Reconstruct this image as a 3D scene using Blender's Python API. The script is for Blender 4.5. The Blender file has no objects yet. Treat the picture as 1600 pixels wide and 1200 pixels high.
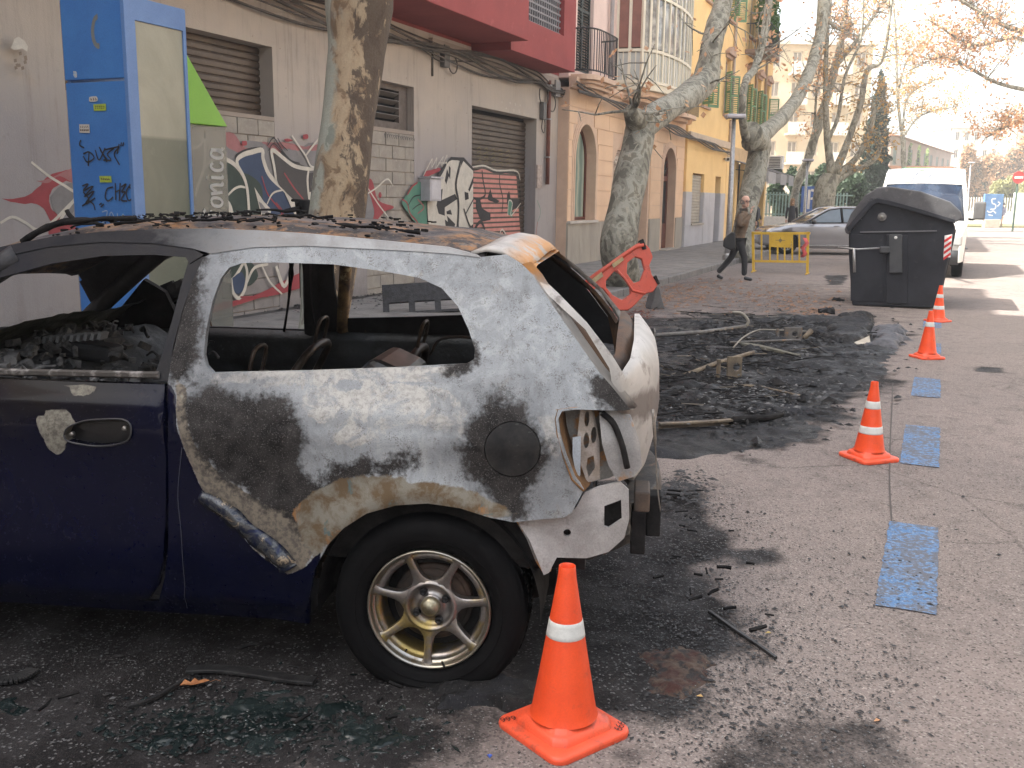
import bpy, bmesh, math, random
import numpy as np
from mathutils import Vector, Matrix, noise as mnoise
from mathutils.geometry import delaunay_2d_cdt
R=math.radians; PI=math.pi
random.seed(7)
sc=bpy.context.scene
col=sc.collection
# ---------------- camera ----------------
FPX=1530.0; CH=1.61; TH=math.atan(290/FPX); PH=R(.78)
_F=Vector((0,math.cos(TH),-math.sin(TH))); _R0=Vector((1,0,0)); _U0=Vector((0,math.sin(TH),math.cos(TH)))
_R=_R0*math.cos(PH)+_U0*math.sin(PH); _U=-_R0*math.sin(PH)+_U0*math.cos(PH)
cam=bpy.data.cameras.new('camera'); camo=bpy.data.objects.new('camera',cam); col.objects.link(camo)
camo.matrix_world=Matrix(((_R.x,_U.x,-_F.x,0),(_R.y,_U.y,-_F.y,0),(_R.z,_U.z,-_F.z,CH),(0,0,0,1)))
cam.sensor_width=36; cam.lens=FPX/1600*36; cam.clip_end=2000; cam.clip_start=.05
cam.dof.use_dof=False
sc.camera=camo
# ---------------- world and sun ----------------
SUN_AZ=R(-100); SUN_EL=R(52)
w=bpy.data.worlds.new('World'); sc.world=w; w.use_nodes=True
wt=w.node_tree; wt.nodes.clear()
sky=wt.nodes.new('ShaderNodeTexSky'); sky.sky_type='NISHITA'; sky.sun_disc=False
sky.sun_elevation=SUN_EL; sky.sun_rotation=SUN_AZ; sky.air_density=1.0; sky.dust_density=4.0; sky.ozone_density=1.0
hs=wt.nodes.new('ShaderNodeHueSaturation'); hs.inputs['Saturation'].default_value=.5
tint=wt.nodes.new('ShaderNodeMix'); tint.data_type='RGBA'; tint.blend_type='MULTIPLY'; tint.inputs[0].default_value=1
tint.inputs[7].default_value=(1.0,.963,.895,1)
bg=wt.nodes.new('ShaderNodeBackground'); bg.inputs[1].default_value=.15
wo=wt.nodes.new('ShaderNodeOutputWorld')
wt.links.new(sky.outputs[0],hs.inputs['Color']); wt.links.new(hs.outputs[0],tint.inputs[6]); wt.links.new(tint.outputs[2],bg.inputs[0]); wt.links.new(bg.outputs[0],wo.inputs[0])
sl=bpy.data.lights.new('sun','SUN'); sl.energy=3.5; sl.angle=R(.5); sl.color=(1,.95,.86)
so=bpy.data.objects.new('sun',sl); col.objects.link(so)
sd=Vector((math.sin(SUN_AZ)*math.cos(SUN_EL),math.cos(SUN_AZ)*math.cos(SUN_EL),math.sin(SUN_EL)))
so.rotation_euler=sd.to_track_quat('Z','Y').to_euler()
sc.view_settings.view_transform='Standard'; sc.view_settings.look='None'
sc.view_settings.exposure=2.1; sc.view_settings.gamma=1; sc.view_settings.use_curve_mapping=False
# ---------------- picture to place ----------------
CP=Vector((0,0,CH))
AZ=R(23.3); SV=Vector((math.sin(AZ),math.cos(AZ),0)); NV=Vector((math.cos(AZ),-math.sin(AZ),0)); SR=PI/2-AZ
def ray(u,v): return _F+_R*((u-800)/FPX)-_U*((v-600)/FPX)
def gr(u,v,z=0.0):
    d=ray(u,v); return CP+d*((z-CH)/d.z)
def SN(p): return p.dot(SV),p.dot(NV)
def gsn(u,v,z=0.0): return SN(gr(u,v,z))
def P(s,n,z=0.0): return SV*s+NV*n+Vector((0,0,z))
def Wp(u,v,n):
    d=ray(u,v); p=CP+d*((n-CP.dot(NV))/d.dot(NV)); return p.dot(SV),p.z
def SPl(u,v,s):   # plane of constant s -> (n,z)
    d=ray(u,v); p=CP+d*((s-CP.dot(SV))/d.dot(SV)); return p.dot(NV),p.z
def atD(u,v,y):
    d=ray(u,v); return CP+d*(y/d.y)
# ---------------- numpy noise ----------------
def _h(i,j,s):
    n=(i*374761393+j*668265263+s*1274126177)&0x7fffffff
    n=(n^(n>>13))*1274126177&0x7fffffff
    return ((n^(n>>16))&0xffff)/65535.0
def vnoise(x,y,s=0):
    x=np.asarray(x,float);y=np.asarray(y,float)
    i=np.floor(x).astype(np.int64);j=np.floor(y).astype(np.int64);fx=x-i;fy=y-j
    fx=fx*fx*(3-2*fx);fy=fy*fy*(3-2*fy)
    a=_h(i,j,s);b=_h(i+1,j,s);c=_h(i,j+1,s);d=_h(i+1,j+1,s)
    return (a+(b-a)*fx)*(1-fy)+(c+(d-c)*fx)*fy
def fbm(x,y,o=4,s=0):
    t=0;a=1;m=0
    for k in range(o):
        t=t+a*vnoise(np.asarray(x)*2**k,np.asarray(y)*2**k,s+k*17);m+=a;a*=.55
    return t/m
def polydist(px,py,poly):
    """signed distance, negative inside"""
    px=np.asarray(px,float);py=np.asarray(py,float)
    d=np.full(px.shape,1e9);ins=np.zeros(px.shape,bool);n=len(poly)
    for i in range(n):
        x1,y1=poly[i];x2,y2=poly[(i+1)%n]
        dx,dy=x2-x1,y2-y1;L=dx*dx+dy*dy+1e-12
        t=np.clip(((px-x1)*dx+(py-y1)*dy)/L,0,1)
        d=np.minimum(d,np.hypot(px-x1-t*dx,py-y1-t*dy))
        c=((y1>py)!=(y2>py))
        with np.errstate(divide='ignore',invalid='ignore'):
            xi=(x2-x1)*(py-y1)/((y2-y1) if y2!=y1 else 1e-12)+x1
        ins^=(c&(px<xi))
    return np.where(ins,-d,d)
def linedist(px,py,pl):
    d=np.full(np.shape(px),1e9)
    for i in range(len(pl)-1):
        x1,y1=pl[i];x2,y2=pl[i+1];dx,dy=x2-x1,y2-y1;L=dx*dx+dy*dy+1e-12
        t=np.clip(((px-x1)*dx+(py-y1)*dy)/L,0,1);d=np.minimum(d,np.hypot(px-x1-t*dx,py-y1-t*dy))
    return d
# ---------------- object helpers ----------------
def tag(o,label=None,cat=None,group=None,kind=None):
    if label:o['label']=label
    if cat:o['category']=cat
    if group:o['group']=group
    if kind:o['kind']=kind
    return o
def thing(name,label,cat,loc=(0,0,0),rz=0.0,group=None,rot=None):
    o=bpy.data.objects.new(name,None);col.objects.link(o);o.location=loc
    o.rotation_euler=rot if rot else (0,0,rz);o.empty_display_size=.2
    return tag(o,label,cat,group)
def sthing(name,label,cat,s=0,n=0,z=0,rz=0,group=None): return thing(name,label,cat,P(s,n,z),SR+rz,group)
def link(name,me,m=None,parent=None,smooth=False):
    if m is not None:
        for mm in (m if isinstance(m,(list,tuple)) else [m]): me.materials.append(mm)
    o=bpy.data.objects.new(name,me);col.objects.link(o)
    if parent is not None:o.parent=parent
    if smooth and len(me.polygons): me.polygons.foreach_set('use_smooth',[True]*len(me.polygons))
    return o
def copy_tree(o,parent=None,loc=None,rz=None,label=None,group=None,sc_=None):
    c=o.copy();col.objects.link(c)
    if parent is not None:c.parent=parent
    if loc is not None:c.location=loc
    if rz is not None:c.rotation_euler=(0,0,rz)
    if label:c['label']=label
    if group:c['group']=group
    if sc_:c.scale=(sc_,)*3
    for ch in list(o.children):copy_tree(ch,c)
    return c
def inst(src,parent,loc=(0,0,0),rot=(0,0,0),scale=None):
    """another object sharing the mesh of src"""
    c=src.copy();col.objects.link(c);c.parent=parent;c.location=loc;c.rotation_euler=rot
    if scale:c.scale=scale
    return c
class MB:
    def __init__(s):s.v=[];s.f=[];s.mi=[]
    def add(s,vs,fs,mi=0):
        b=len(s.v);s.v.extend([tuple(p) for p in vs]);s.f.extend([tuple(b+i for i in q) for q in fs]);s.mi.extend([mi]*len(fs));return s
    def box(s,x0,x1,y0,y1,z0,z1,mi=0):
        return s.add([(x0,y0,z0),(x1,y0,z0),(x1,y1,z0),(x0,y1,z0),(x0,y0,z1),(x1,y0,z1),(x1,y1,z1),(x0,y1,z1)],
          [(0,3,2,1),(4,5,6,7),(0,1,5,4),(1,2,6,5),(2,3,7,6),(3,0,4,7)],mi)
    def obox(s,c,d,rot=None,mi=0):
        c=Vector(c);M=rot if rot is not None else Matrix.Identity(3);h=[x/2 for x in d]
        vs=[c+M@Vector((a*h[0],b*h[1],e*h[2])) for e in(-1,1) for a,b in((-1,-1),(1,-1),(1,1),(-1,1))]
        return s.add(vs,[(0,3,2,1),(4,5,6,7),(0,1,5,4),(1,2,6,5),(2,3,7,6),(3,0,4,7)],mi)
    def bar(s,a,b,wd,th,up=(0,0,1),mi=0):
        a=Vector(a);b=Vector(b);d=b-a;L=d.length;x=d.normalized();u=Vector(up);y=u.cross(x)
        if y.length<1e-4:y=Vector((1,0,0)).cross(x)
        y.normalize();z=x.cross(y);M=Matrix((x,y,z)).transposed()
        return s.obox((a+b)/2,(L,wd,th),M,mi)
    def tube(s,pts,rad,seg=8,cap=True,mi=0,squash=None,jit=0,seed=0):
        pts=[Vector(p) for p in pts];n=len(pts)
        if not isinstance(rad,(list,tuple)):rad=[rad]*n
        t0=(pts[1]-pts[0]).normalized();u=Vector((0,0,1)) if abs(t0.z)<.9 else Vector((1,0,0))
        u=(u-t0*u.dot(t0)).normalized();vs=[];fs=[]
        for i,p in enumerate(pts):
            t=(pts[min(i+1,n-1)]-pts[max(i-1,0)]).normalized();u=(u-t*u.dot(t)).normalized();w_=t.cross(u)
            for k in range(seg):
                a=2*PI*k/seg;r=rad[i]
                if jit:
                    q=p+(u*math.cos(a)+w_*math.sin(a))*r
                    r*=1+jit*mnoise.noise(q*(.9/max(rad[i],.02)*.35)+Vector((seed,0,0)))
                vs.append(p+(u*math.cos(a)+w_*math.sin(a))*r)
        for i in range(n-1):
            for k in range(seg):
                k2=(k+1)%seg;fs.append((i*seg+k,i*seg+k2,(i+1)*seg+k2,(i+1)*seg+k))
        if cap:fs.append(tuple(reversed(range(seg))));fs.append(tuple((n-1)*seg+k for k in range(seg)))
        return s.add(vs,fs,mi)
    def lathe(s,prof,seg=24,c=(0,0,0),axis='z',mi=0,cap=False):
        vs=[];fs=[];n=len(prof);cx,cy,cz=c
        for r,h in prof:
            for k in range(seg):
                a=2*PI*k/seg;x,y=r*math.cos(a),r*math.sin(a)
                vs.append((cx+x,cy+y,cz+h) if axis=='z' else (cx+x,cy+h,cz+y) if axis=='y' else (cx+h,cy+x,cz+y))
        for i in range(n-1):
            for k in range(seg):
                k2=(k+1)%seg;fs.append((i*seg+k,i*seg+k2,(i+1)*seg+k2,(i+1)*seg+k))
        if cap:fs.append(tuple(reversed(range(seg))));fs.append(tuple((n-1)*seg+k for k in range(seg)))
        return s.add(vs,fs,mi)
    def prism(s,outer,holes=(),y0=0.0,y1=.1,mi=0,grid=None,ax='xz',yf=None,back=True):
        """polygon in xz extruded between y0 and y1"""
        vs2,tris,loops=cdt(outer,holes,grid)
        def m(x,z,y):
            if yf is not None:y=y+yf(x,z)
            return (x,y,z) if ax=='xz' else (x,z,y) if ax=='xy' else (y,x,z)
        n=len(vs2)
        vs=[m(x,z,y0) for x,z in vs2]+([m(x,z,y1) for x,z in vs2])
        fs=[tuple(t) for t in tris]
        if back:fs+=[tuple(n+i for i in reversed(t)) for t in tris]
        for lp in loops:
            for i in range(len(lp)):
                a,b=lp[i],lp[(i+1)%len(lp)];fs.append((b,a,n+a,n+b))
        return s.add(vs,fs,mi)
    def mesh(s,name,fix=True):
        me=bpy.data.meshes.new(name);me.from_pydata([tuple(v) for v in s.v],[],s.f);me.update()
        if max(s.mi or [0])>0:me.polygons.foreach_set('material_index',s.mi)
        if fix:
            bm=bmesh.new();bm.from_mesh(me);bmesh.ops.recalc_face_normals(bm,faces=bm.faces[:]);bm.to_mesh(me);bm.free()
        return me
    def build(s,name,m=None,parent=None,smooth=False,bevel=0,fix=True,angle=None,seg=2,solid=0):
        o=link(name,s.mesh(name,fix),m,parent,smooth)
        if solid:
            md=o.modifiers.new('solidify','SOLIDIFY');md.thickness=solid;md.offset=-1
        if bevel:
            md=o.modifiers.new('bevel','BEVEL');md.width=bevel;md.segments=seg;md.limit_method='ANGLE';md.angle_limit=R(40)
        if angle: autosmooth(o,angle)
        return o
def autosmooth(o,angle=40):
    me=o.data
    me.polygons.foreach_set('use_smooth',[True]*len(me.polygons))
    bm=bmesh.new();bm.from_mesh(me);lim=R(angle)
    for e in bm.edges:
        if len(e.link_faces)==2 and e.calc_face_angle(0)>lim:e.smooth=False
    bm.to_mesh(me);bm.free()
def pin(x,y,poly):
    c=False;j=len(poly)-1
    for i in range(len(poly)):
        xi,yi=poly[i];xj,yj=poly[j]
        if (yi>y)!=(yj>y) and x<(xj-xi)*(y-yi)/(yj-yi)+xi:c=not c
        j=i
    return c
def cdt(outer,holes=(),grid=None):
    vs=[];es=[]
    for lp in [outer]+list(holes):
        b=len(vs);n=len(lp);vs+=[Vector((p[0],p[1])) for p in lp];es+=[(b+i,b+(i+1)%n) for i in range(n)]
    if grid:
        xs=[p[0] for p in outer];ys=[p[1] for p in outer]
        gx=np.arange(min(xs)+grid*.5,max(xs),grid);gy=np.arange(min(ys)+grid*.5,max(ys),grid)
        X,Y=np.meshgrid(gx,gy);X=X.ravel();Y=Y.ravel()
        ok=polydist(X,Y,outer)<-grid*.35
        for h in holes: ok&=polydist(X,Y,h)>grid*.35
        vs+=[Vector((a,b)) for a,b in zip(X[ok],Y[ok])]
    ov,oe,of,orv,ore,orf=delaunay_2d_cdt(vs,es,[],0,1e-6)
    C=np.array([[sum(ov[i].x for i in t)/3,sum(ov[i].y for i in t)/3] for t in of])
    ok=polydist(C[:,0],C[:,1],outer)<0
    for h in holes: ok&=polydist(C[:,0],C[:,1],h)>0
    tris=[t for t,k in zip(of,ok) if k]
    # boundary loops as directed edges of the kept triangles
    cnt={}
    for t in tris:
        for i in range(3):
            a,b=t[i],t[(i+1)%3];cnt[(a,b)]=1
    bd=[(a,b) for (a,b) in cnt if (b,a) not in cnt]
    return [(p.x,p.y) for p in ov],tris,[[a,b] for a,b in bd] and _loops(bd)
def _loops(bd):
    nx={}
    for a,b in bd:nx.setdefault(a,[]).append(b)
    out=[]
    while nx:
        a=next(iter(nx));lp=[a];b=nx[a].pop()
        if not nx[a]:del nx[a]
        while b!=lp[0]:
            lp.append(b);c=nx[b].pop()
            if not nx[b]:del nx[b]
            b=c
        out.append(lp)
    return out
def arc(cx,cy,rx,ry,a0,a1,n):
    return [(cx+rx*math.cos(R(a0+(a1-a0)*i/n)),cy+ry*math.sin(R(a0+(a1-a0)*i/n))) for i in range(n+1)]
def rect(x0,x1,z0,z1):return [(x0,z0),(x1,z0),(x1,z1),(x0,z1)]
def smooth_path(pts,n=6):
    """catmull-rom"""
    q=[Vector(p) for p in pts];q=[q[0]*2-q[1]]+q+[q[-1]*2-q[-2]];out=[]
    for i in range(1,len(q)-2):
        for k in range(n):
            t=k/n;a,b,c,d=q[i-1],q[i],q[i+1],q[i+2]
            out.append(.5*((2*b)+(c-a)*t+(2*a-5*b+4*c-d)*t*t+(3*b-a-3*c+d)*t**3))
    out.append(q[-2]);return out
def ribbon(pts,wd,closed=False):
    """2d stroke -> quads (verts2d, faces)"""
    n=len(pts);vs=[];fs=[]
    for i in range(n):
        a=pts[(i-1)%n] if closed or i>0 else pts[i];b=pts[(i+1)%n] if closed or i<n-1 else pts[i]
        dx,dy=b[0]-a[0],b[1]-a[1];L=math.hypot(dx,dy) or 1;w_=wd[i] if isinstance(wd,(list,tuple)) else wd
        vs+=[(pts[i][0]-dy/L*w_/2,pts[i][1]+dx/L*w_/2),(pts[i][0]+dy/L*w_/2,pts[i][1]-dx/L*w_/2)]
    for i in range(n if closed else n-1):
        j=(i+1)%n;fs.append((2*i,2*i+1,2*j+1,2*j))
    return vs,fs
# ---------------- materials ----------------
def nt(name):
    m=bpy.data.materials.new(name);m.use_nodes=True;t=m.node_tree;return m,t,t.nodes['Principled BSDF']
def c4(c):return (c[0],c[1],c[2],1)
def N_(t,k,**kw):
    n=t.nodes.new(k)
    for a,b in kw.items():setattr(n,a,b)
    return n
def noise_node(t,scale,detail=5,rough=.6,dist=0,vec=None):
    n=N_(t,'ShaderNodeTexNoise');n.inputs['Scale'].default_value=scale;n.inputs['Detail'].default_value=detail
    n.inputs['Roughness'].default_value=rough;n.inputs['Distortion'].default_value=dist
    if vec is not None:t.links.new(vec,n.inputs['Vector'])
    return n
def ramp(t,src,stops,interp='LINEAR'):
    r=N_(t,'ShaderNodeValToRGB');r.color_ramp.interpolation=interp
    e=r.color_ramp.elements
    while len(e)<len(stops):e.new(.5)
    for i,(p,c) in enumerate(stops):
        e[i].position=p;e[i].color=c4(c) if isinstance(c,(tuple,list)) else (c,c,c,1)
    t.links.new(src,r.inputs[0]);return r.outputs[0]
def mixc(t,fac,a,b,mode='MIX'):
    m=N_(t,'ShaderNodeMix',data_type='RGBA',blend_type=mode)
    if isinstance(fac,(int,float)):m.inputs[0].default_value=fac
    else:t.links.new(fac,m.inputs[0])
    for i,x in((6,a),(7,b)):
        if isinstance(x,(tuple,list)):m.inputs[i].default_value=c4(x)
        else:t.links.new(x,m.inputs[i])
    return m.outputs[2]
def mth(t,op,a,b=0,c=None,clamp=False):
    m=N_(t,'ShaderNodeMath',operation=op,use_clamp=clamp)
    for i,x in enumerate((a,b) if c is None else (a,b,c)):
        if isinstance(x,(int,float)):m.inputs[i].default_value=x
        else:t.links.new(x,m.inputs[i])
    return m.outputs[0]
def mrange(t,v,a,b,c=0,d=1):
    m=N_(t,'ShaderNodeMapRange');m.clamp=True
    for i,x in enumerate((a,b,c,d)):m.inputs[1+i].default_value=x
    t.links.new(v,m.inputs[0]);return m.outputs[0]
def pos(t,local=False):
    if local:return N_(t,'ShaderNodeTexCoord').outputs['Object']
    return N_(t,'ShaderNodeNewGeometry').outputs['Position']
def bump(t,b,h,strength=.4,dist=.01):
    n=N_(t,'ShaderNodeBump');n.inputs['Strength'].default_value=strength;n.inputs['Distance'].default_value=dist
    t.links.new(h,n.inputs['Height']);t.links.new(n.outputs[0],b.inputs['Normal']);return n
_M={}
def mat(name,c,rough=.7,metal=0,c2=None,scale=4,lo=.4,hi=.62,c3=None,scale3=25,lo3=.6,hi3=.7,bs=60,bd=0,coat=0,trans=0,local=False,stretch=None,spec=None,fine=.12,fs=180,rough2=None):
    """two broad tones, an optional patchy third, fine grain and relief"""
    if name in _M:return _M[name]
    m,t,b=nt(name);v=pos(t,local)
    if stretch:
        mp=N_(t,'ShaderNodeMapping');mp.inputs['Scale'].default_value=stretch;t.links.new(v,mp.inputs[0]);v=mp.outputs[0]
    c2=c2 or tuple(x*.82 for x in c)
    n1=noise_node(t,scale,6,.62,.3,v);cc=mixc(t,mrange(t,n1.outputs[0],lo,hi),c,c2)
    if c3:
        n3=noise_node(t,scale3,5,.65,.2,v);cc=mixc(t,mrange(t,n3.outputs[0],lo3,hi3),cc,c3)
    if fine:
        nf=noise_node(t,fs,2,.6,0,v);g=mrange(t,nf.outputs[0],.3,.7,1-fine,1+fine)
        mm=N_(t,'ShaderNodeVectorMath',operation='SCALE');t.links.new(cc,mm.inputs[0]);t.links.new(g,mm.inputs['Scale']);cc=mm.outputs[0]
    t.links.new(cc,b.inputs['Base Color']);b.inputs['Metallic'].default_value=metal
    if rough2 is not None:t.links.new(mrange(t,n1.outputs[0],lo,hi,rough,rough2),b.inputs['Roughness'])
    else:b.inputs['Roughness'].default_value=rough
    if coat:b.inputs['Coat Weight'].default_value=coat;b.inputs['Coat Roughness'].default_value=.08
    if trans:b.inputs['Transmission Weight'].default_value=trans
    if spec is not None:b.inputs['Specular IOR Level'].default_value=spec
    if bd:
        nb=noise_node(t,bs,5,.65,0,v);bump(t,b,nb.outputs[0],.6,bd)
    _M[name]=m;return m
def leafmat(name,c,c2,c3=None):
    if name in _M:return _M[name]
    m,t,b=nt(name);v=pos(t);n=noise_node(t,7,3,.7,0,v)
    st=[(.35,c),(.55,c2)]+([(.68,c3)] if c3 else [])
    cc=ramp(t,n.outputs[0],st);t.links.new(cc,b.inputs['Base Color']);b.inputs['Roughness'].default_value=.6
    tr=N_(t,'ShaderNodeBsdfTranslucent');t.links.new(cc,tr.inputs[0]);mx=N_(t,'ShaderNodeMixShader');mx.inputs[0].default_value=.4
    o=t.nodes['Material Output'];t.links.new(b.outputs[0],mx.inputs[1]);t.links.new(tr.outputs[0],mx.inputs[2]);t.links.new(mx.outputs[0],o.inputs[0])
    _M[name]=m;return m
def glassmat(name,tintc=(.5,.6,.6),rough=.03,alpha=.35):
    """thin pane: partly see-through, reflective"""
    m,t,b=nt(name);b.inputs['Base Color'].default_value=c4(tintc);b.inputs['Roughness'].default_value=rough
    b.inputs['Alpha'].default_value=alpha;b.inputs['Specular IOR Level'].default_value=.8;return m
M_black=mat('soot_black',(.006,.006,.0068),.8,spec=.15,c2=(.02,.019,.0185),scale=9,bs=40,bd=.006)
M_rub=mat('rubber',(.0035,.0036,.0042),.7,c2=(.006,.006,.0065),spec=.10,scale=12,bs=160,bd=.001)
M_steel=mat('galvanised_steel',(.42,.42,.42),.45,.7,c2=(.3,.3,.3),scale=20)
M_dgrey=mat('dark_grey_plastic',(.04,.043,.048),.5,c2=(.055,.058,.062),scale=3)
M_white=mat('white_paint',(.75,.74,.72),.5,c2=(.66,.65,.63),scale=8)
M_glass=mat('window_glass',(.05,.06,.07),.05,c2=(.09,.1,.11),scale=1.2,spec=.9,fine=0)
M_skin=mat('skin',(.55,.34,.26),.55,c2=(.5,.29,.22),scale=30)
# =============== GROUND ===============
def GP(*pts): return [gsn(u,v) for u,v in pts]
def asphalt():
    m,t,b=nt('asphalt');v=pos(t)
    a=N_(t,'ShaderNodeAttribute',attribute_name='soot').outputs['Fac']  # road mask: real soot plus the painted shade round the car
    n1=noise_node(t,.55,6,.6,.4,v);n2=noise_node(t,5,6,.7,.3,v);n3=noise_node(t,60,4,.7,0,v)
    base=mixc(t,mrange(t,n1.outputs[0],.38,.65),(.245,.205,.188),(.19,.163,.152))
    base=mixc(t,mrange(t,n2.outputs[0],.5,.75),base,(.10,.088,.083))
    # worn tracks, fine cracks and oily spots
    n5=noise_node(t,.23,3,.5,0,v);base=mixc(t,mrange(t,n5.outputs[0],.45,.62,0,.55),base,(.235,.20,.178))
    ve=N_(t,'ShaderNodeTexVoronoi');ve.feature='DISTANCE_TO_EDGE';ve.inputs['Scale'].default_value=.9;t.links.new(mixc(t,.12,v,n2.outputs[1]),ve.inputs['Vector'])
    ck=mth(t,'MULTIPLY',mrange(t,ve.outputs[0],.009,.003),mrange(t,n1.outputs[0],.46,.54));base=mixc(t,mth(t,'MULTIPLY',ck,.45),base,(.04,.036,.034))
    n6=noise_node(t,1.7,5,.7,.3,v);base=mixc(t,mrange(t,n6.outputs[0],.63,.72,0,.6),base,(.085,.075,.07))
    # aggregate: pale and dark stones
    vo=N_(t,'ShaderNodeTexVoronoi');vo.inputs['Scale'].default_value=150;t.links.new(v,vo.inputs['Vector'])
    g=mrange(t,vo.outputs['Color'],.0,1.0)
    sep=N_(t,'ShaderNodeSeparateColor');t.links.new(vo.outputs['Color'],sep.inputs[0])
    sp=mrange(t,sep.outputs[0],.80,.95);base=mixc(t,mth(t,'MULTIPLY',sp,.5),base,(.40,.36,.33))
    sp2=mrange(t,sep.outputs[1],.78,.9);base=mixc(t,mth(t,'MULTIPLY',sp2,.6),base,(.045,.042,.04))
    vb=N_(t,'ShaderNodeTexVoronoi');vb.inputs['Scale'].default_value=34;t.links.new(v,vb.inputs['Vector'])
    sb=N_(t,'ShaderNodeSeparateColor');t.links.new(vb.outputs['Color'],sb.inputs[0])
    dot=mth(t,'MULTIPLY',mrange(t,sb.outputs[2],.90,.93),mrange(t,vb.outputs['Distance'],.25,.12))
    base=mixc(t,mth(t,'MULTIPLY',dot,.85),base,(.02,.019,.019))
    base=mixc(t,mth(t,'MULTIPLY',mrange(t,n3.outputs[0],.5,.8),.35),base,(.25,.22,.2))
    # soot laid down by the fire, with the car's shade painted in
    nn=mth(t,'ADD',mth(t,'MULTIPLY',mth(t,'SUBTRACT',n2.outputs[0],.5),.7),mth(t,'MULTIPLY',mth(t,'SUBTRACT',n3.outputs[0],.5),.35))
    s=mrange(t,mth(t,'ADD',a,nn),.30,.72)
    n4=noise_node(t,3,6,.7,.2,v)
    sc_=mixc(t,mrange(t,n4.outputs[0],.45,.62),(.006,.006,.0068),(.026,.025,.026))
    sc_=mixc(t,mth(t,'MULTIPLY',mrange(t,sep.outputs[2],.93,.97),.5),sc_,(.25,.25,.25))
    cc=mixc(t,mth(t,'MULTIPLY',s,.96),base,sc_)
    t.links.new(cc,b.inputs['Base Color'])
    t.links.new(mrange(t,mth(t,'MULTIPLY',s,n4.outputs[0]),.35,.7,.9,.55),b.inputs['Roughness'])
    hb=mth(t,'ADD',mth(t,'MULTIPLY',vo.outputs['Distance'],.5),mth(t,'MULTIPLY',n3.outputs[0],1.0))
    b.inputs['Specular IOR Level'].default_value=.2
    bump(t,b,hb,.7,.006);return m
M_asph=asphalt()
# burnt regions, street frame; the one round the car also holds painted shade
soot1=GP((915,505),(965,497),(1060,493),(1190,490),(1345,492),(1400,515),(1418,560),(1395,585),(1345,620),(1300,680),(1230,706),(1100,716),(1000,724),(900,700),(880,600))
soot2=GP((840,760),(1010,745),(1090,770),(1130,830),(1115,890),(1170,950),(1215,1010),(1150,1050),(1110,1110),(1000,1140),(960,1180),(760,1110),(700,1010),(600,1000),(600,800))
soot3=GP((200,1100),(330,1050),(620,1080),(700,1100),(760,1190),(620,1290),(250,1290),(180,1200))
soot4=GP((1180,1120),(1260,1090),(1390,1120),(1390,1190),(1250,1290),(1100,1300),(1130,1180))
car_soot_shade=GP((-500,1400),(0,1300),(300,1300),(520,1300),(760,1260),(840,1110),(860,1000),(860,900),(860,560),(-400,560))  # soot around the car, together with its shade painted dark
blot=[GP((1255,985),(1300,985),(1310,1010),(1260,1018)),GP((1170,1012),(1225,1012),(1230,1045),(1180,1045)),GP((1480,898),(1503,902),(1500,910),(1482,908)),
      GP((1525,572),(1570,574),(1565,582),(1528,580)),GP((1290,430),(1325,430),(1320,445),(1290,445)),GP((1130,860),(1215,850),(1225,880),(1150,890)),GP((1120,970),(1200,1015),(1190,1030),(1100,985)),GP((985,1070),(1120,1050),(1135,1110),(1020,1120)),GP((0,1010),(90,1010),(60,1060),(0,1070))]
def gridmesh(xs,ys):
    X,Y=np.meshgrid(xs,ys,indexing='ij');nx,ny=len(xs),len(ys)
    i=np.arange(nx*ny).reshape(nx,ny)
    f=np.stack([i[:-1,:-1],i[1:,:-1],i[1:,1:],i[:-1,1:]],-1).reshape(-1,4)
    return X.ravel(),Y.ravel(),f
def npmesh(name,V,F):
    me=bpy.data.meshes.new(name);me.vertices.add(len(V));me.vertices.foreach_set('co',np.asarray(V,np.float32).ravel())
    k=F.shape[1];me.loops.add(F.size);me.loops.foreach_set('vertex_index',F.ravel().astype(np.int32))
    me.polygons.add(len(F));me.polygons.foreach_set('loop_start',np.arange(0,F.size,k,dtype=np.int32));me.update(calc_edges=True);me.validate();return me
def setattr_f(me,name,arr):
    a=me.attributes.new(name,'FLOAT','POINT');a.data.foreach_set('value',np.asarray(arr,np.float32))
def st2w(s,n): return s*SV.x+n*NV.x, s*SV.y+n*NV.y
def soot_shade_field(s,n):
    wob=(fbm(s*2.2,n*2.2,4,3)-.5)
    f=np.zeros_like(s)
    def add(poly,wd,k=1.0):
        d=polydist(s,n,poly)+wob*wd*2.2
        return k*np.clip(.5-d/wd,0,1)
    f=np.maximum(f,add(soot1,.55));f=np.maximum(f,add(soot2,.30));f=np.maximum(f,add(soot3,.35,.75));f=np.maximum(f,add(soot4,.25,.6));f=np.maximum(f,add(car_soot_shade,.5,.95))
    for bl in blot:f=np.maximum(f,add(bl,.12,.8))
    far=polydist(s,n,[(10,-4.8),(20,-4.8),(20,-1.2),(15,-.5),(10,-1)])+wob*2
    f=np.maximum(f,np.clip(.42-far/2.5,0,.42));return f
xs=np.arange(-2,30,.05);ys=np.arange(-7,6.01,.05)
Sg,Ng,Fg=gridmesh(xs,ys)
so_=soot_shade_field(Sg,Ng)
edge=np.clip(np.minimum(np.minimum(Sg+2,30-Sg),np.minimum(Ng+7,6-Ng))/.5,0,1)
Z=edge*(.012*(fbm(Sg*.8,Ng*.8,3,5)-.5)+.006*(fbm(Sg*6,Ng*6,3,9)-.5))
# a long patched joint in the asphalt beside the blue marks
X,Y=st2w(Sg,Ng);V=np.stack([X,Y,Z],1)
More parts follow.
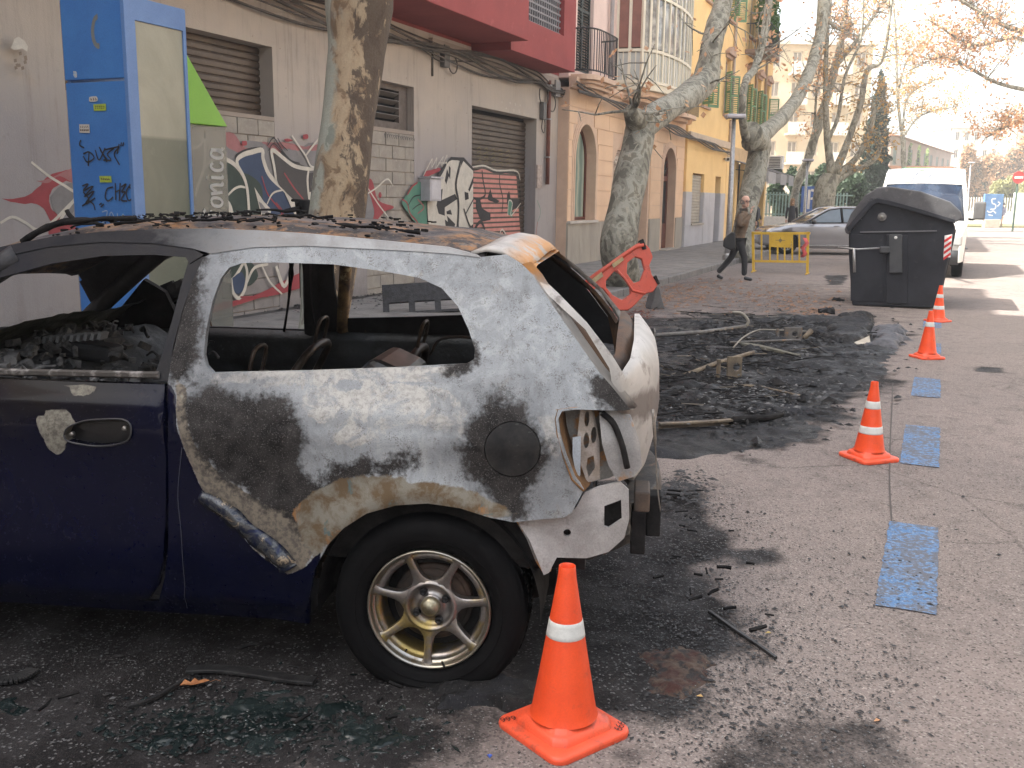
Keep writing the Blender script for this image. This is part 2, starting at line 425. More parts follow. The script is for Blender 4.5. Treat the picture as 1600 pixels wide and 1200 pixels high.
# outer frame of the road, coarse
ov=[];of=[]
def quad(s0,s1,n0,n1):
    b=len(V)+len(ov)
    for s,n in((s0,n0),(s1,n0),(s1,n1),(s0,n1)):
        x,y=st2w(s,n);ov.append((x,y,0))
    of.append((b,b+1,b+2,b+3))
quad(-60,-2,-7,6);quad(30,400,-7,6);quad(-60,400,6,90);quad(-60,400,-300,-7)
V=np.vstack([V,np.array(ov)]);F=np.vstack([Fg,np.array(of)])
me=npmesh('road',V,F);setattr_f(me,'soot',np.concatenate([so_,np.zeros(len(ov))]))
road=link('road',me,M_asph,None,True);tag(road,kind='structure')
# pavement of slabs behind the kerb
KN=-4.85
M_pave=mat('pavement_concrete',(.24,.225,.21),.85,c2=(.17,.16,.152),scale=2.2,c3=(.09,.085,.08),scale3=11,lo3=.58,hi3=.72,bs=90,bd=.003)
pv=MB().box(-6,62,-KN+.15,8.3,-.3,.108).build('pavement',mat('pavement_joint',(.08,.075,.07),.9),None)
pv.rotation_euler=(0,0,SR);tag(pv,kind='structure')
slabm=MB().box(-.295,.295,-.195,.195,0,.014)
sl0=None;cnt=0
jm=MB()
for i in range(0,75):
    for j in range(8):
        s=5+i*.6+(.3 if j%2 else 0);l=-KN+.36+j*.4
        if l>8.0 or s>50:continue
        z=.106+random.uniform(0,.004)
        if cnt<290 and 7<s<27:
            if sl0 is None:sl0=slabm.build('paving_slab',M_pave,pv,bevel=.004,seg=1);o=sl0
            else:o=inst(sl0,pv)
            o.location=(s,l,z);cnt+=1
        else:jm.box(s-.295,s+.295,l-.195,l+.195,z,z+.014)
jo=jm.build('paving_slabs',M_pave,pv);jo['kind']='stuff'
kb=thing('kerb',None,None,P(0,0,0),SR);tag(kb,kind='structure')
ks=MB().box(-.485,.485,0,.15,-.2,.125).build('kerb_stone',mat('kerb_stone',(.22,.21,.2),.8,c2=(.15,.145,.14),scale=5,bd=.003),kb,bevel=.015)
ks.location=(.5,-KN,0)
for i in range(1,50):inst(ks,kb,(.5+i,-KN+random.uniform(-.004,.004),random.uniform(-.004,.004)))
# blue bay marks, worn
def paintmat():
    m,t,b=nt('worn_blue_paint');v=pos(t)
    n=noise_node(t,38,6,.75,0,v);n2=noise_node(t,4,4,.6,0,v)
    k=mrange(t,mth(t,'ADD',n.outputs[0],mth(t,'MULTIPLY',n2.outputs[0],.45)),.66,.78)
    cc=mixc(t,mrange(t,n2.outputs[0],.4,.6),(.09,.19,.36),(.14,.24,.40))
    vs_=N_(t,'ShaderNodeTexVoronoi');vs_.inputs['Scale'].default_value=150;t.links.new(v,vs_.inputs['Vector'])
    sp_=N_(t,'ShaderNodeSeparateColor');t.links.new(vs_.outputs['Color'],sp_.inputs[0])
    cc=mixc(t,mrange(t,sp_.outputs[0],.75,.95,0,.6),cc,(.28,.36,.46))
    cc=mixc(t,mth(t,'MULTIPLY',k,.85),cc,(.12,.11,.105));t.links.new(cc,b.inputs['Base Color']);b.inputs['Roughness'].default_value=.9;b.inputs['Specular IOR Level'].default_value=.2
    bump(t,b,n.outputs[0],.4,.002);return m
M_blue=paintmat()
for i,(s,L) in enumerate([(4.62,1.16),(7.05,1.18),(9.35,1.0),(12.0,.9),(14.5,.9),(-.4,1.1),(2.2,0)]):
    if L==0:continue
    nx=int(L/.04);xs_=np.linspace(-L/2,L/2,nx);ys_=np.linspace(-.115,.115,8)
    A,B,Fm=gridmesh(xs_,ys_);e=.012*(vnoise(A*25,B*25,i)-.5)
    A2=A+e*np.where(np.abs(A)>L/2-.02,1,0);B2=B+e*np.where(np.abs(B)>.1,1,0)
    s_=s+A2;n_=.0+B2;x_,y_=st2w(s_,n_);z_=.012*(fbm(s_*.8,n_*.8,3,5)-.5)+.006*(fbm(s_*6,n_*6,3,9)-.5)+.005
    o=link('road_marking',npmesh('road_marking',np.stack([x_,y_,z_],1),Fm),M_blue,None,True);tag(o,kind='structure')
# joint line in asphalt
pts=[gsn(1395,600),gsn(1390,720),gsn(1392,800),gsn(1395,860),gsn(1388,930)]
mb=MB();rv,rf=ribbon([(p[0]+random.uniform(-.01,.01),p[1]) for p in smooth_path([Vector((a,b)) for a,b in pts],6)],.009)
mb.add([(*st2w(a,b),.012*(float(fbm(a*.8,b*.8,3,5))-.5)+.006*(float(fbm(a*6,b*6,3,9))-.5)+.004) for a,b in rv],rf)
o=mb.build('road_joint',mat('tar_joint',(.085,.075,.07),.9),None);tag(o,kind='structure')

# =============== BUILDINGS ===============
M_wallg=mat('render_grey_beige',(.36,.30,.245),.88,c2=(.27,.235,.21),scale=.9,c3=(.46,.37,.28),scale3=2.2,lo3=.62,hi3=.8,bs=40,bd=.004,lo=.35,hi=.7)
def wall_mat():
    m,t,b=nt('painted_render_grey_below');v=pos(t)
    sx=N_(t,'ShaderNodeSeparateXYZ');t.links.new(v,sx.inputs[0])
    n=noise_node(t,.8,6,.6,.3,v);n2=noise_node(t,7,6,.7,0,v);n3=noise_node(t,70,3,.6,0,v)
    top=mixc(t,mrange(t,n.outputs[0],.38,.66),(.50,.435,.365),(.41,.365,.32))
    top=mixc(t,mrange(t,noise_node(t,1.6,5,.6,0,v).outputs[0],.6,.8),top,(.52,.42,.32))
    low=mixc(t,mrange(t,n.outputs[0],.38,.66),(.35,.32,.315),(.30,.275,.27))
    k=mrange(t,mth(t,'ADD',sx.outputs[2],mth(t,'MULTIPLY',n.outputs[0],1.6)),2.9,3.7)
    cc=mixc(t,k,low,top)
    cc=mixc(t,mrange(t,n2.outputs[0],.62,.75,0,.35),cc,(.17,.15,.14))
    mp=N_(t,'ShaderNodeMapping');mp.inputs['Scale'].default_value=(5,5,.35);t.links.new(v,mp.inputs[0]);ns=noise_node(t,1.5,6,.7,.1,mp.outputs[0])
    cc=mixc(t,mth(t,'MULTIPLY',mrange(t,ns.outputs[0],.52,.72),mrange(t,n.outputs[0],.4,.6,.2,.75)),cc,(.19,.155,.13));cc=mixc(t,mrange(t,ns.outputs[0],.42,.30,0,.35),cc,(.40,.36,.32))
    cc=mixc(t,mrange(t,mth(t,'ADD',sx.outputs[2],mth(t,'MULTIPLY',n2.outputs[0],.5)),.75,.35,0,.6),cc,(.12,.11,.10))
    cc=mixc(t,mrange(t,n3.outputs[0],.35,.7,0,.2),cc,(.45,.41,.37))
    t.links.new(cc,b.inputs['Base Color']);b.inputs['Roughness'].default_value=.9
    bump(t,b,mth(t,'ADD',n3.outputs[0],n2.outputs[0]),.5,.006);return m
M_wall=wall_mat()
M_shut=mat('dirty_roller_shutter',(.105,.078,.058),.5,.3,c2=(.07,.052,.04),scale=3,c3=(.17,.13,.1),scale3=14,bs=30,bd=.002)
M_block=mat('concrete_block',(.37,.335,.285),.92,c2=(.30,.27,.235),scale=5,c3=(.42,.385,.33),scale3=16,bs=110,bd=.005)
M_blockg=mat('painted_concrete_block',(.29,.265,.25),.9,c2=(.24,.22,.21),scale=5,bs=110,bd=.004)
M_red=mat('red_render',(.30,.055,.052),.8,c2=(.25,.045,.043),scale=1.5,c3=(.34,.075,.07),scale3=6,bs=40,bd=.003)
M_dark=mat('dark_void',(.01,.01,.011),.9)
N1,N2,N3=-8.05,-7.8,-7.7
def bld(name,label,n,cat='building'):return thing(name,label,cat,P(0,n,0),SR)
def facade(name,outer,holes,m,parent,depth=.3,y0=0.0,grid=None):
    return MB().prism(outer,holes,y0,y0+depth,grid=grid).build(name,m,parent)
def slats(parent,x0,x1,z0,z1,y,m,pitch=.085,name='shutter_slat',ht=.012):
    """roller shutter: curved slats one by one"""
    prof=[(y+.004,0),(y-ht,.012),(y-ht-.004,pitch*.5),(y-ht,pitch-.018),(y+.004,pitch-.006),(y+.004,pitch)]
    mb=MB();k=len(prof);mb.add([(0,a,b) for a,b in prof]+[(x1-x0,a,b) for a,b in prof],[(i,i+1,k+i+1,k+i) for i in range(k-1)])
    n=int((z1-z0)/pitch);first=mb.build(name,m,parent,angle=35);first.location=(x0,0,z0)
    for i in range(1,n):inst(first,parent,(x0,0,z0+i*pitch))
def blocks(parent,x0,x1,z0,z1,y,m,bw=.4,bh=.2,name='concrete_block',m2=None,zc=0):
    v=[]
    for k in range(3):
        mb=MB().box(-bw/2+.006,bw/2-.006,-.012-.004*k,.08,-bh/2+.006,bh/2-.006);o=mb.mesh('block')
        v.append(o)
    r=0;z=z1-bh/2;rr=random.Random(3)
    def put(a,b,z):
        o=link(name,None or v[rr.randrange(3)].copy() if False else v[rr.randrange(3)],None,parent)
        if not o.data.materials:o.data.materials.append(m)
        o.location=((a+b)/2,y+rr.uniform(-.003,.003),z);o.scale=((b-a)/bw,1,1)
        if m2 and z<zc:
            o.material_slots[0].link='OBJECT';o.material_slots[0].material=m2
    while z+bh/2>z0+.02:
        x=x0+(.0 if r%2 else -bw/2)
        while x<x1-.01:
            a=max(x,x0);b=min(x+bw,x1)
            if b-a>.06:put(a,b,z)
            x+=bw
        z-=bh;r+=1
# ---- grey building with the red bay ----
b1=bld('grey_building','grey rendered building with roller shutters, graffiti and a dark red overhanging upper floor',N1)
SE=21.08
A=(7.45,10.79,.05,3.47);Bv=(13.0,14.5,.05,3.36);Gg=(16.67,19.82,.02,3.27);A0=(1.2,4.6,.05,3.47)
facade('wall',[(-8,0),(SE,0),(SE,4.28),(-8,4.28)],[rect(*A),rect(*Bv),rect(*Gg),rect(*A0)],M_wall,b1,.3)
facade('upper_wall',[(-8,4.28),(SE,4.28),(SE,11),(-8,11)],[],M_red,b1,.3,y0=-.002)
MB().box(-8,9,.42,7.5,0,17).build('inner_block',M_wallg,b1);MB().box(9.004,15,.42,7.5,0,14.3).build('inner_block',M_wallg,b1);MB().box(15.004,SE-.01,.42,7.5,0,13.0).build('inner_block',M_wallg,b1)  # unseen block heights stepped to place the shade edge on the road
MB().box(-8,SE-.02,.3,.42,0,3.9).build('opening_back',M_dark,b1)
for (x0,x1,z0,z1) in(A,A0):
    slats(b1,x0,x1,2.6,3.47,.22,M_shut,.087)
    MB().box(x0,x1,.0,.22,2.55,2.6).build('sill',M_wallg,b1)
    MB().box(x0,x1,.03,.2,.05,2.55).build('mortar',M_wallg,b1)
    blocks(b1,x0,x1,.1,2.55,.02,M_block,zc=2.1,m2=M_blockg)
    slm=None
# vent window with louvres
MB().prism(rect(13.02,14.49,2.66,3.355),[rect(13.12,14.22,2.78,3.27)],.12,.2).build('window_frame',mat('old_wood',(.17,.14,.12),.8,c2=(.12,.1,.085),scale=9,bd=.003),b1)
lv=MB().box(-.55,.55,-.06,.06,-.006,.006).build('louvre',mat('grey_louvre',(.2,.18,.165),.6),b1);lv.location=(13.67,.17,2.86);lv.rotation_euler=(R(-28),0,0)
for i in range(1,4):inst(lv,b1,(13.67,.17,2.86+i*.115),(R(-28),0,0))
MB().box(13.0,14.5,0,.12,2.6,2.66).build('sill',M_wallg,b1)
MB().box(13.0,14.5,.03,.12,.05,2.6).build('mortar',M_wallg,b1)
blocks(b1,13.0,14.5,.1,2.6,.02,M_block)
# garage shutter
slats(b1,16.69,19.8,.12,3.26,.26,M_shut,.096,ht=.016)
MB().box(16.69,19.8,.22,.27,.02,.12).build('bottom_rail',M_shut,b1)
# red bay projecting over the pavement
MB().box(-8,16.62,-1.12,-.004,4.33,5.0).build('bay_soffit_beam',M_red,b1,bevel=.01)
MB().prism([(-8,5.0),(16.6,5.0),(16.6,8.4),(-8,8.4)],[],-1.12,-.9).build('bay_front',M_red,b1)
MB().prism([(16.625,4.2),(19.95,4.2),(19.95,8.3),(16.625,8.3)],[rect(17.3,19.27,4.82,7.5)],-.78,-.62).build('bay_front',M_red,b1)
MB().box(16.625,19.95,-.62,-.004,4.2,4.7).build('bay_floor',M_red,b1)
MB().box(19.79,19.95,-.62,-.004,4.7,8.3).build('bay_side',M_red,b1)
scr=MB()
for i in range(17):
    for j in range(22):
        x=17.32+i*.115;z=4.84+j*.12
        scr.box(x,x+.035,-.70,-.68,z,z+.12)
for j in range(23):scr.box(17.3,19.27,-.705,-.675,4.83+j*.12,4.83+j*.12+.035)
MB().box(17.3,19.27,-.6,-.55,4.75,7.5).build('screen_back',mat('screen_back',(.06,.06,.065),.8),b1)
o=scr.build('perforated_screen',mat('screen_metal',(.2,.19,.2),.6),b1);o['kind']='stuff'
MB().box(15.0,20.9,-.08,-.002,4.05,4.2).build('lintel_band',M_wallg,b1)
# cables under the bay
cb=thing('cable_bundle','bundle of old black cables sagging along the grey wall under the red overhang','cables',P(0,N1,0),SR)
M_cab=mat('old_cable',(.07,.062,.055),.7,c2=(.11,.1,.09),scale=10)
for k in range(8):
    rr=random.Random(k);pts=[]
    for s in np.arange(-2,21.2,.7):
        pts.append((s,-.05-.02*k%.07-rr.random()*.05,4.16-.035*k+.05*math.sin(s*1.1+k*.7)*(1+.6*(k%3))+rr.uniform(-.012,.012)-(.0 if s<20 else .1)))
    MB().tube(smooth_path(pts,3),.013+.006*(k%3),6).build('cable',M_cab,cb,True)
pts=[(14.2,-.06,4.05),(14.6,-.08,3.98),(15.2,-.08,3.86),(15.8,-.07,3.93),(16.6,-.05,4.02)]
MB().tube(smooth_path(pts,5),.012,6).build('cable',M_cab,cb,True)
for (a,b_,d) in((20.0,3.78,.25),(20.5,3.65,.2),(15.75,3.86,.16)):
    MB().tube([(a+d*math.cos(t),-.08,b_+d*math.sin(t)*.9) for t in np.linspace(-3.6,1.2,16)],.012,6).build('cable_loop',M_cab,cb,True)
eb=sthing('junction_box','small grey junction box hanging under the cables on the grey wall','junction box',15.5,N1,3.95)
MB().box(-.1,.1,-.1,-.003,-.16,.2).build('case',mat('grey_plastic',(.14,.135,.13),.6),eb,bevel=.01)
MB().box(-.4,-.375,-.03,-.003,-.35,.2).build('bracket',M_cab,eb)
eb=sthing('junction_box','dark junction box high on the grey wall left of the rusty drainpipe','junction box',20.05,N1,3.45)
MB().box(-.09,.09,-.1,-.003,-.18,.18).build('case',mat('grey_plastic',(.14,.135,.13),.6),eb,bevel=.01)
MB().tube(smooth_path([(-.02,-.05,-.18),(-.06,-.05,-.36),(.08,-.05,-.45),(.12,-.05,-.25),(.04,-.05,-.12)],5),.01,6).build('cable',M_cab,eb,True)
eb=sthing('junction_box','pale square box at the wall corner above the rusty drainpipe','junction box',20.75,N1,3.98)
MB().box(-.14,.14,-.12,-.003,-.17,.17).build('case',mat('pale_plastic',(.3,.29,.28),.6),eb,bevel=.01)
dp=sthing('drainpipe','rusty brown drainpipe on the corner of the grey wall','pipe',20.33,N1,0)
MB().tube([(0,-.07,1.92),(0,-.07,4.1)],.045,12).build('pipe',mat('rusty_pipe',(.20,.07,.045),.7,c2=(.14,.05,.035),scale=12),dp,True)
for z in(2.5,3.3,4.0):MB().box(-.06,.06,-.12,-.003,z-.015,z+.015).build('bracket',M_steel,dp)
ub=sthing('utility_box','small white metal meter box on the graffiti wall by the garage shutter','meter box',14.84,N1,1.75)
MB().box(-.2,.2,-.22,-.003,-.2,.17).build('case',mat('box_paint',(.5,.48,.5),.5),ub,bevel=.008)
MB().box(-.22,.22,-.25,0.0-.003,.173,.2).build('lid',mat('box_paint'
,(.5,.48,.5),.5),ub)
MB().box(-.17,.17,-.226,-.2205,-.17,.14).build('door',mat('box_door',(.56,.54,.56),.5),ub,bevel=.003)
ub=sthing('wall_plate','pale square plate left on the wall beside the drainpipe','plate',19.98,N1,2.1)
MB().box(-.14,.14,-.03,-.003,-.26,.22).build('plate',mat('pale_plate',(.46,.38,.34),.8,c2=(.3,.25,.22),scale=14),ub)
# =============== GRAFFITI (flat paint on the wall, by colour) ===============
def gm(name,c,r=.7):return mat('spray_'+name,c,r,c2=tuple(x*.85 for x in c),scale=6,bs=40,bd=.002)
GW=gm('cream',(.62,.58,.50));GB=gm('black',(.03,.028,.03));GD=gm('dark_green',(.035,.055,.045));GN=gm('navy',(.035,.06,.12));GR=gm('red',(.33,.05,.06))
GC=gm('charcoal',(.065,.06,.06));GT=gm('teal',(.10,.25,.18));GP_=gm('pink',(.62,.26,.22));GY=gm('grey',(.22,.21,.21));GRp=gm('faded_red',(.36,.15,.15))
def z3(*p):return [(290+x/6.316,180+y/6.316) for x,y in p]
def z4(*p):return [(600+x/6.154,220+y/6.154) for x,y in p]
def zl(*p):return [(x/3.2,y/3.2) for x,y in p]
def zc(*p):return [(x/3.2,300+y/3.2) for x,y in p]
class Decal:
    def __init__(s,n,parent,surf=None):s.n=n;s.mb={};s.lv=0;s.p=parent;s.surf=surf
    def tw(s,pts):return [Wp(u,v,s.n) for u,v in pts]
    def _y(s,m):return -.0016-.0007*s.lv
    def fill(s,m,pts,smooth=True,rag=0):
        q=s.tw(pts)
        if smooth:
            q=[(p.x,p.y) for p in smooth_path([Vector(a) for a in q+[q[0]]],4)][:-1]
        if rag:q=[(a+random.uniform(-rag,rag),b+random.uniform(-rag,rag)) for a,b in q]
        s.lv+=1
        try:s.mb.setdefault(m.name,(m,MB()))[1].prism(q,(),s._y(m),s._y(m)+.0005,back=False)
        except Exception as e:print('decal',e)
    def line(s,m,pts,w=.05,smooth=True):
        q=s.tw(pts)
        if smooth and len(q)>2:q=[(p.x,p.y) for p in smooth_path([Vector(a) for a in q],5)]
        n=len(q);ws=[w*(.75+.5*random.random()) if False else w*(1-.25*abs(2*i/(n-1)-1)**3) for i in range(n)]
        s.lv+=1;vs,fs=ribbon(q,ws);y=s._y(m)
        s.mb.setdefault(m.name,(m,MB()))[1].add([(a,y-.00005*i/len(vs),b) for i,(a,b) in enumerate(vs)],fs)
    def spots(s,m,u,v,r,n,spread):
        for i in range(n):
            a=random.uniform(0,6.3);d=spread*random.random();x,z=Wp(u,v,s.n);x+=d*math.cos(a);z+=d*math.sin(a)
            s.mb.setdefault(m.name,(m,MB()))[1].prism([(x+r*math.cos(k),z+r*math.sin(k)) for k in np.arange(0,6.2,1.05)],(),-.0012,-.001,back=False)
    def done(s,name='graffiti_paint'):
        for k,(m,mb) in s.mb.items():mb.build(name,m,s.p,fix=False)['kind']='stuff'
d=Decal(N1-.0,b1)
# left wall: red arrow and cream lines
d.fill(GR,zl((5,995),(120,985),(190,940),(240,880),(330,850),(390,860),(390,920),(330,905),(270,940),(245,990),(262,1050),(300,1090),(330,1130),(300,1150),(250,1100),(200,1025),(100,1018)),rag=.006)
d.fill(GRp,zl((180,905),(240,895),(390,835),(395,930),(300,880),(240,915)))
d.fill(GY,zl((250,985),(300,930),(375,915),(400,960),(380,1040),(330,1090),(290,1070),(262,1040)))
d.line(GW,zl((155,810),(250,885),(340,940),(380,980),(320,1050),(260,1110),(190,1150),(120,1110),(60,1085),(0,1115)),.03)
d.line(GW,zl((395,970),(325,1060),(250,1190)),.03)
d.fill(GR,zl((240,1135),(330,1120),(420,1150),(410,1200),(260,1190)),rag=.005)
# main dark piece
d.fill(GY,z3((60,560),(200,430),(400,300),(620,250),(900,300),(1100,330),(1290,330),(1300,1200),(60,1250)))
d.fill(GRp,z3((390,170),(470,180),(560,300),(640,350),(560,380),(390,300)),rag=.006)
d.fill(GRp,z3((720,260),(830,265),(1000,270),(1180,310),(1300,290),(1300,350),(1180,340),(1080,350),(960,330),(900,420),(800,300)),rag=.008)
d.fill(GC,z3((60,330),(180,240),(185,500),(110,760),(50,800)))
d.fill(GR,z3((395,440),(480,470),(560,600),(640,900),(650,1280),(380,1290)),rag=.004)
d.fill(GD,z3((60,800),(180,520),(290,430),(420,440),(520,520),(600,700),(640,1290),(60,1290)))
d.line(GW,z3((60,330),(130,300),(180,240),(178,500),(120,680),(90,800)),.045)
d.line(GW,z3((180,520),(280,430),(400,440),(500,510),(570,620),(610,780),(628,1100),(630,1290)),.055)
d.line(GW,z3((410,790),(470,730),(530,705),(590,715)),.03)
d.fill(GW,z3((405,830),(440,880),(470,980),(495,1100),(490,1290),(440,1290),(440,1080),(405,900)))
# the D
d.fill(GN,z3((500,440),(620,370),(745,345),(775,500),(860,640),(960,720),(1040,810),(1075,930),(1060,1080),(1000,1150),(640,1290),(628,1000),(580,700)))
d.fill(GD,z3((540,560),(640,600),(740,700),(760,900),(830,1010),(900,980),(1000,1100),(640,1290),(628,1000),(590,700)))
d.line(GB,z3((490,450),(500,400),(610,345),(750,325)),.05)
d.line(GW,z3((510,520),(500,440),(560,390),(640,365),(745,345),(755,430),(800,560),(860,640),(960,730),(1045,830),(1075,930),(1060,1060),(980,1140),(900,1190)),.065)
d.line(GW,z3((510,500),(580,650),(610,850),(628,1290)),.05)
d.fill(GW,z3((668,710),(700,760),(760,850),(835,930),(825,990),(740,1000),(720,920)),False)
d.fill(GY,z3((708,850),(740,870),(810,960),(745,975)),False)
d.line(GR,z3((740,600),(800,780),(930,950),(900,1030),(790,1060),(700,1100)),.02)
d.line(GR,z3((900,1030),(950,960),(880,860)),.018)
for u,v in((850,712),(907,790),(790,815),(838,875)):d.spots(GW,290+u/6.316,180+v/6.316,.022,1,0)
d.line(GW,z3((790,880),(850,770),(960,735)),.025)
# right horn shape
d.fill(GC,z3((860,350),(1000,450),(1200,540),(1200,860),(1130,900),(1050,830),(960,740),(890,640)))
d.line(GR,z3((960,570),(1060,720),(1150,830)),.025)
d.line(GW,z3((880,650),(860,500),(835,370),(860,350),(960,430),(1060,500),(1200,530),(1290,520)),.055)
d.line(GW,z3((1200,540),(1190,650),(1205,830)),.045)
d.fill(GC,z3((1205,570),(1290,560),(1290,760),(1215,760)),False)
d.fill(GW,z3((1205,760),(1290,755),(1290,900),(1210,840)),False)
d.fill(GW,z3((960,760),(1010,800),(1080,900),(1160,1070),(1290,1080),(1290,1110),(1140,1090),(1100,900),(1060,1060),(1040,1100),(1060,980)),False)
d.line(GW,z3((1035,200),(1100,300),(1170,400),(1220,500),(1290,520)),.03)
d.line(GW,z3((1170,400),(1220,330),(1300,230)),.03)
d.line(GB,z3((790,300),(850,225),(900,290),(960,380),(1030,450),(1110,475)),.02)
d.line(GB,z3((800,350),(855,280),(950,380),(1010,440)),.016)
d.line(GB,z3((890,225),(930,290),(990,350)),.016)
for u,v in((560,275),(1165,210)):d.fill(GR,z3((u-22,v-18),(u+22,v-20),(u+24,v+20),(u-20,v+22)))
d.fill(GR,z3((950,240),(990,230),(1040,250),(980,262)))
# seen through the car windows: lower part
d.fill(GR,zc((1060,560),(1250,520),(1420,440),(1510,400),(1510,470),(1380,510),(1250,540),(1060,600)),rag=.006)
d.fill(GD,zc((1080,400),(1150,340),(1240,345),(1280,420),(1230,470),(1170,440)))
d.line(GW,zc((1085,430),(1150,440),(1210,350)),.05)
d.fill(GN,zc((1150,430),(1200,400),(1215,470),(1180,510),(1150,480)))
d.line(GW,zc((1210,345),(1225,400),(1215,480),(1185,530),(1155,500),(1145,430)),.05)
d.line(GW,zc((1220,460),(1260,380),(1330,360)),.04)
d.line(GW,zc((1300,370),(1340,450),(1400,510)),.03)
d.line(GW,zc((1370,370),(1410,470),(1450,380)),.06)
d.line(GR,zc((1100,550),(1160,550)),.03);d.line(GR,zc((1190,525),(1330,520)),.03)
# right of the trunk: red on the blocks
zt=lambda *p:[(450+x/3.2,y/3.2) for x,y in p]
d.fill(GY,zt((370,900),(400,960),(430,1080),(400,1160),(360,1150),(330,900)))
d.fill(GR,zt((372,905),(410,900),(440,1000),(520,1035),(470,1060),(430,1110),(400,1160),(385,1155),(420,1070),(400,980)),rag=.005)
d.line(GW,zt((365,815),(380,860),(360,900)),.03);d.line(GW,zt((360,985),(430,940),(485,895),(515,930)),.025)
d.line(GW,zt((385,935),(440,1020),(490,1085)),.025)
d.line(GW,zt((360,1120),(370,1160)),.04)
d.line(GW,zt((390,1130),(400,1095),(410,1130),(418,1100),(430,1120)),.014)
d.spots(GR,450+460/3.2,975/3.2,.05,1,0)
# white piece
d.fill(GT,z4((200,520),(260,440),(330,400),(420,560),(430,900),(380,930),(330,830),(260,760),(200,680),(150,590)),rag=.01)
d.line(GR,z4((150,560),(200,600),(230,700),(290,770),(340,860),(400,920)),.03);d.line(GR,z4((200,520),(250,440),(300,400)),.03)
d.line(GB,z4((210,620),(260,540),(330,520)),.02);d.line(GB,z4((250,660),(300,620),(350,600)),.02);d.line(GRp,z4((300,560),(360,640),(300,700)),.03)
d.fill(GR,z4((380,290),(440,280),(500,260),(520,280),(450,320),(360,350)),rag=.004)
d.fill(GT,z4((640,900),(830,800),(834,980),(640,960)),False)
d.fill(GB,z4((620,155),(720,160),(745,160),(834,260),(836,900),(700,930),(640,950),(540,950),(440,930),(395,830),(385,600),(400,500),(500,310),(560,230)),False)
d.fill(GW,z4((630,185),(712,200),(700,290),(660,420),(690,580),(660,900),(600,930),(520,935),(440,900),(405,800),(395,560),(440,470),(540,310),(590,210)))
d.fill(GW,z4((740,195),(834,290),(834,800),(700,910),(690,650),(680,480),(670,420),(710,260)),False)
d.fill(GB,z4((505,480),(540,460),(530,570),(660,510),(680,560),(560,640),(560,720),(500,700),(480,620)),False)
d.fill(GB,z4((575,680),(615,660),(630,710),(580,705)),False);d.fill(GB,z4((560,755),(590,780),(605,890),(575,905)),False);d.fill(GB,z4((580,720),(660,800),(640,870),(605,880)),False)
d.fill(GB,z4((572,420),(560,380),(580,270),(600,330)),False);d.fill(GB,z4((598,240),(615,260),(610,370),(598,340)),False)
d.fill(GB,z4((750,490),(785,500),(790,560),(755,570)),False);d.fill(GB,z4((785,470),(834,340),(834,400),(795,490)),False)
d.line(GB,z4((710,190),(665,420),(690,600),(680,900)),.07)
d.line(GB,z4((740,650),(790,800),(834,860)),.05);d.line(GB,z4((760,700),(834,560)),.04)
# MAA
for p in ([(345,345),(435,170)],[(435,170),(430,260)],[(430,260),(480,160)],[(480,160),(465,270)],[(470,265),(540,150)],[(540,150),(520,240)],[(490,215),(535,210)],[(525,250),(575,135)],[(575,135),(572,235)],[(530,215),(575,212)]):d.line(GW,z4(*p),.022,False)
# signature scrawls on the vent blocks
for k in range(14):
    x=463+k*11;d.line(GB,zt((x,665+k*1.6),(x+7,690+k*1.2),(x+2+random.randint(-4,4),672+k*2),(x+9,668+k*2)),.012,False)
for (x,y) in((1070,505),(1110,515),(1135,522),(1160,528),(1090,545),(1130,555),(1155,558)):d.spots(GW,450+x/3.2,y/3.2,.018,2,.03)
d.line(GT,z4((1440,570),(1475,680),(1440,800)),.02);d.line(GR,z4((1445,780),(1430,900)),.03);d.line(GW,z4((1480,1000),(1500,960),(1510,1010)),.02)
# torn poster at upper left and rust drips below it
d.fill(GW,zl((25,240),(45,195),(65,185),(90,205),(110,235),(105,260),(80,245),(60,250),(40,250)),False,rag=.004)
for k in range(9):
    u=30+random.random()*65;v=262+random.random()*85;d.fill(gm('plaster_scar',(.26,.2,.15)),zl((u,v),(u+14,v-4),(u+17,v+12),(u+3,v+16)),False)
for k in range(26):
    u,v=random.choice([(random.uniform(300,640),random.uniform(20,240)),(random.uniform(640,740),random.uniform(120,240))])
    s_=gm('plaster_scar',(.26,.2,.15));r_=random.uniform(.5,1.4);d.fill(s_,[(u,v),(u+r_,v),(u+r_,v+r_),(u,v+r_*1.3)],False)
d.done()
# graffiti on the shutter: on the slat plane
d=Decal(N1-.245,b1)
_o=.245
def dsy(self,m):return _o-.0016-.0009*self.lv
d._y=lambda m:_o-.002-.0009*d.lv
d.fill(GP_,z4((836,300),(940,270),(1100,300),(1270,330),(1310,900),(1310,1040),(1160,1000),(836,960)),False)
d.line(GB,z4((836,250),(960,255),(1080,300),(1250,300),(1300,420),(1310,700)),.07)
d.line(GW,z4((840,255),(960,240),(1080,285),(1270,290),(1310,380)),.035)
d.line(GB,z4((940,285),(950,380),(970,520),(900,560),(836,540)),.05);d.line(GB,z4((1110,310),(1110,420),(1140,560),(1130,700)),.04)
d.fill(GB,z4((995,540),(1020,460),(1040,540),(1110,580),(1080,600),(1000,570)),False)
d.fill(GB,z4((1180,520),(1200,480),(1215,560),(1310,560),(1310,620),(1200,690),(1180,600)),False)
d.fill(GB,z4((880,560),(920,560),(940,650),(1020,700),(1020,760),(930,780),(880,650)),False)
d.fill(GT,z4((1180,700),(1195,560),(1230,600),(1230,740)),False)
d.line(GW,z4((1185,720),(1195,580),(1230,600),(1215,720),(1310,600)),.03)
d.line(GB,z4((836,900),(930,780),(1000,1000)),.07);d.line(GB,z4((1140,860),(1180,1000),(1310,900)),.08)
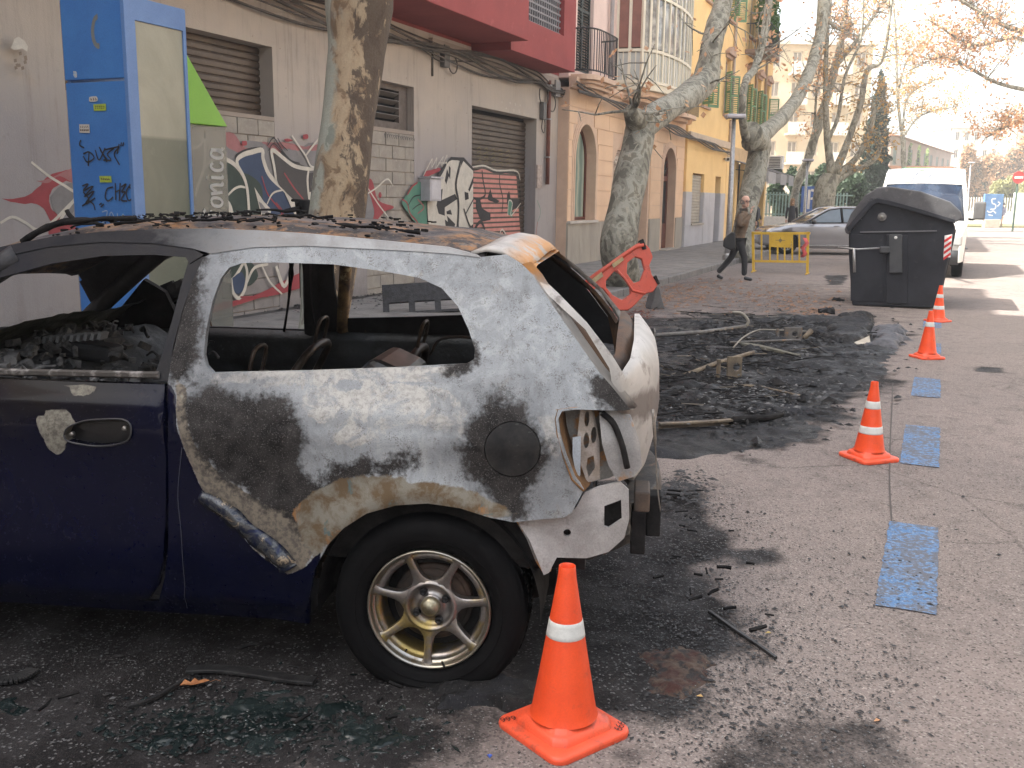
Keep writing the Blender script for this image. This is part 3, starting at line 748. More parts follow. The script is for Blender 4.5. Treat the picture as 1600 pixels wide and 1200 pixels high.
d.line(GW,z4((920,1000),(940,860),(1020,1000)),.03);d.line(GW,z4((1050,900),(1090,1000),(1130,850),(1240,1020),(1310,910)),.035)
for k in range(5):
    x=885+k*68
    for r in range(4):d.line(gm('old_yellow',(.2,.16,.07)),z4((x,75+r*40+k*8),(x+30,60+r*40+k*8),(x+40,90+r*40+k*8)),.02,False)
d.done('shutter_paint')

# =============== PHONE BOOTH ===============
NB=-5.75
sA,_=Wp(212,330,NB);sB,_=Wp(303,330,NB)
_,zT=Wp(206,-6,NB)
bo=thing('phone_booth','tall blue telephone booth with grimy side pane, stickers and black tags on its door','phone booth',P(sA,NB,0),SR)
L=sB-sA
nL,_=SPl(116,330,sA);WD=NB-nL
M_bb=mat('booth_blue',(.045,.17,.46),.42,c2=(.055,.20,.50),scale=2.5,c3=(.04,.14,.38),scale3=7,lo3=.6,hi3=.8,bs=30,bd=.0006,coat=.25)
M_bb2=mat('booth_frame_blue',(.10,.20,.42),.45,c2=(.12,.23,.46),scale=3)
# local x along street, y away from the road; front pane at y=0, blue door at x=0
MB().box(.0,.035,.03,WD,.06,zT-.62).build('door',M_bb,bo,bevel=.006)
MB().box(-.004,.035,.03,WD,zT-.6,zT).build('header_panel',M_bb,bo,bevel=.006)
MB().box(.02,L,WD-.04,WD,.05,zT-.02).build('back_panel',M_bb2,bo)
MB().box(.04,L-.02,.05,WD-.05,zT-.3,zT-.02).build('roof',M_bb2,bo)
MB().box(0.0,L,.04,WD,.0+.12,.17).build('base_plate',M_bb2,bo)
fr=MB().prism(rect(-.01,L,.13,zT+.0),[rect(.10,L-.035,.2,zT-.17)],-.005,.03).build('pane_frame',M_bb2,bo,bevel=.004)
m,t,b=nt('grimy_booth_pane');v=pos(t);n=noise_node(t,1.6,5,.6,1.2,v);n2=noise_node(t,9,6,.65,.6,v)
sx=N_(t,'ShaderNodeSeparateXYZ');t.links.new(v,sx.inputs[0])
k=mrange(t,sx.outputs[2],2.03,2.06)
cc=mixc(t,mrange(t,n.outputs[0],.35,.7),(.115,.13,.10),(.155,.17,.13));cd=mixc(t,mrange(t,n.outputs[0],.35,.7),(.26,.26,.20),(.35,.34,.27))
cc=mixc(t,k,cc,cd);cc=mixc(t,mrange(t,n2.outputs[0],.62,.8,0,.4),cc,(.3,.31,.26));t.links.new(cc,b.inputs['Base Color']);b.inputs['Roughness'].default_value=.28
bump(t,b,n2.outputs[0],.35,.01);M_pane=m
MB().box(.10,L-.035,.008,.014,.2,zT-.17).build('pane',M_pane,bo)
MB().box(L-.04,L,0.03,WD-.04,.13,.2).build('sill_bar',M_bb2,bo)
# handset emblem, tags and stickers on the door (x=0 plane)
def dn(u,v):
    n,z=SPl(u,v,sA);return (NB-n,z)
def dfill(mb,pts,lv,sm=True):
    q=[dn(*p) for p in pts]
    if sm:q=[(p.x,p.y) for p in smooth_path([Vector(a) for a in q+[q[0]]],4)][:-1]
    vs,tris,_=cdt(q);mb.add([(-.0065-.0008*lv,a,b_) for a,b_ in vs],tris)
def dline(mb,pts,w,lv):
    q=[dn(*p) for p in pts];q=[(p.x,p.y) for p in smooth_path([Vector(a) for a in q],4)] if len(q)>2 else q
    vs,fs=ribbon(q,w);mb.add([(-.0065-.0008*lv,a,b_) for a,b_ in vs],fs)
e=MB();dfill(e,zl((490,68),(470,90),(458,150),(465,205),(480,235),(500,245),(500,218),(488,215),(478,190),(474,150),(480,110),(492,95)),1);e.build('handset_emblem',mat('faded_gold',(.20,.21,.20),.6),bo,fix=False)
tg=MB()
for p in ([(408,700),(402,725),(425,740)],[(420,770),(450,760),(475,790),(440,810),(420,780)],[(445,830),(450,760)],[(480,750),(500,800),(530,740)],[(500,735),(540,810)],[(540,800),(505,750)],[(525,750),(575,740),(540,770),(560,800),(520,800)],[(550,745),(600,735),(575,770),(602,825)],[(600,720),(590,770)],[(612,712),(608,730)],[(623,712),(618,730)],
          [(415,930),(445,920),(420,955),(470,930),(425,985),(475,955),(430,1020),(480,990)],[(440,1000),(470,1020),(480,1050)],[(420,960),(450,1000),(415,1030)],[(500,1025),(512,1015)],[(508,1035),(524,1020)],
          [(570,935),(540,945),(530,985),(545,1005),(570,985)],[(580,915),(582,1000)],[(582,960),(602,950)],[(605,915),(600,1005)],[(610,935),(635,920),(612,960),(630,960),(610,1000),(640,1005)],[(650,930),(635,960),(645,1000),(665,990),(660,945),(645,935)],[(655,920),(652,935)],[(665,918),(662,932)]):
    dline(tg,zl(*p),.012,3)
tg.build('tag_writing',GB,bo,fix=False)['kind']='stuff'
tg=MB()
for p in ([(515,1060),(540,1055),(530,1100),(510,1120)],[(545,1110),(560,1060),(585,1110)],[(590,1065),(600,1110),(620,1070),(630,1110)],[(380,360),(372,375),(385,388)],[(390,372),(375,365)]):dline(tg,zl(*p),.009,3)
tg.build('tag_writing',mat('chalk_pen',(.35,.45,.6),.6),bo,fix=False)['kind']='stuff'
st=MB();dfill(st,zl((470,522),(533,518),(535,553),(473,555)),2,False);st.build('sticker',mat('lime_sticker',(.42,.5,.06),.5,c2=(.3,.4,.05),scale=30),bo,fix=False);st=MB();dfill(st,zl((500,880),(560,880),(563,912),(503,912)),2,False)
st.build('sticker',mat('lime_sticker',(.42,.5,.06),.5,c2=(.3,.4,.05),scale=30),bo,fix=False)
st=MB();dfill(st,zl((400,622),(450,622),(453,665),(402,664)),2,False);st.build('sticker',mat('white_sticker',(.6,.58,.5),.5,c2=(.5,.45,.4),scale=40),bo,fix=False);st=MB();dfill(st,zl((450,486),(470,482),(488,484),(490,505),(452,508)),2);dfill(st,zl((370,356),(386,360),(388,386),(376,386)),2)
st.build('sticker',mat('white_sticker',(.6,.58,.5),.5,c2=(.5,.45,.4),scale=40),bo,fix=False)
tg=MB()
for x in range(5):
    dline(tg,zl((406+x*9,630),(410+x*9,640)),.006,4);dline(tg,zl((405+x*9,650),(412+x*9,652)),.012,4)
    dline(tg,zl((480+x*10,532),(487+x*10,532)),.006,4);dline(tg,zl((480+x*10,541),(486+x*10,541)),.006,4);dline(tg,zl((510+x*9,890+x),(516+x*9,900)),.01,4)
for x in(458,470,482):dline(tg,zl((x,490),(x+4,500),(x,500)),.007,4)
tg.build('sticker_print',mat('print_dark',(.12,.07,.05),.6),bo,fix=False)
# green canopy and smoked side pane with vertical lettering behind the booth
NC=-6.35
s0,zc0=Wp(300,117,NC);s1,zc1=Wp(353,198,NC);_,zb=Wp(300,190,NC)
cn=thing('phone_canopy','lime green sloping canopy over a smoked side pane with white vertical lettering','phone canopy',P(0,NC,0),SR)
M_lime=mat('lime_panel',(.22,.52,.035),.45,c2=(.2,.47,.03),scale=2)
MB().prism([(s0-.15,zc0+.25),(s1,zc1),(s0-.15,zb-.02)],[],-.02,.35).build('canopy',M_lime,cn,bevel=.006)
sP,zP=Wp(305,195,NC);sQ,_=Wp(353,210,NC)
m,t,b=nt('smoked_pane');b.inputs['Base Color'].default_value=(.2,.21,.19,1);b.inputs['Roughness'].default_value=.15;b.inputs['Alpha'].default_value=.6
MB().box(s0-.15,sQ+.0,.0,.012,.3,zP).build('side_pane',m,cn)
MB().box(s0-.2,s0-.15,-.01,.05,.02,zc0+.2).build('post',M_bb2,cn)
lt=MB();rr=random.Random(2)
u0=338
def ltr(strokes,v0,h,off=0):
    for st_ in strokes:
        pts=[]
        for (a,b_) in st_:
            # letter space: x right along the word (which runs upward), y up (which points left)
            uu=347-30*b_-off;vv=v0-h*a
            pts.append(Wp(uu,vv,NC))
        q=[(p.x,p.y) for p in smooth_path([Vector(x) for x in pts],5)] if len(pts)>2 else pts
        vs,fs=ribbon(q,.03);lt.add([(x,-.006,z) for x,z in vs],fs)
cur=362
GL={'f':([[(.9,.9),(.5,1),(.35,.8),(.3,.0),(.1,-.35)],[(0,.55),(.8,.6)]],19),'o':([[(.5,.6),(.15,.45),(.1,.15),(.4,0),(.75,.15),(.8,.5),(.5,.6)]],18),'n':([[(.1,.6),(.2,0)],[(.2,.3),(.6,.62),(.75,.4),(.75,0),(.95,.05)]],21),
    'i':([[(.4,.6),(.35,0),(.6,.05)],[(.42,.8),(.45,.85)]],13),'c':([[(.8,.5),(.5,.62),(.15,.4),(.2,.05),(.6,0),(.85,.15)]],18),'a':([[(.8,.55),(.4,.6),(.15,.35),(.2,.05),(.5,.02),(.8,.3)],[(.82,.6),(.8,.05),(1,.02)]],19),'e':([[(.15,.3),(.75,.4),(.5,.62),(.15,.4),(.2,.05),(.6,0),(.85,.12)]],17)}
for ch in 'efonica':
    g,wd=GL[ch];ltr(g,cur,wd);cur-=wd*1.06
lt.build('lettering',mat('white_lettering',(.5,.5,.47),.6),cn,fix=False)
# drip-stained metal frame around it
# =============== PEACH BUILDING ===============
M_peach=mat('peach_render',(.78,.55,.37),.85,c2=(.72,.50,.335),scale=1.4,bs=50,bd=.002)
M_peach2=mat('peach_moulding',(.68,.49,.36),.8,c2=(.62,.44,.32),scale=3,bs=50,bd=.002)
M_pinkw=mat('pink_render',(.80,.62,.55),.85,c2=(.75,.58,.51),scale=1.2,bs=40,bd=.002)
M_plin=mat('plinth_stone',(.40,.36,.30),.85,c2=(.33,.295,.25),scale=2.5,c3=(.36,.33,.28),scale3=30,bs=90,bd=.003,stretch=(1,1,.35))
M_brwood=mat('brown_wood',(.13,.035,.02),.5,c2=(.1,.028,.018),scale=6)
M_cream=mat('cream_joinery',(.76,.70,.56),.55,c2=(.70,.64,.51),scale=3)
M_dgreen=mat('dark_green_shutter',(.035,.045,.042),.6,c2=(.05,.06,.055),scale=4)
M_iron=mat('wrought_iron',(.03,.03,.032),.6)
b2=bld('peach_building','peach rendered town house with arched ground floor, curved balcony and cream glazed bay',N2)
def archpoly(x0,x1,z0,zs,zt,n=14):
    return [(x0,z0),(x1,z0)]+arc((x0+x1)/2,zs,(x1-x0)/2,zt-zs,0,180,n)
S0,S1=SE+.002,31.85
w1=archpoly(21.12,22.95,1.12,2.35,3.32);w2=[(24.45,.13),(27.75,.13),(27.75,2.55),(27.35,2.95),(26.9,3.1),(25.3,3.1),(24.85,2.95),(24.45,2.55)];w3=archpoly(29.25,30.75,.16,2.45,3.18)
w1=archpoly(21.5,22.95,1.12,2.5,3.32)
facade('ground_wall',[(S0,1.08),(S1,1.08),(S1,4.05),(S0,4.05)],[w1]+[],M_peach,b2,.3) if False else None
MB().prism([(S0,0),(w2[0][0],0),(w2[0][0],.13),(w2[0][0],2.55),(24.85,2.95),(25.3,3.1),(26.9,3.1),(27.35,2.95),(27.75,2.55),(27.75,0),(29.25,0),(29.25,2.45)]+list(reversed(arc(30.0,2.45,.75,.73,0,180,14)))[1:]+[(30.75,0),(S1,0),(S1,4.05),(S0,4.05)],[w1],0,.3).build('ground_wall',M_peach2,b2)
MB().box(S0,S1,.34,8,0,13.0).build('inner_block',M_pinkw,b2)
win2=[rect(21.55,22.65,4.45,7.2),rect(30.0,30.75,4.95,7.0),rect(25.2,29.2,4.6,7.3)]
MB().prism([(S0,4.25),(S1,4.25),(S1,13.0),(S0,13.0)],win2,.02,.32).build('upper_wall',M_pinkw,b2)
# rusticated stones, each its own
holes=[(21.30,23.12,1.0,2.5,22.225,.93,3.52),(24.3,27.9,0,3.2,None,0,0),(29.05,30.95,0,2.45,30.0,.95,3.40)]
blkn=0;first=None
def rust(a,b_,z0,z1):
    global first
    if b_-a<.08:return
    o=MB().box(a+.008,b_-.008,-.02,.004,z0+.008,z1-.008).build('facing_stone',M_peach,b2)
zz=1.09;row=0
while zz<4.0:
    h=.365;z1=min(zz+h,4.04);zm=(zz+z1)/2
    iv=[(S0,S1)]
    for (a,b_,z0,zs,cx,rx,zt) in holes:
        if zm<zs:cut=(a,b_)
        elif cx and zm<zt:
            q=max(0,1-((zz-zs)/(zt-zs))**2);hw_=rx*math.sqrt(q);cut=(cx-hw_,cx+hw_)
        elif not cx and zm<3.2:cut=(a,b_)
        else:continue
        nv=[]
        for (p,q) in iv:
            if cut[1]<=p or cut[0]>=q:nv.append((p,q));continue
            if cut[0]>p:nv.append((p,cut[0]))
            if cut[1]<q:nv.append((cut[1],q))
        iv=nv
    for (p,q) in iv:
        nst=max(1,round((q-p)/1.1));off=0
        for k in range(nst):rust(p+(q-p)*k/nst,p+(q-p)*(k+1)/nst,zz,z1)
    zz=z1;row+=1
def archivolt(x0,x1,z0,zs,zt,wd,y0,y1,m,name='arch_moulding'):
    cx=(x0+x1)/2;inn=[(x1,z0)]+arc(cx,zs,(x1-x0)/2,zt-zs,0,180,16)+[(x0,z0)]
    out=[(x0-wd,z0)]+arc(cx,zs,(x1-x0)/2+wd,zt-zs+wd,180,0,16)+[(x1+wd,z0)]
    return MB().prism(inn+out,(),y0,y1).build(name,m,b2,bevel=.008)
for (a,b_,z0,zs,zt) in((21.5,22.95,1.13,2.5,3.32),(29.25,30.75,.13,2.45,3.18)):
    archivolt(a,b_,z0,zs,zt,.07,-.05,.02,M_peach2);archivolt(a-.075,b_+.075,z0,zs,zt+.07,.07,-.035,.02,M_peach2);archivolt(a-.15,b_+.15,z0,zs,zt+.14,.06,-.022,.02,M_peach2)
# arched window with pale curtains
MB().prism(archpoly(21.5,22.95,1.13,2.5,3.32),[archpoly(21.58,22.87,1.2,2.5,3.24)],.2,.27).build('window_frame',M_brwood,b2)
m,t,b=nt('curtained_pane');v=pos(t);wv=N_(t,'ShaderNodeTexWave');wv.inputs['Scale'].default_value=2.2;wv.inputs['Distortion'].default_value=1.5;t.links.new(v,wv.inputs[0])
t.links.new(ramp(t,wv.outputs[0],[(0,(.16,.24,.21)),(.7,(.28,.37,.33)),(1,(.42,.47,.36))]),b.inputs[0]);b.inputs['Roughness'].default_value=.12;M_curt=m
MB().prism(archpoly(21.56,22.89,1.18,2.5,3.26),[],.235,.245).build('pane',M_curt,b2)
MB().box(21.1,23.1,-.1,.02,1.06,1.12).build('window_sill',mat('marble_sill',(.55,.5,.45),.4),b2,bevel=.006)
# wide doorway with roller shutter
slats(b2,24.46,27.74,.14,3.0,.24,mat('peach_shutter',(.40,.30,.23),.6,.1,c2=(.33,.25,.19),scale=3),.095)
MB().prism([(24.46,2.9),(27.74,2.9),(27.74,3.09),(24.46,3.09)],[],.18,.3).build('shutter_box',M_peach2,b2)
gb=MB()
for r in range(2):
    for k in range(4):
        u,v=961+k*10,245+r*14
        q=[Wp(u+a,v+b_,N2-.21) for a,b_ in((0,3),(4,0),(6,4),(2,8),(0,3),(5,3),(6,10),(2,12))]
        vs,fs=ribbon([(p.x,p.y) for p in smooth_path([Vector(x) for x in q],3)],.05);gb.add([(x,.222-.0005*k,z) for x,z in vs],fs)
gb.build('shutter_paint',mat('pale_spray',(.62,.55,.47),.7),b2,fix=False)
# brown door with iron fanlight
MB().prism(archpoly(29.27,30.73,.14,2.45,3.17),[rect(29.4,29.95,.9,2.2),rect(30.05,30.6,.9,2.2),archpoly(29.42,30.58,2.35,2.5,3.05)],.2,.26).build('door',M_brwood,b2)
MB().prism(archpoly(29.3,30.7,.15,2.45,3.15),[],.262,.27).build('door_glass',M_glass,b2)
ir=MB()
for a in range(15,180,25):ir.bar((30.0,.19,2.38),(30.0+.55*math.cos(R(a)),.19,2.45+.55*math.sin(R(a))),.02,.02)
for r_ in(.2,.4):ir.tube([(30+r_*math.cos(R(a)),.19,2.42+r_*math.sin(R(a))) for a in range(0,181,15)],.012,5)
for x in(29.55,29.75,30.2,30.4):ir.bar((x,.19,.95),(x,.19,2.15),.02,.02)
ir.build('iron_grille',M_iron,b2)
MB().box(29.1,30.9,-.25,.1,.0,.15).build('door_step',M_plin,b2,bevel=.01)
# plinth slabs
sl_=None
for (a,b_) in((S0,24.3),(27.9,29.05),(30.95,S1)):
    k=max(1,round((b_-a)/.82));w_=(b_-a)/k
    for i in range(k):MB().box(a+w_*i+.006,a+w_*(i+1)-.006,-.05,.003,.0,1.075-random.random()*.004).build('plinth_slab',M_plin,b2,bevel=.005,seg=1)
# ledge and moulded balcony
prof=[(0.0,4.02),(-.06,4.04),(-.08,4.10),(-.16,4.14),(-.18,4.20),(-.18,4.26),(0.02,4.28)]
k=len(prof);MB().add([(S0,a,b_) for a,b_ in prof]+[(S1,a,b_) for a,b_ in prof],[(i,i+1,k+i+1,k+i) for i in range(k-1)]+[tuple(range(k)),tuple(range(2*k-1,k-1,-1))]).build('string_course',M_peach2,b2)
def bowslab(x0,x1,dep,z0,z1,name,m):
    cx=(x0+x1)/2;q=[(x1,0.02)]+[(cx+(x1-x0)/2*math.cos(R(a))*abs(math.cos(R(a)))**-.35 if False else cx+(x1-x0)/2*math.copysign(abs(math.cos(R(a)))**.5,math.cos(R(a))),-dep*abs(math.sin(R(a)))**.5) for a in range(0,181,12)]+[(x0,0.02)]
    return q
for z0,z1,dp_,dx in((4.0,4.07,.25,.35),(4.07,4.15,.38,.2),(4.15,4.22,.46,.1),(4.22,4.33,.55,0)):
    q=bowslab(21.2+dx,23.3-dx,dp_,0,0,'',None);MB().prism(q,(),z0,z1,ax='xy').build('balcony_slab',M_peach2,b2,bevel=.01)
q=bowslab(21.24,23.26,.51,0,0,'',None)
q3=[Vector((a,b_,0)) for a,b_ in q]
rl=MB()
L_=[0]
for i in range(1,len(q3)):L_.append(L_[-1]+(q3[i]-q3[i-1]).length)
def atl(d_):
    for i in range(1,len(q3)):
        if L_[i]>=d_:
            f_=(d_-L_[i-1])/(L_[i]-L_[i-1]+1e-9);return q3[i-1].lerp(q3[i],f_)
    return q3[-1]
for z in(4.42,5.30):MB().tube([p+Vector((0,0,z)) for p in q3],.018,6).build('rail',M_iron,b2)
nb=int(L_[-1]/.105);bm_=MB().box(-.008,.008,-.008,.008,0,.9)
f0=None
for i in range(nb):
    p=atl(i*.105)
    if f0 is None:f0=bm_.build('baluster',M_iron,b2);f0.location=(p.x,p.y,4.4)
    else:inst(f0,b2,(p.x,p.y,4.4))
# louvred shutters
lm={}
def louv(parent,x0,x1,z0,z1,y,m,name='shutter',pitch=.06,th=.04):
    key=(m.name,round(x1-x0,2),round(z1-z0,2),pitch)
    if key in lm:return inst(lm[key],parent,(x0,y,z0))
    mb=MB();w_=x1-x0;h=z1-z0;f=.05
    mb.box(0,f,0,th,0,h);mb.box(w_-f,w_,0,th,0,h);mb.box(f,w_-f,0,th,0,f*1.4);mb.box(f,w_-f,0,th,h-f*1.4,h);mb.box(f,w_-f,0,th,h*.5-.03,h*.5+.03)
    z=f*1.6
    while z<h-f*1.6:
        mb.obox((w_/2,th/2,z),(w_-2*f,th*1.1,.008),Matrix.Rotation(R(-32),3,'X'));z+=pitch
    o=mb.build(name,m,parent);o.location=(x0,y,z0);lm[key]=o;return o
louv(b2,21.56,22.10,4.45,7.2,.1,M_dgreen);louv(b2,22.10,22.64,4.45,7.2,.1,M_dgreen)
louv(b2,30.01,30.74,4.95,7.0,-.03,M_dgreen)
MB().box(29.95,30.8,-.12,.02,4.86,4.93).build('window_sill',M_peach2,b2)
MB().tube([(23.75,-.07,4.3),(23.75,-.07,15)],.05,10).build('downpipe',mat('grey_pipe',(.4,.37,.36),.5),b2)
# glazed bay (mirador)
by=[(24.45,0.0),(24.55,-.62),(24.95,-.86),(25.7,-.98),(26.6,-1.03),(27.5,-1.0),(28.4,-.9),(29.2,-.7),(29.6,-.35),(29.7,0)]
zt_=7.9
MB().prism([(a,b_-.0) for a,b_ in by],(),4.32,4.5,ax='xy').build('bay_floor',M_cream,b2,bevel=.02)
q=[(27.1+(a-27.1)*.96,b_*.85) for a,b_ in by];MB().prism(q,(),4.2,4.32,ax='xy').build('bay_corbel',M_peach2,b2,bevel=.02)
q=[(27.1+(a-27.1)*.9,b_*.6) for a,b_ in by];MB().prism(q,(),4.08,4.2,ax='xy').build('bay_corbel',M_peach2,b2,bevel=.02)
m,t,b=nt('bay_glass');v=pos(t);n=noise_node(t,1.3,4,.7,1.5,v)
t.links.new(ramp(t,n.outputs[0],[(.3,(.05,.055,.06)),(.5,(.25,.25,.24)),(.62,(.48,.46,.42)),(.75,(.35,.38,.44))]),b.inputs[0]);b.inputs['Roughness'].default_value=.06;M_bayg=m
M_frost=mat('frosted_pane',(.52,.52,.48),.35,c2=(.46,.47,.44),scale=3)
lv_=[(4.5,5.25),(5.3,6.55),(6.6,7.85)]
pd=[]
for i in range(len(by)-1):
    a=Vector((*by[i],0));c=Vector((*by[i+1],0));n=2 if i not in(0,8) else 1
    if i==0:n=2
    for k in range(n):pd.append((a.lerp(c,k/n),a.lerp(c,(k+1)/n)))
for (a,c) in pd:
    dv=(c-a).normalized();nn=Vector((dv.y,-dv.x,0));
    MB().bar(a+Vector((0,0,4.5)),a+Vector((0,0,zt_)),.07,.07,up=nn).build('mullion',M_cream,b2)
    for li,(z0,z1) in enumerate(lv_):
        inn=-nn*.02
        q=[a+dv*.03,c-dv*.03]
        vs=[q[0]+Vector((0,0,z0+.04)),q[1]+Vector((0,0,z0+.04)),q[1]+Vector((0,0,z1-.04)),q[0]+Vector((0,0,z1-.04))]
        side=a.y>-.61 and a.x<25
        mm_=M_frost if li==0 else (mat('bay_blind',(.28,.12,.09),.6) if side else M_bayg)
        MB().add(vs,[(0,1,2,3)]).build('pane',mm_,b2,fix=False)
        if li==0:MB().bar(a.lerp(c,.5)+Vector((0,0,z0)),a.lerp(c,.5)+Vector((0,0,z1)),.025,.03,up=nn).build('glazing_bar',M_cream,b2)
for z in(4.52,5.27,6.57,7.87):
    for (a,c) in pd:MB().bar(a+Vector((0,0,z)),c+Vector((0,0,z)),.075,.07).build('transom',M_cream,b2)
MB().prism([(27.1+(a-27.1)*.98,min(0,b_+.12)) for a,b_ in by],(),4.5,7.9,ax='xy').build('bay_interior',mat('bay_inner',(.2,.17,.14),.8),b2)
MB().prism([(27.1+(a-27.1)*1.03,b_*1.08) for a,b_ in by],(),7.9,8.1,ax='xy').build('bay_roof',M_cream,b2)
# second small balcony over the door
for z0,z1,dp_,dx in((3.98,4.08,.3,.2),(4.08,4.2,.5,0)):
    MB().prism(bowslab(29.75+dx,31.6-dx,dp_,0,0,'',None),(),z0,z1,ax='xy').build('balcony_slab',M_peach2,b2,bevel=.01)
for i in range(16):
    inst(f0,b2,(29.8+i*.12,-.46,4.2),scale=(1,1,.62))
MB().tube([(29.78,-.46,4.76),(31.6,-.46,4.76)],.018,6).build('rail',M_iron,b2)
c2_=thing('cable_bundle','black cables draped along the string course of the peach and yellow houses','cables',P(0,N2,0),SR)
for k in range(5):
    rr=random.Random(k+50);pts=[]
    for s,z in zip(np.linspace(20.9,38.3,20),np.linspace(4.1,3.45,20)):
        pts.append((s,-.24-.02*k,z-.04*k+.05*math.sin(s*1.3+k)-.03*rr.random()))
    MB().tube(smooth_path(pts,3),.02+.008*(k%2),6).build('cable',M_cab,c2_,True)
MB().tube(smooth_path([(24.7,-.25,3.75),(24.9,-.25,3.5),(25.2,-.22,3.2),(25.5,-.2,3.25),(25.3,-.2,3.5)],5),.035,6).build('cable_loop',M_cab,c2_,True)

# =============== YELLOW BUILDING ===============
M_yel=mat('yellow_render',(.84,.58,.26),.85,c2=(.78,.53,.235),scale=1.1,bs=50,bd=.002)
M_dado=mat('grey_dado',(.48,.47,.49),.85,c2=(.42,.41,.43),scale=1.6,c3=(.44,.41,.38),scale3=7,bs=60,bd=.002)
M_grn=mat('green_shutter',(.12,.25,.13),.55,c2=(.15,.28,.15),scale=5)
b3=bld('yellow_building','tall yellow ochre house with green louvred shutters, pediments and a grey dado',N3)
Y0,Y1=S1+.004,47.6
cols=[(34.0,0),(37.6,1),(41.9,2),(44.3,3),(46.5,4)]
W3=.95;rows=[(4.75,6.75),(8.1,10.1),(11.4,13.3)]
hs_=[rect(c-W3/2,c+W3/2,z0,z1) for c,_ in cols for z0,z1 in rows]
MB().prism([(Y0,1.9),(Y1,1.9),(Y1,15.2),(Y0,15.2)],hs_+[rect(32.75,34.5,1.901 if False else 1.95,2.5),rect(36.35,37.3,1.95,2.5)],0,.3).build('wall',M_yel,b3) if False else None
MB().prism([(Y0,3.7),(Y1,3.7),(Y1,14.3),(Y0,14.3)],hs_,0,.3).build('wall',M_yel,b3)
MB().prism([(Y0,1.9),(32.75,1.9),(32.75,2.52),(34.5,2.52),(34.5,1.9),(36.35,1.9),(36.35,2.5),(37.3,2.5),(37.3,1.9),(38.2,1.9),(38.2,3.7),(Y0,3.7)],(),0,.3).build('wall',M_yel,b3)
MB().prism([(Y0,0),(36.35,0),(36.35,1.9),(34.5,1.9),(34.5,.85),(32.75,.85),(32.75,1.9),(Y0,1.9)],(),-.012,.3).build('dado',M_dado,b3)
MB().prism([(37.3,0),(38.2,0),(38.2,1.9),(37.3,1.9)],(),-.012,.3).build('dado',M_dado,b3)
# dado stones
for (a,b_) in((Y0,32.7),(34.55,36.3),(37.35,38.15)):
    for j,(z0,z1) in enumerate(((0,.78),(.8,1.34),(1.36,1.88))):
        k=max(1,round((b_-a)/1.0))
        for i in range(k):MB().box(a+(b_-a)*i/k+.006,a+(b_-a)*(i+1)/k-.006,-.026,-.0125,z0+.004,z1-.004).build('dado_stone',M_dado,b3)
slats(b3,32.76,34.49,.87,2.5,.12,mat('white_shutter',(.42,.38,.31),.6,c2=(.33,.29,.24),scale=4,c3=(.2,.15,.1),scale3=9,lo3=.6,hi3=.7),.1)
MB().box(32.7,34.55,-.06,.1,.8,.86).build('window_sill',M_plin,b3)
MB().box(36.36,37.29,.2,.26,.05,2.49).build('door',mat('grey_door',(.22,.2,.19),.6),b3)
MB().box(38.2,Y1-.02,.0,.3,3.2,3.7).build('shop_fascia',mat('shop_fascia_cream',(.55,.38,.2),.7),b3)
for x in(38.2,40.1,42.6,44.9,47.1):MB().box(x,x+.48,-.01,.32,0,3.2).build('pier',M_yel,b3)
MB().box(38.3,47.5,.5,7,0,3.19).build('shop_interior',mat('shop_dark',(.05,.045,.04),.8),b3)
for (a,b_) in((38.7,40.1),(40.6,42.6),(43.1,44.9),(45.4,47.1)):
    MB().prism(rect(a,b_,.1,3.15),[rect(a+.08,b_-.08,.5,2.4),rect(a+.08,b_-.08,2.5,3.05)],.3,.36).build('shop_frame',M_iron,b3)
    MB().box(a,b_,.37,.375,.1,3.15).build('pane',M_glass,b3)
MB().box(Y0,Y1-.01,.35,8,3.7,14.3).build('inner_block',M_yel,b3);MB().box(Y0,38.2,.35,8,0,3.7).build('inner_block',M_yel,b3)
MB().box(Y0,38.6,-.1,.02,3.55,3.8).build('string_course',mat('pale_band',(.55,.44,.33),.8),b3,bevel=.02)
M_ped=mat('pediment_stone',(.45,.30,.22),.8);M_wfr=mat('window_frame_pale',(.52,.40,.33),.6)
gmesh={}
for c,ci in cols:
    for ri,(z0,z1) in enumerate(rows):
        MB().prism(rect(c-W3/2,c+W3/2,z0,z1),[rect(c-W3/2+.07,c-.03,z0+.07,z0+1.25),rect(c+.03,c+W3/2-.07,z0+.07,z0+1.25),rect(c-W3/2+.07,c-.03,z0+1.32,z1-.07),rect(c+.03,c+W3/2-.07,z0+1.32,z1-.07)],.14,.2).build('window_frame',M_wfr,b3)
        MB().box(c-W3/2,c+W3/2,.205,.21,z0,z1).build('pane',M_glass if ri!=0 else M_bayg,b3)
        MB().prism([(c-.68,z1+.12),(c+.68,z1+.12),(c+.68,z1+.2),(c,z1+.42),(c-.68,z1+.2)],(),-.16,.0-.002).build('pediment',M_ped,b3)
        MB().box(c-.6,c+.6,-.05,-.002,z1,z1+.118).build('lintel',M_ped,b3)
        MB().box(c-.6,c+.6,-.1,.1,z0-.08,z0-.002).build('window_sill',M_ped,b3)
        # leaves folded half open
        for sg in(-1,1):
            if (ci,ri)==(2,1):continue
            o=louv(b3,0,.47,0,1.45,0,M_grn,pitch=.07);
            if o.location.length==0 and o.name=='shutter':pass
            o.location=(c+sg*W3/2,-.03,z0+.02);a=random.choice([12,20,35,60]);o.rotation_euler=(0,0,R(-a) if sg>0 else R(180+a))
# corner pipes
for x in(38.3,43.1,45.5):
    MB().tube([(x,-.07,3.8 if x<45 else 3.7),(x,-.07,15)],.055,8).build('downpipe',mat('ochre_pipe',(.5,.4,.33),.6) if x<40 else mat('ochre_pipe2',(.3,.22,.15),.6),b3)
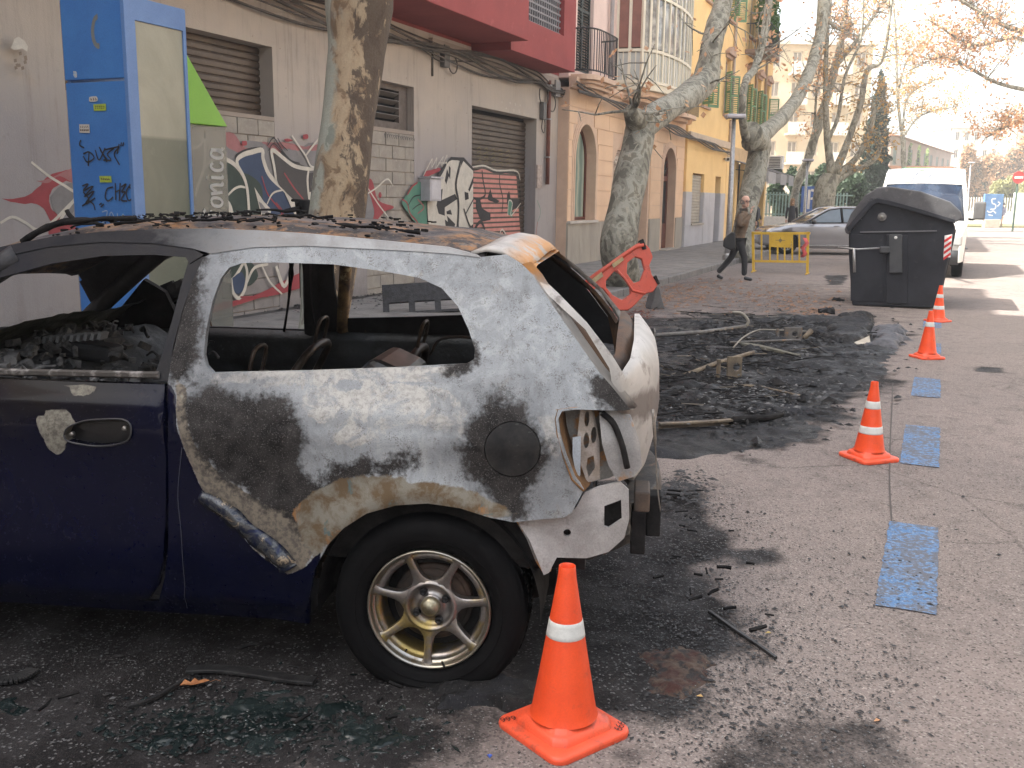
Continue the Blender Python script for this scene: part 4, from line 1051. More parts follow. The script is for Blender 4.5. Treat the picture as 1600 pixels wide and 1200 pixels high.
# plant balcony
MB().box(40.6,43.2,-.95,-.002,7.35,7.5).build('balcony_slab',mat('balcony_stone',(.24,.17,.13),.8),b3,bevel=.02)
rb=MB()
for i in range(21):
    rb.box(40.65+i*.125,40.665+i*.125,-.93,-.915,7.5,8.45)
for y in np.arange(-.9,-.05,.125):
    rb.box(40.65,40.665,y,y+.015,7.5,8.45);rb.box(43.15,43.165,y,y+.015,7.5,8.45)
rb.box(40.63,43.18,-.94,-.905,8.45,8.48);rb.box(40.63,40.67,-.93,0,8.45,8.48);rb.box(43.14,43.18,-.93,0,8.45,8.48)
rb.build('balcony_railing',M_iron,b3)
def foliage_mesh(centres,n,leaf,seed=0,flat=.5,leafy=1.0):
    """n little leaf quads spread through clumps; centres = (x,y,z,rx,ry,rz)"""
    rg=np.random.default_rng(seed);C=np.array(centres,float);vol=(C[:,3]*C[:,4]*C[:,5])**.66;p=vol/vol.sum()
    k=rg.choice(len(C),n,p=p);d=rg.normal(size=(n,3));d/=np.linalg.norm(d,axis=1,keepdims=True)
    r=rg.random(n)**.42
    ctr=C[k,:3]+d*r[:,None]*C[k,3:6]*(1+.25*(rg.random((n,1))-.5))
    a=rg.normal(size=(n,3));a/=np.linalg.norm(a,axis=1,keepdims=True);b_=rg.normal(size=(n,3));b_-=a*(a*b_).sum(1,keepdims=True);b_/=np.linalg.norm(b_,axis=1,keepdims=True)
    s=leaf*(.6+.8*rg.random((n,1)));
    V=np.stack([ctr-a*s,ctr-b_*s*.55,ctr+a*s,ctr+b_*s*.55],1).reshape(-1,3);F=np.arange(4*n).reshape(n,4);return V,F
def foliage(name,parent,m,centres,n,leaf,seed=0,kind='stuff'):
    V,F=foliage_mesh(centres,n,leaf,seed);o=link(name,npmesh(name,V,F),m,parent)
    return o
M_leafg=leafmat('balcony_leaves',(.05,.12,.02),(.09,.18,.04),(.03,.07,.02))
bp=thing('balcony_plant','bushy green potted plants overflowing the iron balcony of the yellow house','plant',P(41.9,N3,7.5),SR)
foliage('foliage',bp,M_leafg,[(-.8,-.6,1.3,.5,.4,.7),(0,-.6,1.7,.6,.45,1.0),(.7,-.6,1.2,.5,.4,.7),(-.3,-.7,.7,.8,.35,.4),(.9,-.7,2.2,.2,.2,.5)],2600,.07,4)
for i,x in enumerate((-.9,-.3,.4,.95)):MB().lathe([(0,0),(.12,0),(.16,.28),(.17,.3),(.0,.29)],14,(x,-.7,0.002)).build('pot',mat('terracotta',(.4,.16,.07),.8) if i%2 else M_white,bp,True)
ac=sthing('air_conditioner','white air conditioner box with dark fan grille on the far corner of the yellow house','air conditioner',47.2,N3,3.35)
MB().box(-.1,.45,-.75,-.05,-.25,.35).build('case',M_white,ac,bevel=.02)
gr_=MB()
for i in range(7):gr_.box(-.12,-.101,-.66,-.16,-.18+i*.07,-.15+i*.07)
gr_.build('grille',M_iron,ac);MB().box(-.05,.4,-.7,-.002,-.31,-.26).build('bracket',M_iron,ac)
for i,(s,w_) in enumerate(((40.9,1.9),(44.0,1.7),(46.3,1.5))):
    aw=sthing('shop_awning',['grey fabric awning nearest along the shop front of the yellow house','middle grey fabric awning on the yellow house shop front','farthest grey fabric awning by the corner of the yellow house'][i],'awning',s,N3,2.75,group='shop awnings on the yellow house')
    MB().prism([(-1.0-.1*i,-.12),(-.05,.42),(-.05,.45),(-1.02-.1*i,-.09)],(),-w_/2,w_/2,ax='yx').build('canopy',mat('awning_top',(.16,.15,.15),.8),aw) if False else None
    mb=MB();d_=1.3;mb.add([(-w_/2,-.02,.45),(w_/2,-.02,.45),(w_/2,-d_,.02),(-w_/2,-d_,.02),(-w_/2,-.02,.42),(w_/2,-.02,.42),(w_/2,-d_,-.01),(-w_/2,-d_,-.01)],[(0,1,2,3),(7,6,5,4),(0,4,5,1),(3,2,6,7),(1,5,6,2),(0,3,7,4)]);mb.build('canopy',mat('awning_top',(.16,.15,.15),.8),aw)
    MB().box(-w_/2,w_/2,-d_-.012,-d_,-.42,.02).build('valance',mat('awning_grey',(.33,.33,.34),.8),aw);MB().box(-w_/2-.012,-w_/2,-d_,-.6,-.3,.02).build('side_flap',mat('awning_grey',(.33,.33,.34),.8),aw)
    MB().bar((-w_/2+.1,0,.1),(-w_/2+.1,-d_,0),.03,.03).build('arm',M_iron,aw);MB().bar((w_/2-.1,0,.1),(w_/2-.1,-d_,0),.03,.03).build('arm',M_iron,aw)
# spotlight on yellow wall
cm=sthing('security_camera','small white security camera under the cables on the yellow wall','security camera',37.6,N3,3.15)
MB().box(-.1,.12,-.3,-.08,-.07,.07).build('body',M_white,cm,bevel=.02);MB().box(-.02,.02,-.12,-.003,.0,.04).build('arm',M_iron,cm)
MB().lathe([(0,0),(.05,0),(.05,.03)],12,(-.12,-.19,0),'x').build('lens',M_iron,cm)
# =============== FAR SETTING ===============
M_bark2=None
def barkmat():
    m,t,b=nt('plane_bark');v=pos(t)
    mp=N_(t,'ShaderNodeMapping');mp.inputs['Scale'].default_value=(1,1,.6);t.links.new(v,mp.inputs[0]);q=mp.outputs[0]
    n=noise_node(t,4.5,4,.55,.8,q);n2=noise_node(t,9,4,.6,.6,q);n3=noise_node(t,60,4,.6,0,v)
    a=ramp(t,n.outputs[0],[(0,(.12,.115,.09)),(.42,(.12,.115,.09)),(.425,(.22,.215,.17)),(.50,(.25,.24,.19)),(.505,(.33,.325,.27)),(.60,(.34,.33,.27)),(.605,(.185,.17,.125))],'LINEAR')
    k=mrange(t,n2.outputs[0],.60,.615);a=mixc(t,k,a,(.36,.34,.27));k2=mrange(t,n2.outputs[0],.36,.345);a=mixc(t,k2,a,(.11,.10,.085))
    g=mixc(t,mrange(t,n3.outputs[0],.35,.7,0,.35),a,(.13,.12,.1))
    t.links.new(g,b.inputs[0]);b.inputs['Roughness'].default_value=.85
    h=mth(t,'ADD',mth(t,'ADD',mth(t,'MULTIPLY',mrange(t,n.outputs[0],.49,.51),1.0),mth(t,'MULTIPLY',k,.8)),mth(t,'MULTIPLY',n3.outputs[0],.6));bump(t,b,h,.7,.015);return m
M_bark=barkmat()
M_dry=leafmat('dry_plane_leaves',(.55,.26,.13),(.62,.38,.22),(.66,.46,.28))
M_dryb=leafmat('dry_leaves_yellow',(.45,.24,.07),(.5,.33,.12),(.35,.13,.05))
def plane_tree(label,path,radii,limbs,group='plane trees lining the pavement',s=0,n=0,seed=0,leaves=None,leafn=600,twigs=14,leafm=None,mat_=None,name='plane_tree',nearbark=None,leafsz=.07):
    """path, limbs: world points"""
    base=P(s,n,0);rt=thing(name,label,'tree',base,0,group);m=mat_ or M_bark
    rg=random.Random(seed)
    def loc(p):return Vector(p)-base
    pts=smooth_path([loc(p) for p in path],6);nn=len(pts)
    rr=[float(np.interp(i/(nn-1)*(len(radii)-1),range(len(radii)),radii)) for i in range(nn)]
    MB().tube(pts,rr,22,jit=.28,seed=seed).build('trunk',m,rt,True)
    tips=[];tw=MB()
    for (lp,lr) in limbs:
        q=smooth_path([loc(p) for p in lp],5);k=len(q);r2=[float(np.interp(i/(k-1)*(len(lr)-1),range(len(lr)),lr)) for i in range(k)]
        MB().tube(q,r2,12,jit=.2,seed=seed+3).build('limb',m,rt,True)
        for i in range(twigs):
            f=rg.uniform(.35,1);j=min(k-2,int(f*(k-1)));p=q[j].copy();dr=Vector((rg.uniform(-1,1),rg.uniform(-1,1),rg.uniform(-.5,.9))).normalized()
            L=rg.uniform(.5,1.7);w=[p];
            for z in range(4):
                dr=(dr+Vector((rg.uniform(-.4,.4),rg.uniform(-.4,.4),rg.uniform(-.2,.35)))).normalized();p=p+dr*L/4;w.append(p.copy())
                if z>0:tips.append(p.copy())
            r0=min(.03,r2[j]*.4);tw.tube(w,[r0,r0*.8,r0*.6,r0*.4,r0*.25],5)
            for z in range(2):
                a=w[2+z];d2=Vector((rg.uniform(-1,1),rg.uniform(-1,1),rg.uniform(-.6,.6))).normalized()*L*.4
                tw.tube([a,a+d2*.5+Vector((0,0,.03)),a+d2],[r0*.4,r0*.3,r0*.2],4);tips.append(a+d2)
    if tw.v:tw.build('twigs',m,rt,True)['kind']='stuff'
    if leafn and tips:
        cs=[(p.x,p.y,p.z,.22,.22,.25) for p in tips]
        foliage('foliage',rt,leafm or M_dry,cs,leafn,leafsz,seed)
    return rt
def pp(n,*q):
    """pixels on the plane of constant n -> world"""
    out=[]
    for u,v in q:
        s,z=Wp(u,v,n);out.append(P(s,n,z))
    return out
def pd_(y,*q):return [atD(u,v,y) for u,v in q]
# nearest trunk
def bark_near():
    m,t,b=nt('near_plane_bark');v=pos(t)
    mp=N_(t,'ShaderNodeMapping');mp.inputs['Scale'].default_value=(1,1,.55);t.links.new(v,mp.inputs[0]);q=mp.outputs[0]
    n=noise_node(t,3.6,5,.5,1.4,q);n2=noise_node(t,5.5,6,.62,.9,q);n3=noise_node(t,55,5,.65,0,v);n4=noise_node(t,8,6,.7,.5,q)
    a=ramp(t,n.outputs[0],[(0,(.20,.21,.17)),(.40,(.22,.235,.19)),(.41,(.33,.345,.285)),(.58,(.37,.375,.31)),(.59,(.24,.22,.185)),(.7,(.26,.235,.19))])
    # charred, tan side away from the car
    sx=N_(t,'ShaderNodeVectorMath',operation='DOT_PRODUCT');t.links.new(v,sx.inputs[0]);sx.inputs[1].default_value=(.955,-.297,0)
    c0=P(7.6,-5,0);off=Vector((.955,-.297,0)).dot(c0)
    k=mrange(t,mth(t,'ADD',sx.outputs['Value'],mth(t,'MULTIPLY',mth(t,'SUBTRACT',n.outputs[0],.5),.55)),off-.06,off+.0)
    tan=ramp(t,n2.outputs[0],[(.3,(.10,.065,.04)),(.44,(.21,.135,.075)),(.5,(.37,.27,.165)),(.62,(.43,.33,.21)),(.7,(.27,.18,.10))])
    a=mixc(t,k,a,tan)
    k3=mrange(t,mth(t,'ADD',sx.outputs['Value'],mth(t,'MULTIPLY',mth(t,'SUBTRACT',n4.outputs[0],.5),.9)),off+.16,off+.22)
    a=mixc(t,mth(t,'MULTIPLY',k3,.9),a,(.055,.035,.024))
    g=mixc(t,mrange(t,n3.outputs[0],.35,.7,0,.3),a,(.16,.14,.11));t.links.new(g,b.inputs[0]);b.inputs['Roughness'].default_value=.85
    h=mth(t,'ADD',mth(t,'MULTIPLY',n4.outputs[0],1.5),mth(t,'MULTIPLY',n3.outputs[0],.5));bump(t,b,h,.6,.012);return m
M_barkn=bark_near()
def trunkpts(n,rows_):
    return pp(n,*rows_)
tp=pp(-5,(507,505),(524,350),(540,200),(557,80),(560,10),(562,-60));tp=[P(7.05+ .0,-5,0.0)+Vector((.0,0,0))]+tp
s7,z7=Wp(507,505,-5);tp[0]=P(s7-.05,-5,0.0)
plane_tree('thick plane tree trunk with grey bark and one side scorched brown, behind the burnt car',tp,[.27,.245,.23,.235,.25,.30,.30],
  [(pp(-5,(545,-30),(500,-200),(430,-480)),[.2,.16,.1]),(pp(-5,(585,-30),(640,-220),(700,-520)),[.2,.17,.1])],s=s7,n=-5,seed=1,twigs=0,leafn=0,mat_=M_barkn)
# second: leaning over the pavement
n_=-5.1;s_,z_=Wp(975,455,n_)
tp=pp(n_,(972,440),(965,380),(985,280),(998,210),(1000,178))
base=P(tp[0].dot(SV)-.1,n_,0);tp=[base]+tp
plane_tree('plane tree whose thick limb bends sharply right in front of the peach house',tp,[.36,.30,.31,.28,.27,.24],
  [(pp(n_,(996,205),(1040,172),(1085,142),(1105,120),(1112,70),(1135,-20),(1160,-160)),[.26,.26,.27,.29,.25,.21,.14]),
   (pp(n_,(995,190),(988,178),(984,172)),[.2,.15,.1]),
   (pp(n_,(1140,-60),(1100,-180),(1050,-330)),[.1,.08,.05])],s=base.dot(SV),n=n_,seed=5,twigs=10,leafn=160)
# third
n_=-4.9
tp=pp(n_,(1158,395),(1168,330),(1182,260),(1186,225),(1172,205));base=P(tp[0].dot(SV)-.2,n_,0);tp=[base]+tp
plane_tree('forked plane tree behind the man, one thin upright branch and one thick leaning limb',tp,[.36,.30,.29,.30,.30,.26],
  [(pp(n_,(1172,222),(1210,195),(1250,145),(1278,70),(1290,-20),(1300,-100)),[.24,.23,.22,.22,.24,.2]),
   (pp(n_,(1165,215),(1160,180),(1164,130),(1180,105),(1195,50),(1205,-30),(1215,-90)),[.12,.10,.10,.10,.11,.1,.08]),
   (pp(n_,(1282,20),(1310,45),(1322,30)),[.08,.07,.05])],s=base.dot(SV),n=n_,seed=9,twigs=16,leafn=350)
# fourth and fifth, farther, many upright limbs
Y=48
base=pd_(Y,(1240,340))[0];base.z=0
plane_tree('slender leaning plane tree beyond the parked silver car',[base]+pd_(Y,(1243,300),(1262,250),(1285,175),(1305,105),(1318,45)),[.22,.2,.21,.22,.2,.17,.12],
  [(pd_(Y,(1305,105),(1345,55),(1385,-5)),[.12,.1,.06]),(pd_(Y,(1312,70),(1330,40),(1322,20)),[.08,.06,.04]),(pd_(Y,(1318,45),(1325,-10),(1335,-60)),[.1,.08,.05]),(pd_(Y,(1255,262),(1270,215),(1278,120),(1290,100)),[.07,.06,.05,.03])],
  s=base.dot(SV),n=base.dot(NV),seed=11,twigs=30,leafn=2400)
Y=44
base=pd_(Y,(1290,335))[0];base.z=0
plane_tree('pale plane tree with many upright limbs behind the silver car',[base]+pd_(Y,(1290,300),(1298,280),(1300,272)),[.5,.45,.42,.38],
  [(pd_(Y,(1300,275),(1293,220),(1290,150),(1292,60),(1300,-20)),[.2,.15,.12,.09,.06]),(pd_(Y,(1303,275),(1325,220),(1345,160),(1355,110),(1380,90),(1395,-10)),[.2,.15,.13,.12,.08,.05]),
   (pd_(Y,(1306,275),(1335,250),(1358,210),(1365,175),(1362,160)),[.18,.13,.11,.1,.06]),(pd_(Y,(1305,282),(1330,268),(1365,250),(1378,225)),[.18,.14,.11,.07]),(pd_(Y,(1366,178),(1378,158),(1385,140)),[.06,.05,.04]),
   (pd_(Y,(1296,215),(1310,180),(1320,120),(1345,60),(1350,-20)),[.09,.08,.07,.05,.04])],s=base.dot(SV),n=base.dot(NV),seed=21,twigs=18,leafn=1500,leafm=M_dryb)
# sixth: its crown hangs over the street from the right
Y=40
base=P(36,9.5,0)
plane_tree('plane tree right of the road, its dry leafy branches reaching in from the right',[base,base+Vector((-.1,0,1.5)),base+Vector((-.2,.1,3.2)),base+Vector((-.3,0,4.4))],[.4,.34,.32,.3],
  [(pd_(Y,(1640,60),(1570,40),(1500,0),(1430,-40)),[.12,.09,.06,.03]),(pd_(Y,(1660,150),(1560,130),(1480,90),(1420,110)),[.1,.07,.04,.02]),(pd_(Y,(1680,-20),(1600,-60),(1480,-50)),[.12,.09,.05]),(pd_(Y,(1690,200),(1600,190),(1540,215)),[.1,.06,.03]),(pd_(Y,(1680,100),(1590,60),(1520,70),(1450,30)),[.1,.07,.05,.03])],s=36,n=9.5,seed=31,twigs=60,leafn=5500)
Y=60
base=pd_(Y,(1412,330))[0];base.z=0
plane_tree('bare thin branched tree seen above the white van roof',[base]+pd_(Y,(1412,260),(1410,205)),[.2,.16,.13],
  [(pd_(Y,(1410,215),(1440,180),(1500,165)),[.07,.05,.02]),(pd_(Y,(1410,205),(1420,150),(1470,120)),[.07,.05,.02]),(pd_(Y,(1408,205),(1402,140),(1400,60),(1395,-10)),[.09,.08,.06,.04]),(pd_(Y,(1402,150),(1420,90),(1470,40)),[.06,.05,.02])],s=base.dot(SV),n=base.dot(NV),seed=41,twigs=34,leafn=3200,leafm=M_dryb)
# hedge, cypress
M_hedge=leafmat('hedge_leaves',(.05,.085,.05),(.08,.12,.07),(.03,.05,.03))
def bush(name,label,Y,u0,u1,v0,v1,n,leaf,m,seed,cat='shrub',clumps=14,group=None):
    a=atD((u0+u1)/2,v1,Y);b0=Vector((a.x,a.y,0));rt=thing(name,label,cat,b0,0,group);rg=random.Random(seed)
    pl=atD(u0,(v0+v1)/2,Y);pr=atD(u1,(v0+v1)/2,Y);top=atD((u0+u1)/2,v0,Y).z;wd=(pr-pl).length;cs=[]
    for i in range(clumps):
        x=rg.uniform(-.42,.42)*wd;hz=top*(1-.35*(abs(x)/(wd/2))**2);z=rg.uniform(.12,.86)*hz;cs.append((x,rg.uniform(-.25,.25)*wd*.6,z,wd*.16,wd*.14,top*.17))
    foliage('foliage',rt,m,cs,n,leaf,seed)
    MB().tube([(0,0,0),(.1,0,top*.5),(0,.1,top*.8)],[wd*.03+.05,.05,.03],7).build('trunk',M_bark,rt)
    core=MB()
    for (x,y,z,a1,b1_,c1) in cs:
        core.lathe([(0.01,-c1*.75),(a1*.55,-c1*.4),(a1*.7,0),(a1*.55,c1*.4),(.01,c1*.75)],8,(x,y,z))
    o=core.build('inner_branches',mat('hedge_dark',(.03,.04,.025),.95,bs=20,bd=.02),rt);return rt
bush('hedge_shrub','dark green rounded shrub at the corner beyond the yellow house',52,1200,1262,258,345,9000,.12,M_hedge,1,group='dark shrubs behind the railings')
bush('hedge_shrub','tall dark green shrub between the leaning plane tree and the pale plane tree',54,1245,1340,248,345,12000,.12,M_hedge,2,group='dark shrubs behind the railings')
def cypress(label,Y,u0,u1,v0,v1,n,leaf,m,seed,group):
    a=atD((u0+u1)/2,v1,Y);b0=Vector((a.x,a.y,0));rt=thing('cypress_tree',label,'tree',b0,0,group);top=atD((u0+u1)/2,v0,Y).z;wd=(atD(u1,v1,Y)-atD(u0,v1,Y)).length/2
    cs=[];rg=random.Random(seed)
    for i in range(26):
        f=i/25;z=top*(.05+.9*f);r=wd*(1-.02)*(min(1,.55+f*1.4) if f<.32 else (1-((f-.32)/.72)**1.7)**1)*.78;r=max(r,.12)
        cs.append((rg.uniform(-.1,.1)*wd,rg.uniform(-.1,.1)*wd,z,r,r,top*.045))
    foliage('foliage',rt,m,cs,n,leaf,seed);core=MB().lathe([(.01,0)]+[(c[3]*.75,c[2]) for c in cs]+[(.01,top*.95)],10);core.build('inner_branches',mat('hedge_dark',(.03,.04,.025),.95),rt,True)
    MB().tube([(0,0,0),(0,0,top*.3)],[.15,.1],8).build('trunk',M_bark,rt)
    return rt
M_cyp=leafmat('cypress_leaves',(.015,.032,.02),(.028,.05,.03))
M_cypl=leafmat('young_cypress_leaves',(.20,.30,.08),(.26,.36,.12))
cypress('tall dark cypress tree rising behind the pale plane tree',60,1330,1388,105,345,16000,.12,M_cyp,1,'cypress trees')
for i,(u,v0) in enumerate(((1419,222),(1433,226),(1446,232))):
    cypress(['left of three small bright green cypresses in front of the pinkish house','middle of three small bright green cypresses in front of the pinkish house','right of three small bright green cypresses in front of the pinkish house'][i],105,u-7,u+7,v0,270,1500,.16,M_cypl,i+5,'small bright cypresses')
# railings on a low wall
fn=thing('metal_fence','pale green metal railings on a low white wall beyond the parked silver car','fence',atD(1205,345,50),0)
fn.location.z=0
A_=atD(1205,345,50);B_=atD(1330,345,50);dx=B_.x-A_.x;M_teal=mat('pale_green_metal',(.22,.33,.30),.6)
MB().box(-3,dx,-.12,.12,0,.9).build('low_wall',M_white,fn)
bb=MB().box(-.03,.03,-.02,.02,.9,2.1);o1=bb.build('railing_bar',M_teal,fn);o1.location=(-3,0,0)
for i in range(1,int((dx+3)/.16)):inst(o1,fn,(-3+i*.16,0,0))
for z in(.98,1.95):MB().box(-3,dx,-.03,.03,z,z+.06).build('rail',M_teal,fn)
ps=thing('parking_sign','blue parking sign with a white letter on a post by the railings','sign',atD(1266,340,47),0);ps.location.z=0
MB().tube([(0,0,0),(0,0,2.3)],.04,8).build('post',M_steel,ps)
MB().box(-.5,.5,-.04,0,1.15,2.35).build('plate',mat('sign_blue',(.03,.12,.42),.4),ps,bevel=.03)
pw=MB();pw.box(-.2,-.08,-.046,-.041,1.3,2.2)
vs,fs=ribbon(arc(-.06,1.98,.25,.2,-90,90,10),.11);pw.add([(a,-.0435,b_) for a,b_ in vs],fs);pw.build('letter',M_white,ps,fix=False)
# apartment block
M_apt=mat('cream_apartment_render',(.62,.50,.34),.85,c2=(.56,.45,.3),scale=.4);M_aptw=mat('apartment_white',(.66,.6,.5),.8)
def apartments(name,label,Y,u0,u1,v0,stories,bays,m,mw,depth=12,rz=0,balc=True,sh=3.0,wall_h=None,glass=None,roofm=None):
    a=atD(u0,330,Y);b_=atD(u1,330,Y);rt=thing(name,label,'building',Vector((a.x,a.y,0)),rz);W_=(b_-a).length;H_=wall_h or atD((u0+u1)/2,v0,Y).z
    bw=W_/bays;sh=H_/stories;hl=[]
    for i in range(bays):
        for j in range(stories):
            hl.append(rect(bw*(i+.28),bw*(i+.72),sh*j+sh*.28,sh*j+sh*.78))
    MB().prism(rect(0,W_,0,H_),hl,0,.35).build('wall',m,rt);MB().box(0,W_,.9,depth,0,H_).build('inner_block',m,rt)
    MB().box(-.3,W_+.3,-.4,depth+.2,H_,H_+.3).build('roof',roofm or mw,rt)
    gmx=MB();f=None;p0=None
    for i in range(bays):
        for j in range(stories):
            x=bw*(i+.28);z=sh*(j+.28);ww=bw*.44;hh=sh*.5
            if f is None:
                f=MB().prism(rect(0,ww,0,hh),[rect(.08,ww/2-.04,.08,hh-.08),rect(ww/2+.04,ww-.08,.08,hh-.08)],.15,.22).build('window_frame',mw,rt);f.location=(x,0,z)
                p0=MB().box(0,ww,.24,.25,0,hh).build('pane',glass or M_glass,rt);p0.location=(x,0,z)
            else:inst(f,rt,(x,0,z));inst(p0,rt,(x,0,z))
            if balc and i%2==0 and j>0:
                MB().box(bw*(i+.1),bw*(i+.9),-1.1,-.002,sh*j-.05,sh*j+.1).build('balcony_slab',mw,rt);MB().box(bw*(i+.1),bw*(i+.9),-1.1,-1.02,sh*j+.1,sh*j+.95).build('balcony_front',mw,rt)
    return rt
apartments('apartment_block','cream sunlit apartment block with balconies behind the plane trees',82,1150,1345,70,6,6,M_apt,M_aptw,glass=mat('blind_glass',(.35,.3,.24),.3))
M_rosy=mat('rosy_render',(.40,.30,.25),.85,c2=(.36,.27,.22),scale=.4);M_tile=mat('roof_tile',(.42,.2,.11),.85)
def house_far(label,Y0_,Y1_,u0,u1,v0a,m,name='rosy_house'):
    a=atD(u0,330,Y0_);b_=atD(u1,330,Y1_);a.z=b_.z=0;d=b_-a;L=d.length;rt=thing(name,label,'building',a,math.atan2(d.y,d.x));H_=atD(u0,v0a,Y0_).z
    nb=9;bw=L/nb;hl=[rect(bw*(i+.3),bw*(i+.68),z,z+1.9) for i in range(nb) for z in(H_-2.7,H_-6)]
    MB().prism(rect(0,L,0,H_),hl,0,.4).build('wall',m,rt);MB().box(0,L,.6,10,0,H_).build('inner_block',m,rt)
    MB().prism([(-.6,H_),(10.6,H_),(5,H_+1.6)],(),-.5,L+.5,ax='yx').build('roof',M_tile,rt) if False else MB().add([(-.5,-.8,H_),(L+.5,-.8,H_),(L+.5,5,H_+1.5),(-.5,5,H_+1.5),(-.5,10.5,H_),(L+.5,10.5,H_)],[(0,1,2,3),(3,2,5,4),(0,3,4),(1,5,2),(0,4,5,1)]).build('roof',M_tile,rt)
    g=mat('grey_green_shutter',(.14,.18,.15),.7)
    for h in hl:
        x0,z0=h[0];x1,z1=h[2];MB().box(x0,x1,.05,.12,z0,z1).build('shutter',g,rt)
    return rt
house_far('long rosy two storey house with green shutters above the van',100,135,1384,1478,212,M_rosy)
lw=thing('low_shed','low orange tiled shed roof line just above the van roof','building',atD(1372,300,85));lw.location.z=0
MB().box(0,5.6,0,5,0,4.3).build('wall',M_aptw,lw);MB().box(-.4,6,-.5,5.5,4.3,4.75).build('roof',M_tile,lw)
# far white block and trees at the right
apartments('far_apartment_block','pale far apartment block above the tree mass at the right',150,1478,1552,200,5,5,mat('pale_block_render',(.7,.66,.6),.8),M_aptw,balc=False)  # one even pale colour on the far block
apartments('far_apartment_block','distant block with a red brick top at the right edge behind the trees',170,1580,1640,188,5,4,mat('brick_pink',(.55,.33,.25),.8),M_aptw,balc=False)
M_aut=leafmat('autumn_leaves',(.42,.24,.12),(.50,.32,.18),(.34,.17,.09));M_olive=leafmat('olive_leaves',(.30,.30,.12),(.36,.36,.18),(.42,.36,.12))
for i,(u0,u1,v0,Y,m_,n,lb) in enumerate(((1478,1545,215,110,M_aut,9000,'large brown autumn tree right of the van'),(1530,1600,205,118,M_aut,9000,'broad brown autumn tree behind the blue poster stand'),(1590,1680,220,112,M_aut,7000,'brown autumn tree at the far right edge'),
   (1540,1590,272,92,M_olive,6000,'olive green bushy tree above the blue poster stand'),(1585,1650,262,90,M_olive,6000,'yellow green bushy tree at the right edge by the road sign'))):
    bush('autumn_tree' if i<3 else 'bushy_tree',lb,Y,u0,u1,v0,350,n,.2,m_,60+i,'tree',16,'trees at the far end of the road')
gw=thing('garden_wall','white garden wall with railings beyond the van at the far side of the road','wall',atD(1500,358,80));gw.location.z=0
MB().box(-2,4.2,0,.3,0,1.1).build('wall',M_white,gw)
o1=MB().box(-.03,.03,.1,.16,1.1,2.2).build('railing_bar',M_white,gw);o1.location=(-2,0,0)
for i in range(1,30):inst(o1,gw,(-2+i*.21,0,0))
MB().box(4.2,5.4,-.05,.35,0,2.6).build('pier',M_white,gw)
gs=bpy.data.objects
vg=thing('grass_verge',None,None,atD(1500,365,72));vg.location.z=0;tag(vg,kind='structure')
MB().box(-1,40,0,30,.0,.12).build('verge',mat('grass_green',(.12,.15,.05),.95,c2=(.22,.19,.1),scale=.8,bd=.02),vg)
# poster stand, sign, lamp posts
pk=thing('poster_stand','blue poster stand with white scrawled lettering on a pale base across the road','poster stand',atD(1546,372,66));pk.location.z=.12
MB().box(-.5,.5,-.2,.2,0,.55).build('base',mat('pale_stone_base',(.5,.42,.34),.8),pk,bevel=.03);MB().box(-.62,.62,-.12,.12,.55,2.2).build('panel',mat('poster_blue',(.06,.16,.33),.6,c2=(.1,.22,.4),scale=3),pk,bevel=.02)
tq=MB()
for q in([(.1,1.9),(-.15,1.85),(-.1,1.6),(.12,1.5),(.1,1.25),(-.2,1.2)],[(.25,1.7),(.4,1.6),(.25,1.4)],[(-.4,1.1),(-.2,1.0),(0,1.1),(.2,.95)],[(-.3,.85),(0,.8)]):
    vs,fs=ribbon([(p.x,p.y) for p in smooth_path([Vector(a) for a in q],4)],.07);tq.add([(a,-.125,b_) for a,b_ in vs],fs)
tq.build('lettering',M_white,pk,fix=False)
rs=thing('road_sign','red round no entry sign on a dark green post at the right','sign',atD(1582,360,62));rs.location.z=0
MB().tube([(0,0,0),(0,0,3.3)],.06,8).build('post',mat('dark_green_post',(.04,.09,.06),.6),rs);MB().lathe([(0,-.08),(.38,-.08),(.38,-.05),(0,-.05)],20,(0,0,3.3),'y').build('disc',mat('sign_red',(.5,.03,.03),.4),rs)
MB().box(-.26,.26,-.09,-.081,3.23,3.37).build('bar',M_white,rs)
def lamp(label,Y,ub,ut,vt,group='street lamps',head=True):
    a=atD(ub,360,Y);a.z=0;t_=atD(ut,vt,Y);rt=thing('street_lamp',label,'street lamp',a,0,group);h=t_.z
    MB().tube([(0,0,0),(0,0,1),(t_.x-a.x,0,h)],[.09,.07,.05],10).build('pole',M_steel,rt,True);MB().lathe([(0,0),(.13,0),(.13,.25),(.08,.3)],12).build('base',M_steel,rt)
    if head:
        MB().box(-.24,.24,-.2,.2,h,h+.1).build('lamp_head',mat('lamp_white',(.5,.48,.52),.4),rt,bevel=.04);MB().box(-.2,.2,-.15,.15,h-.02,h).build('lamp_glass',M_glass,rt)
    return rt
ns,_=0,0
lamp('grey street lamp with a flat pale head beside the forked plane tree',25.4,1139,1147,185)
lamp('thin street lamp post behind the silver car with a pale head among the branches',46,1255,1262,252)
lamp('white slim lamp post right of the van against the brown trees',88,1508,1517,255)
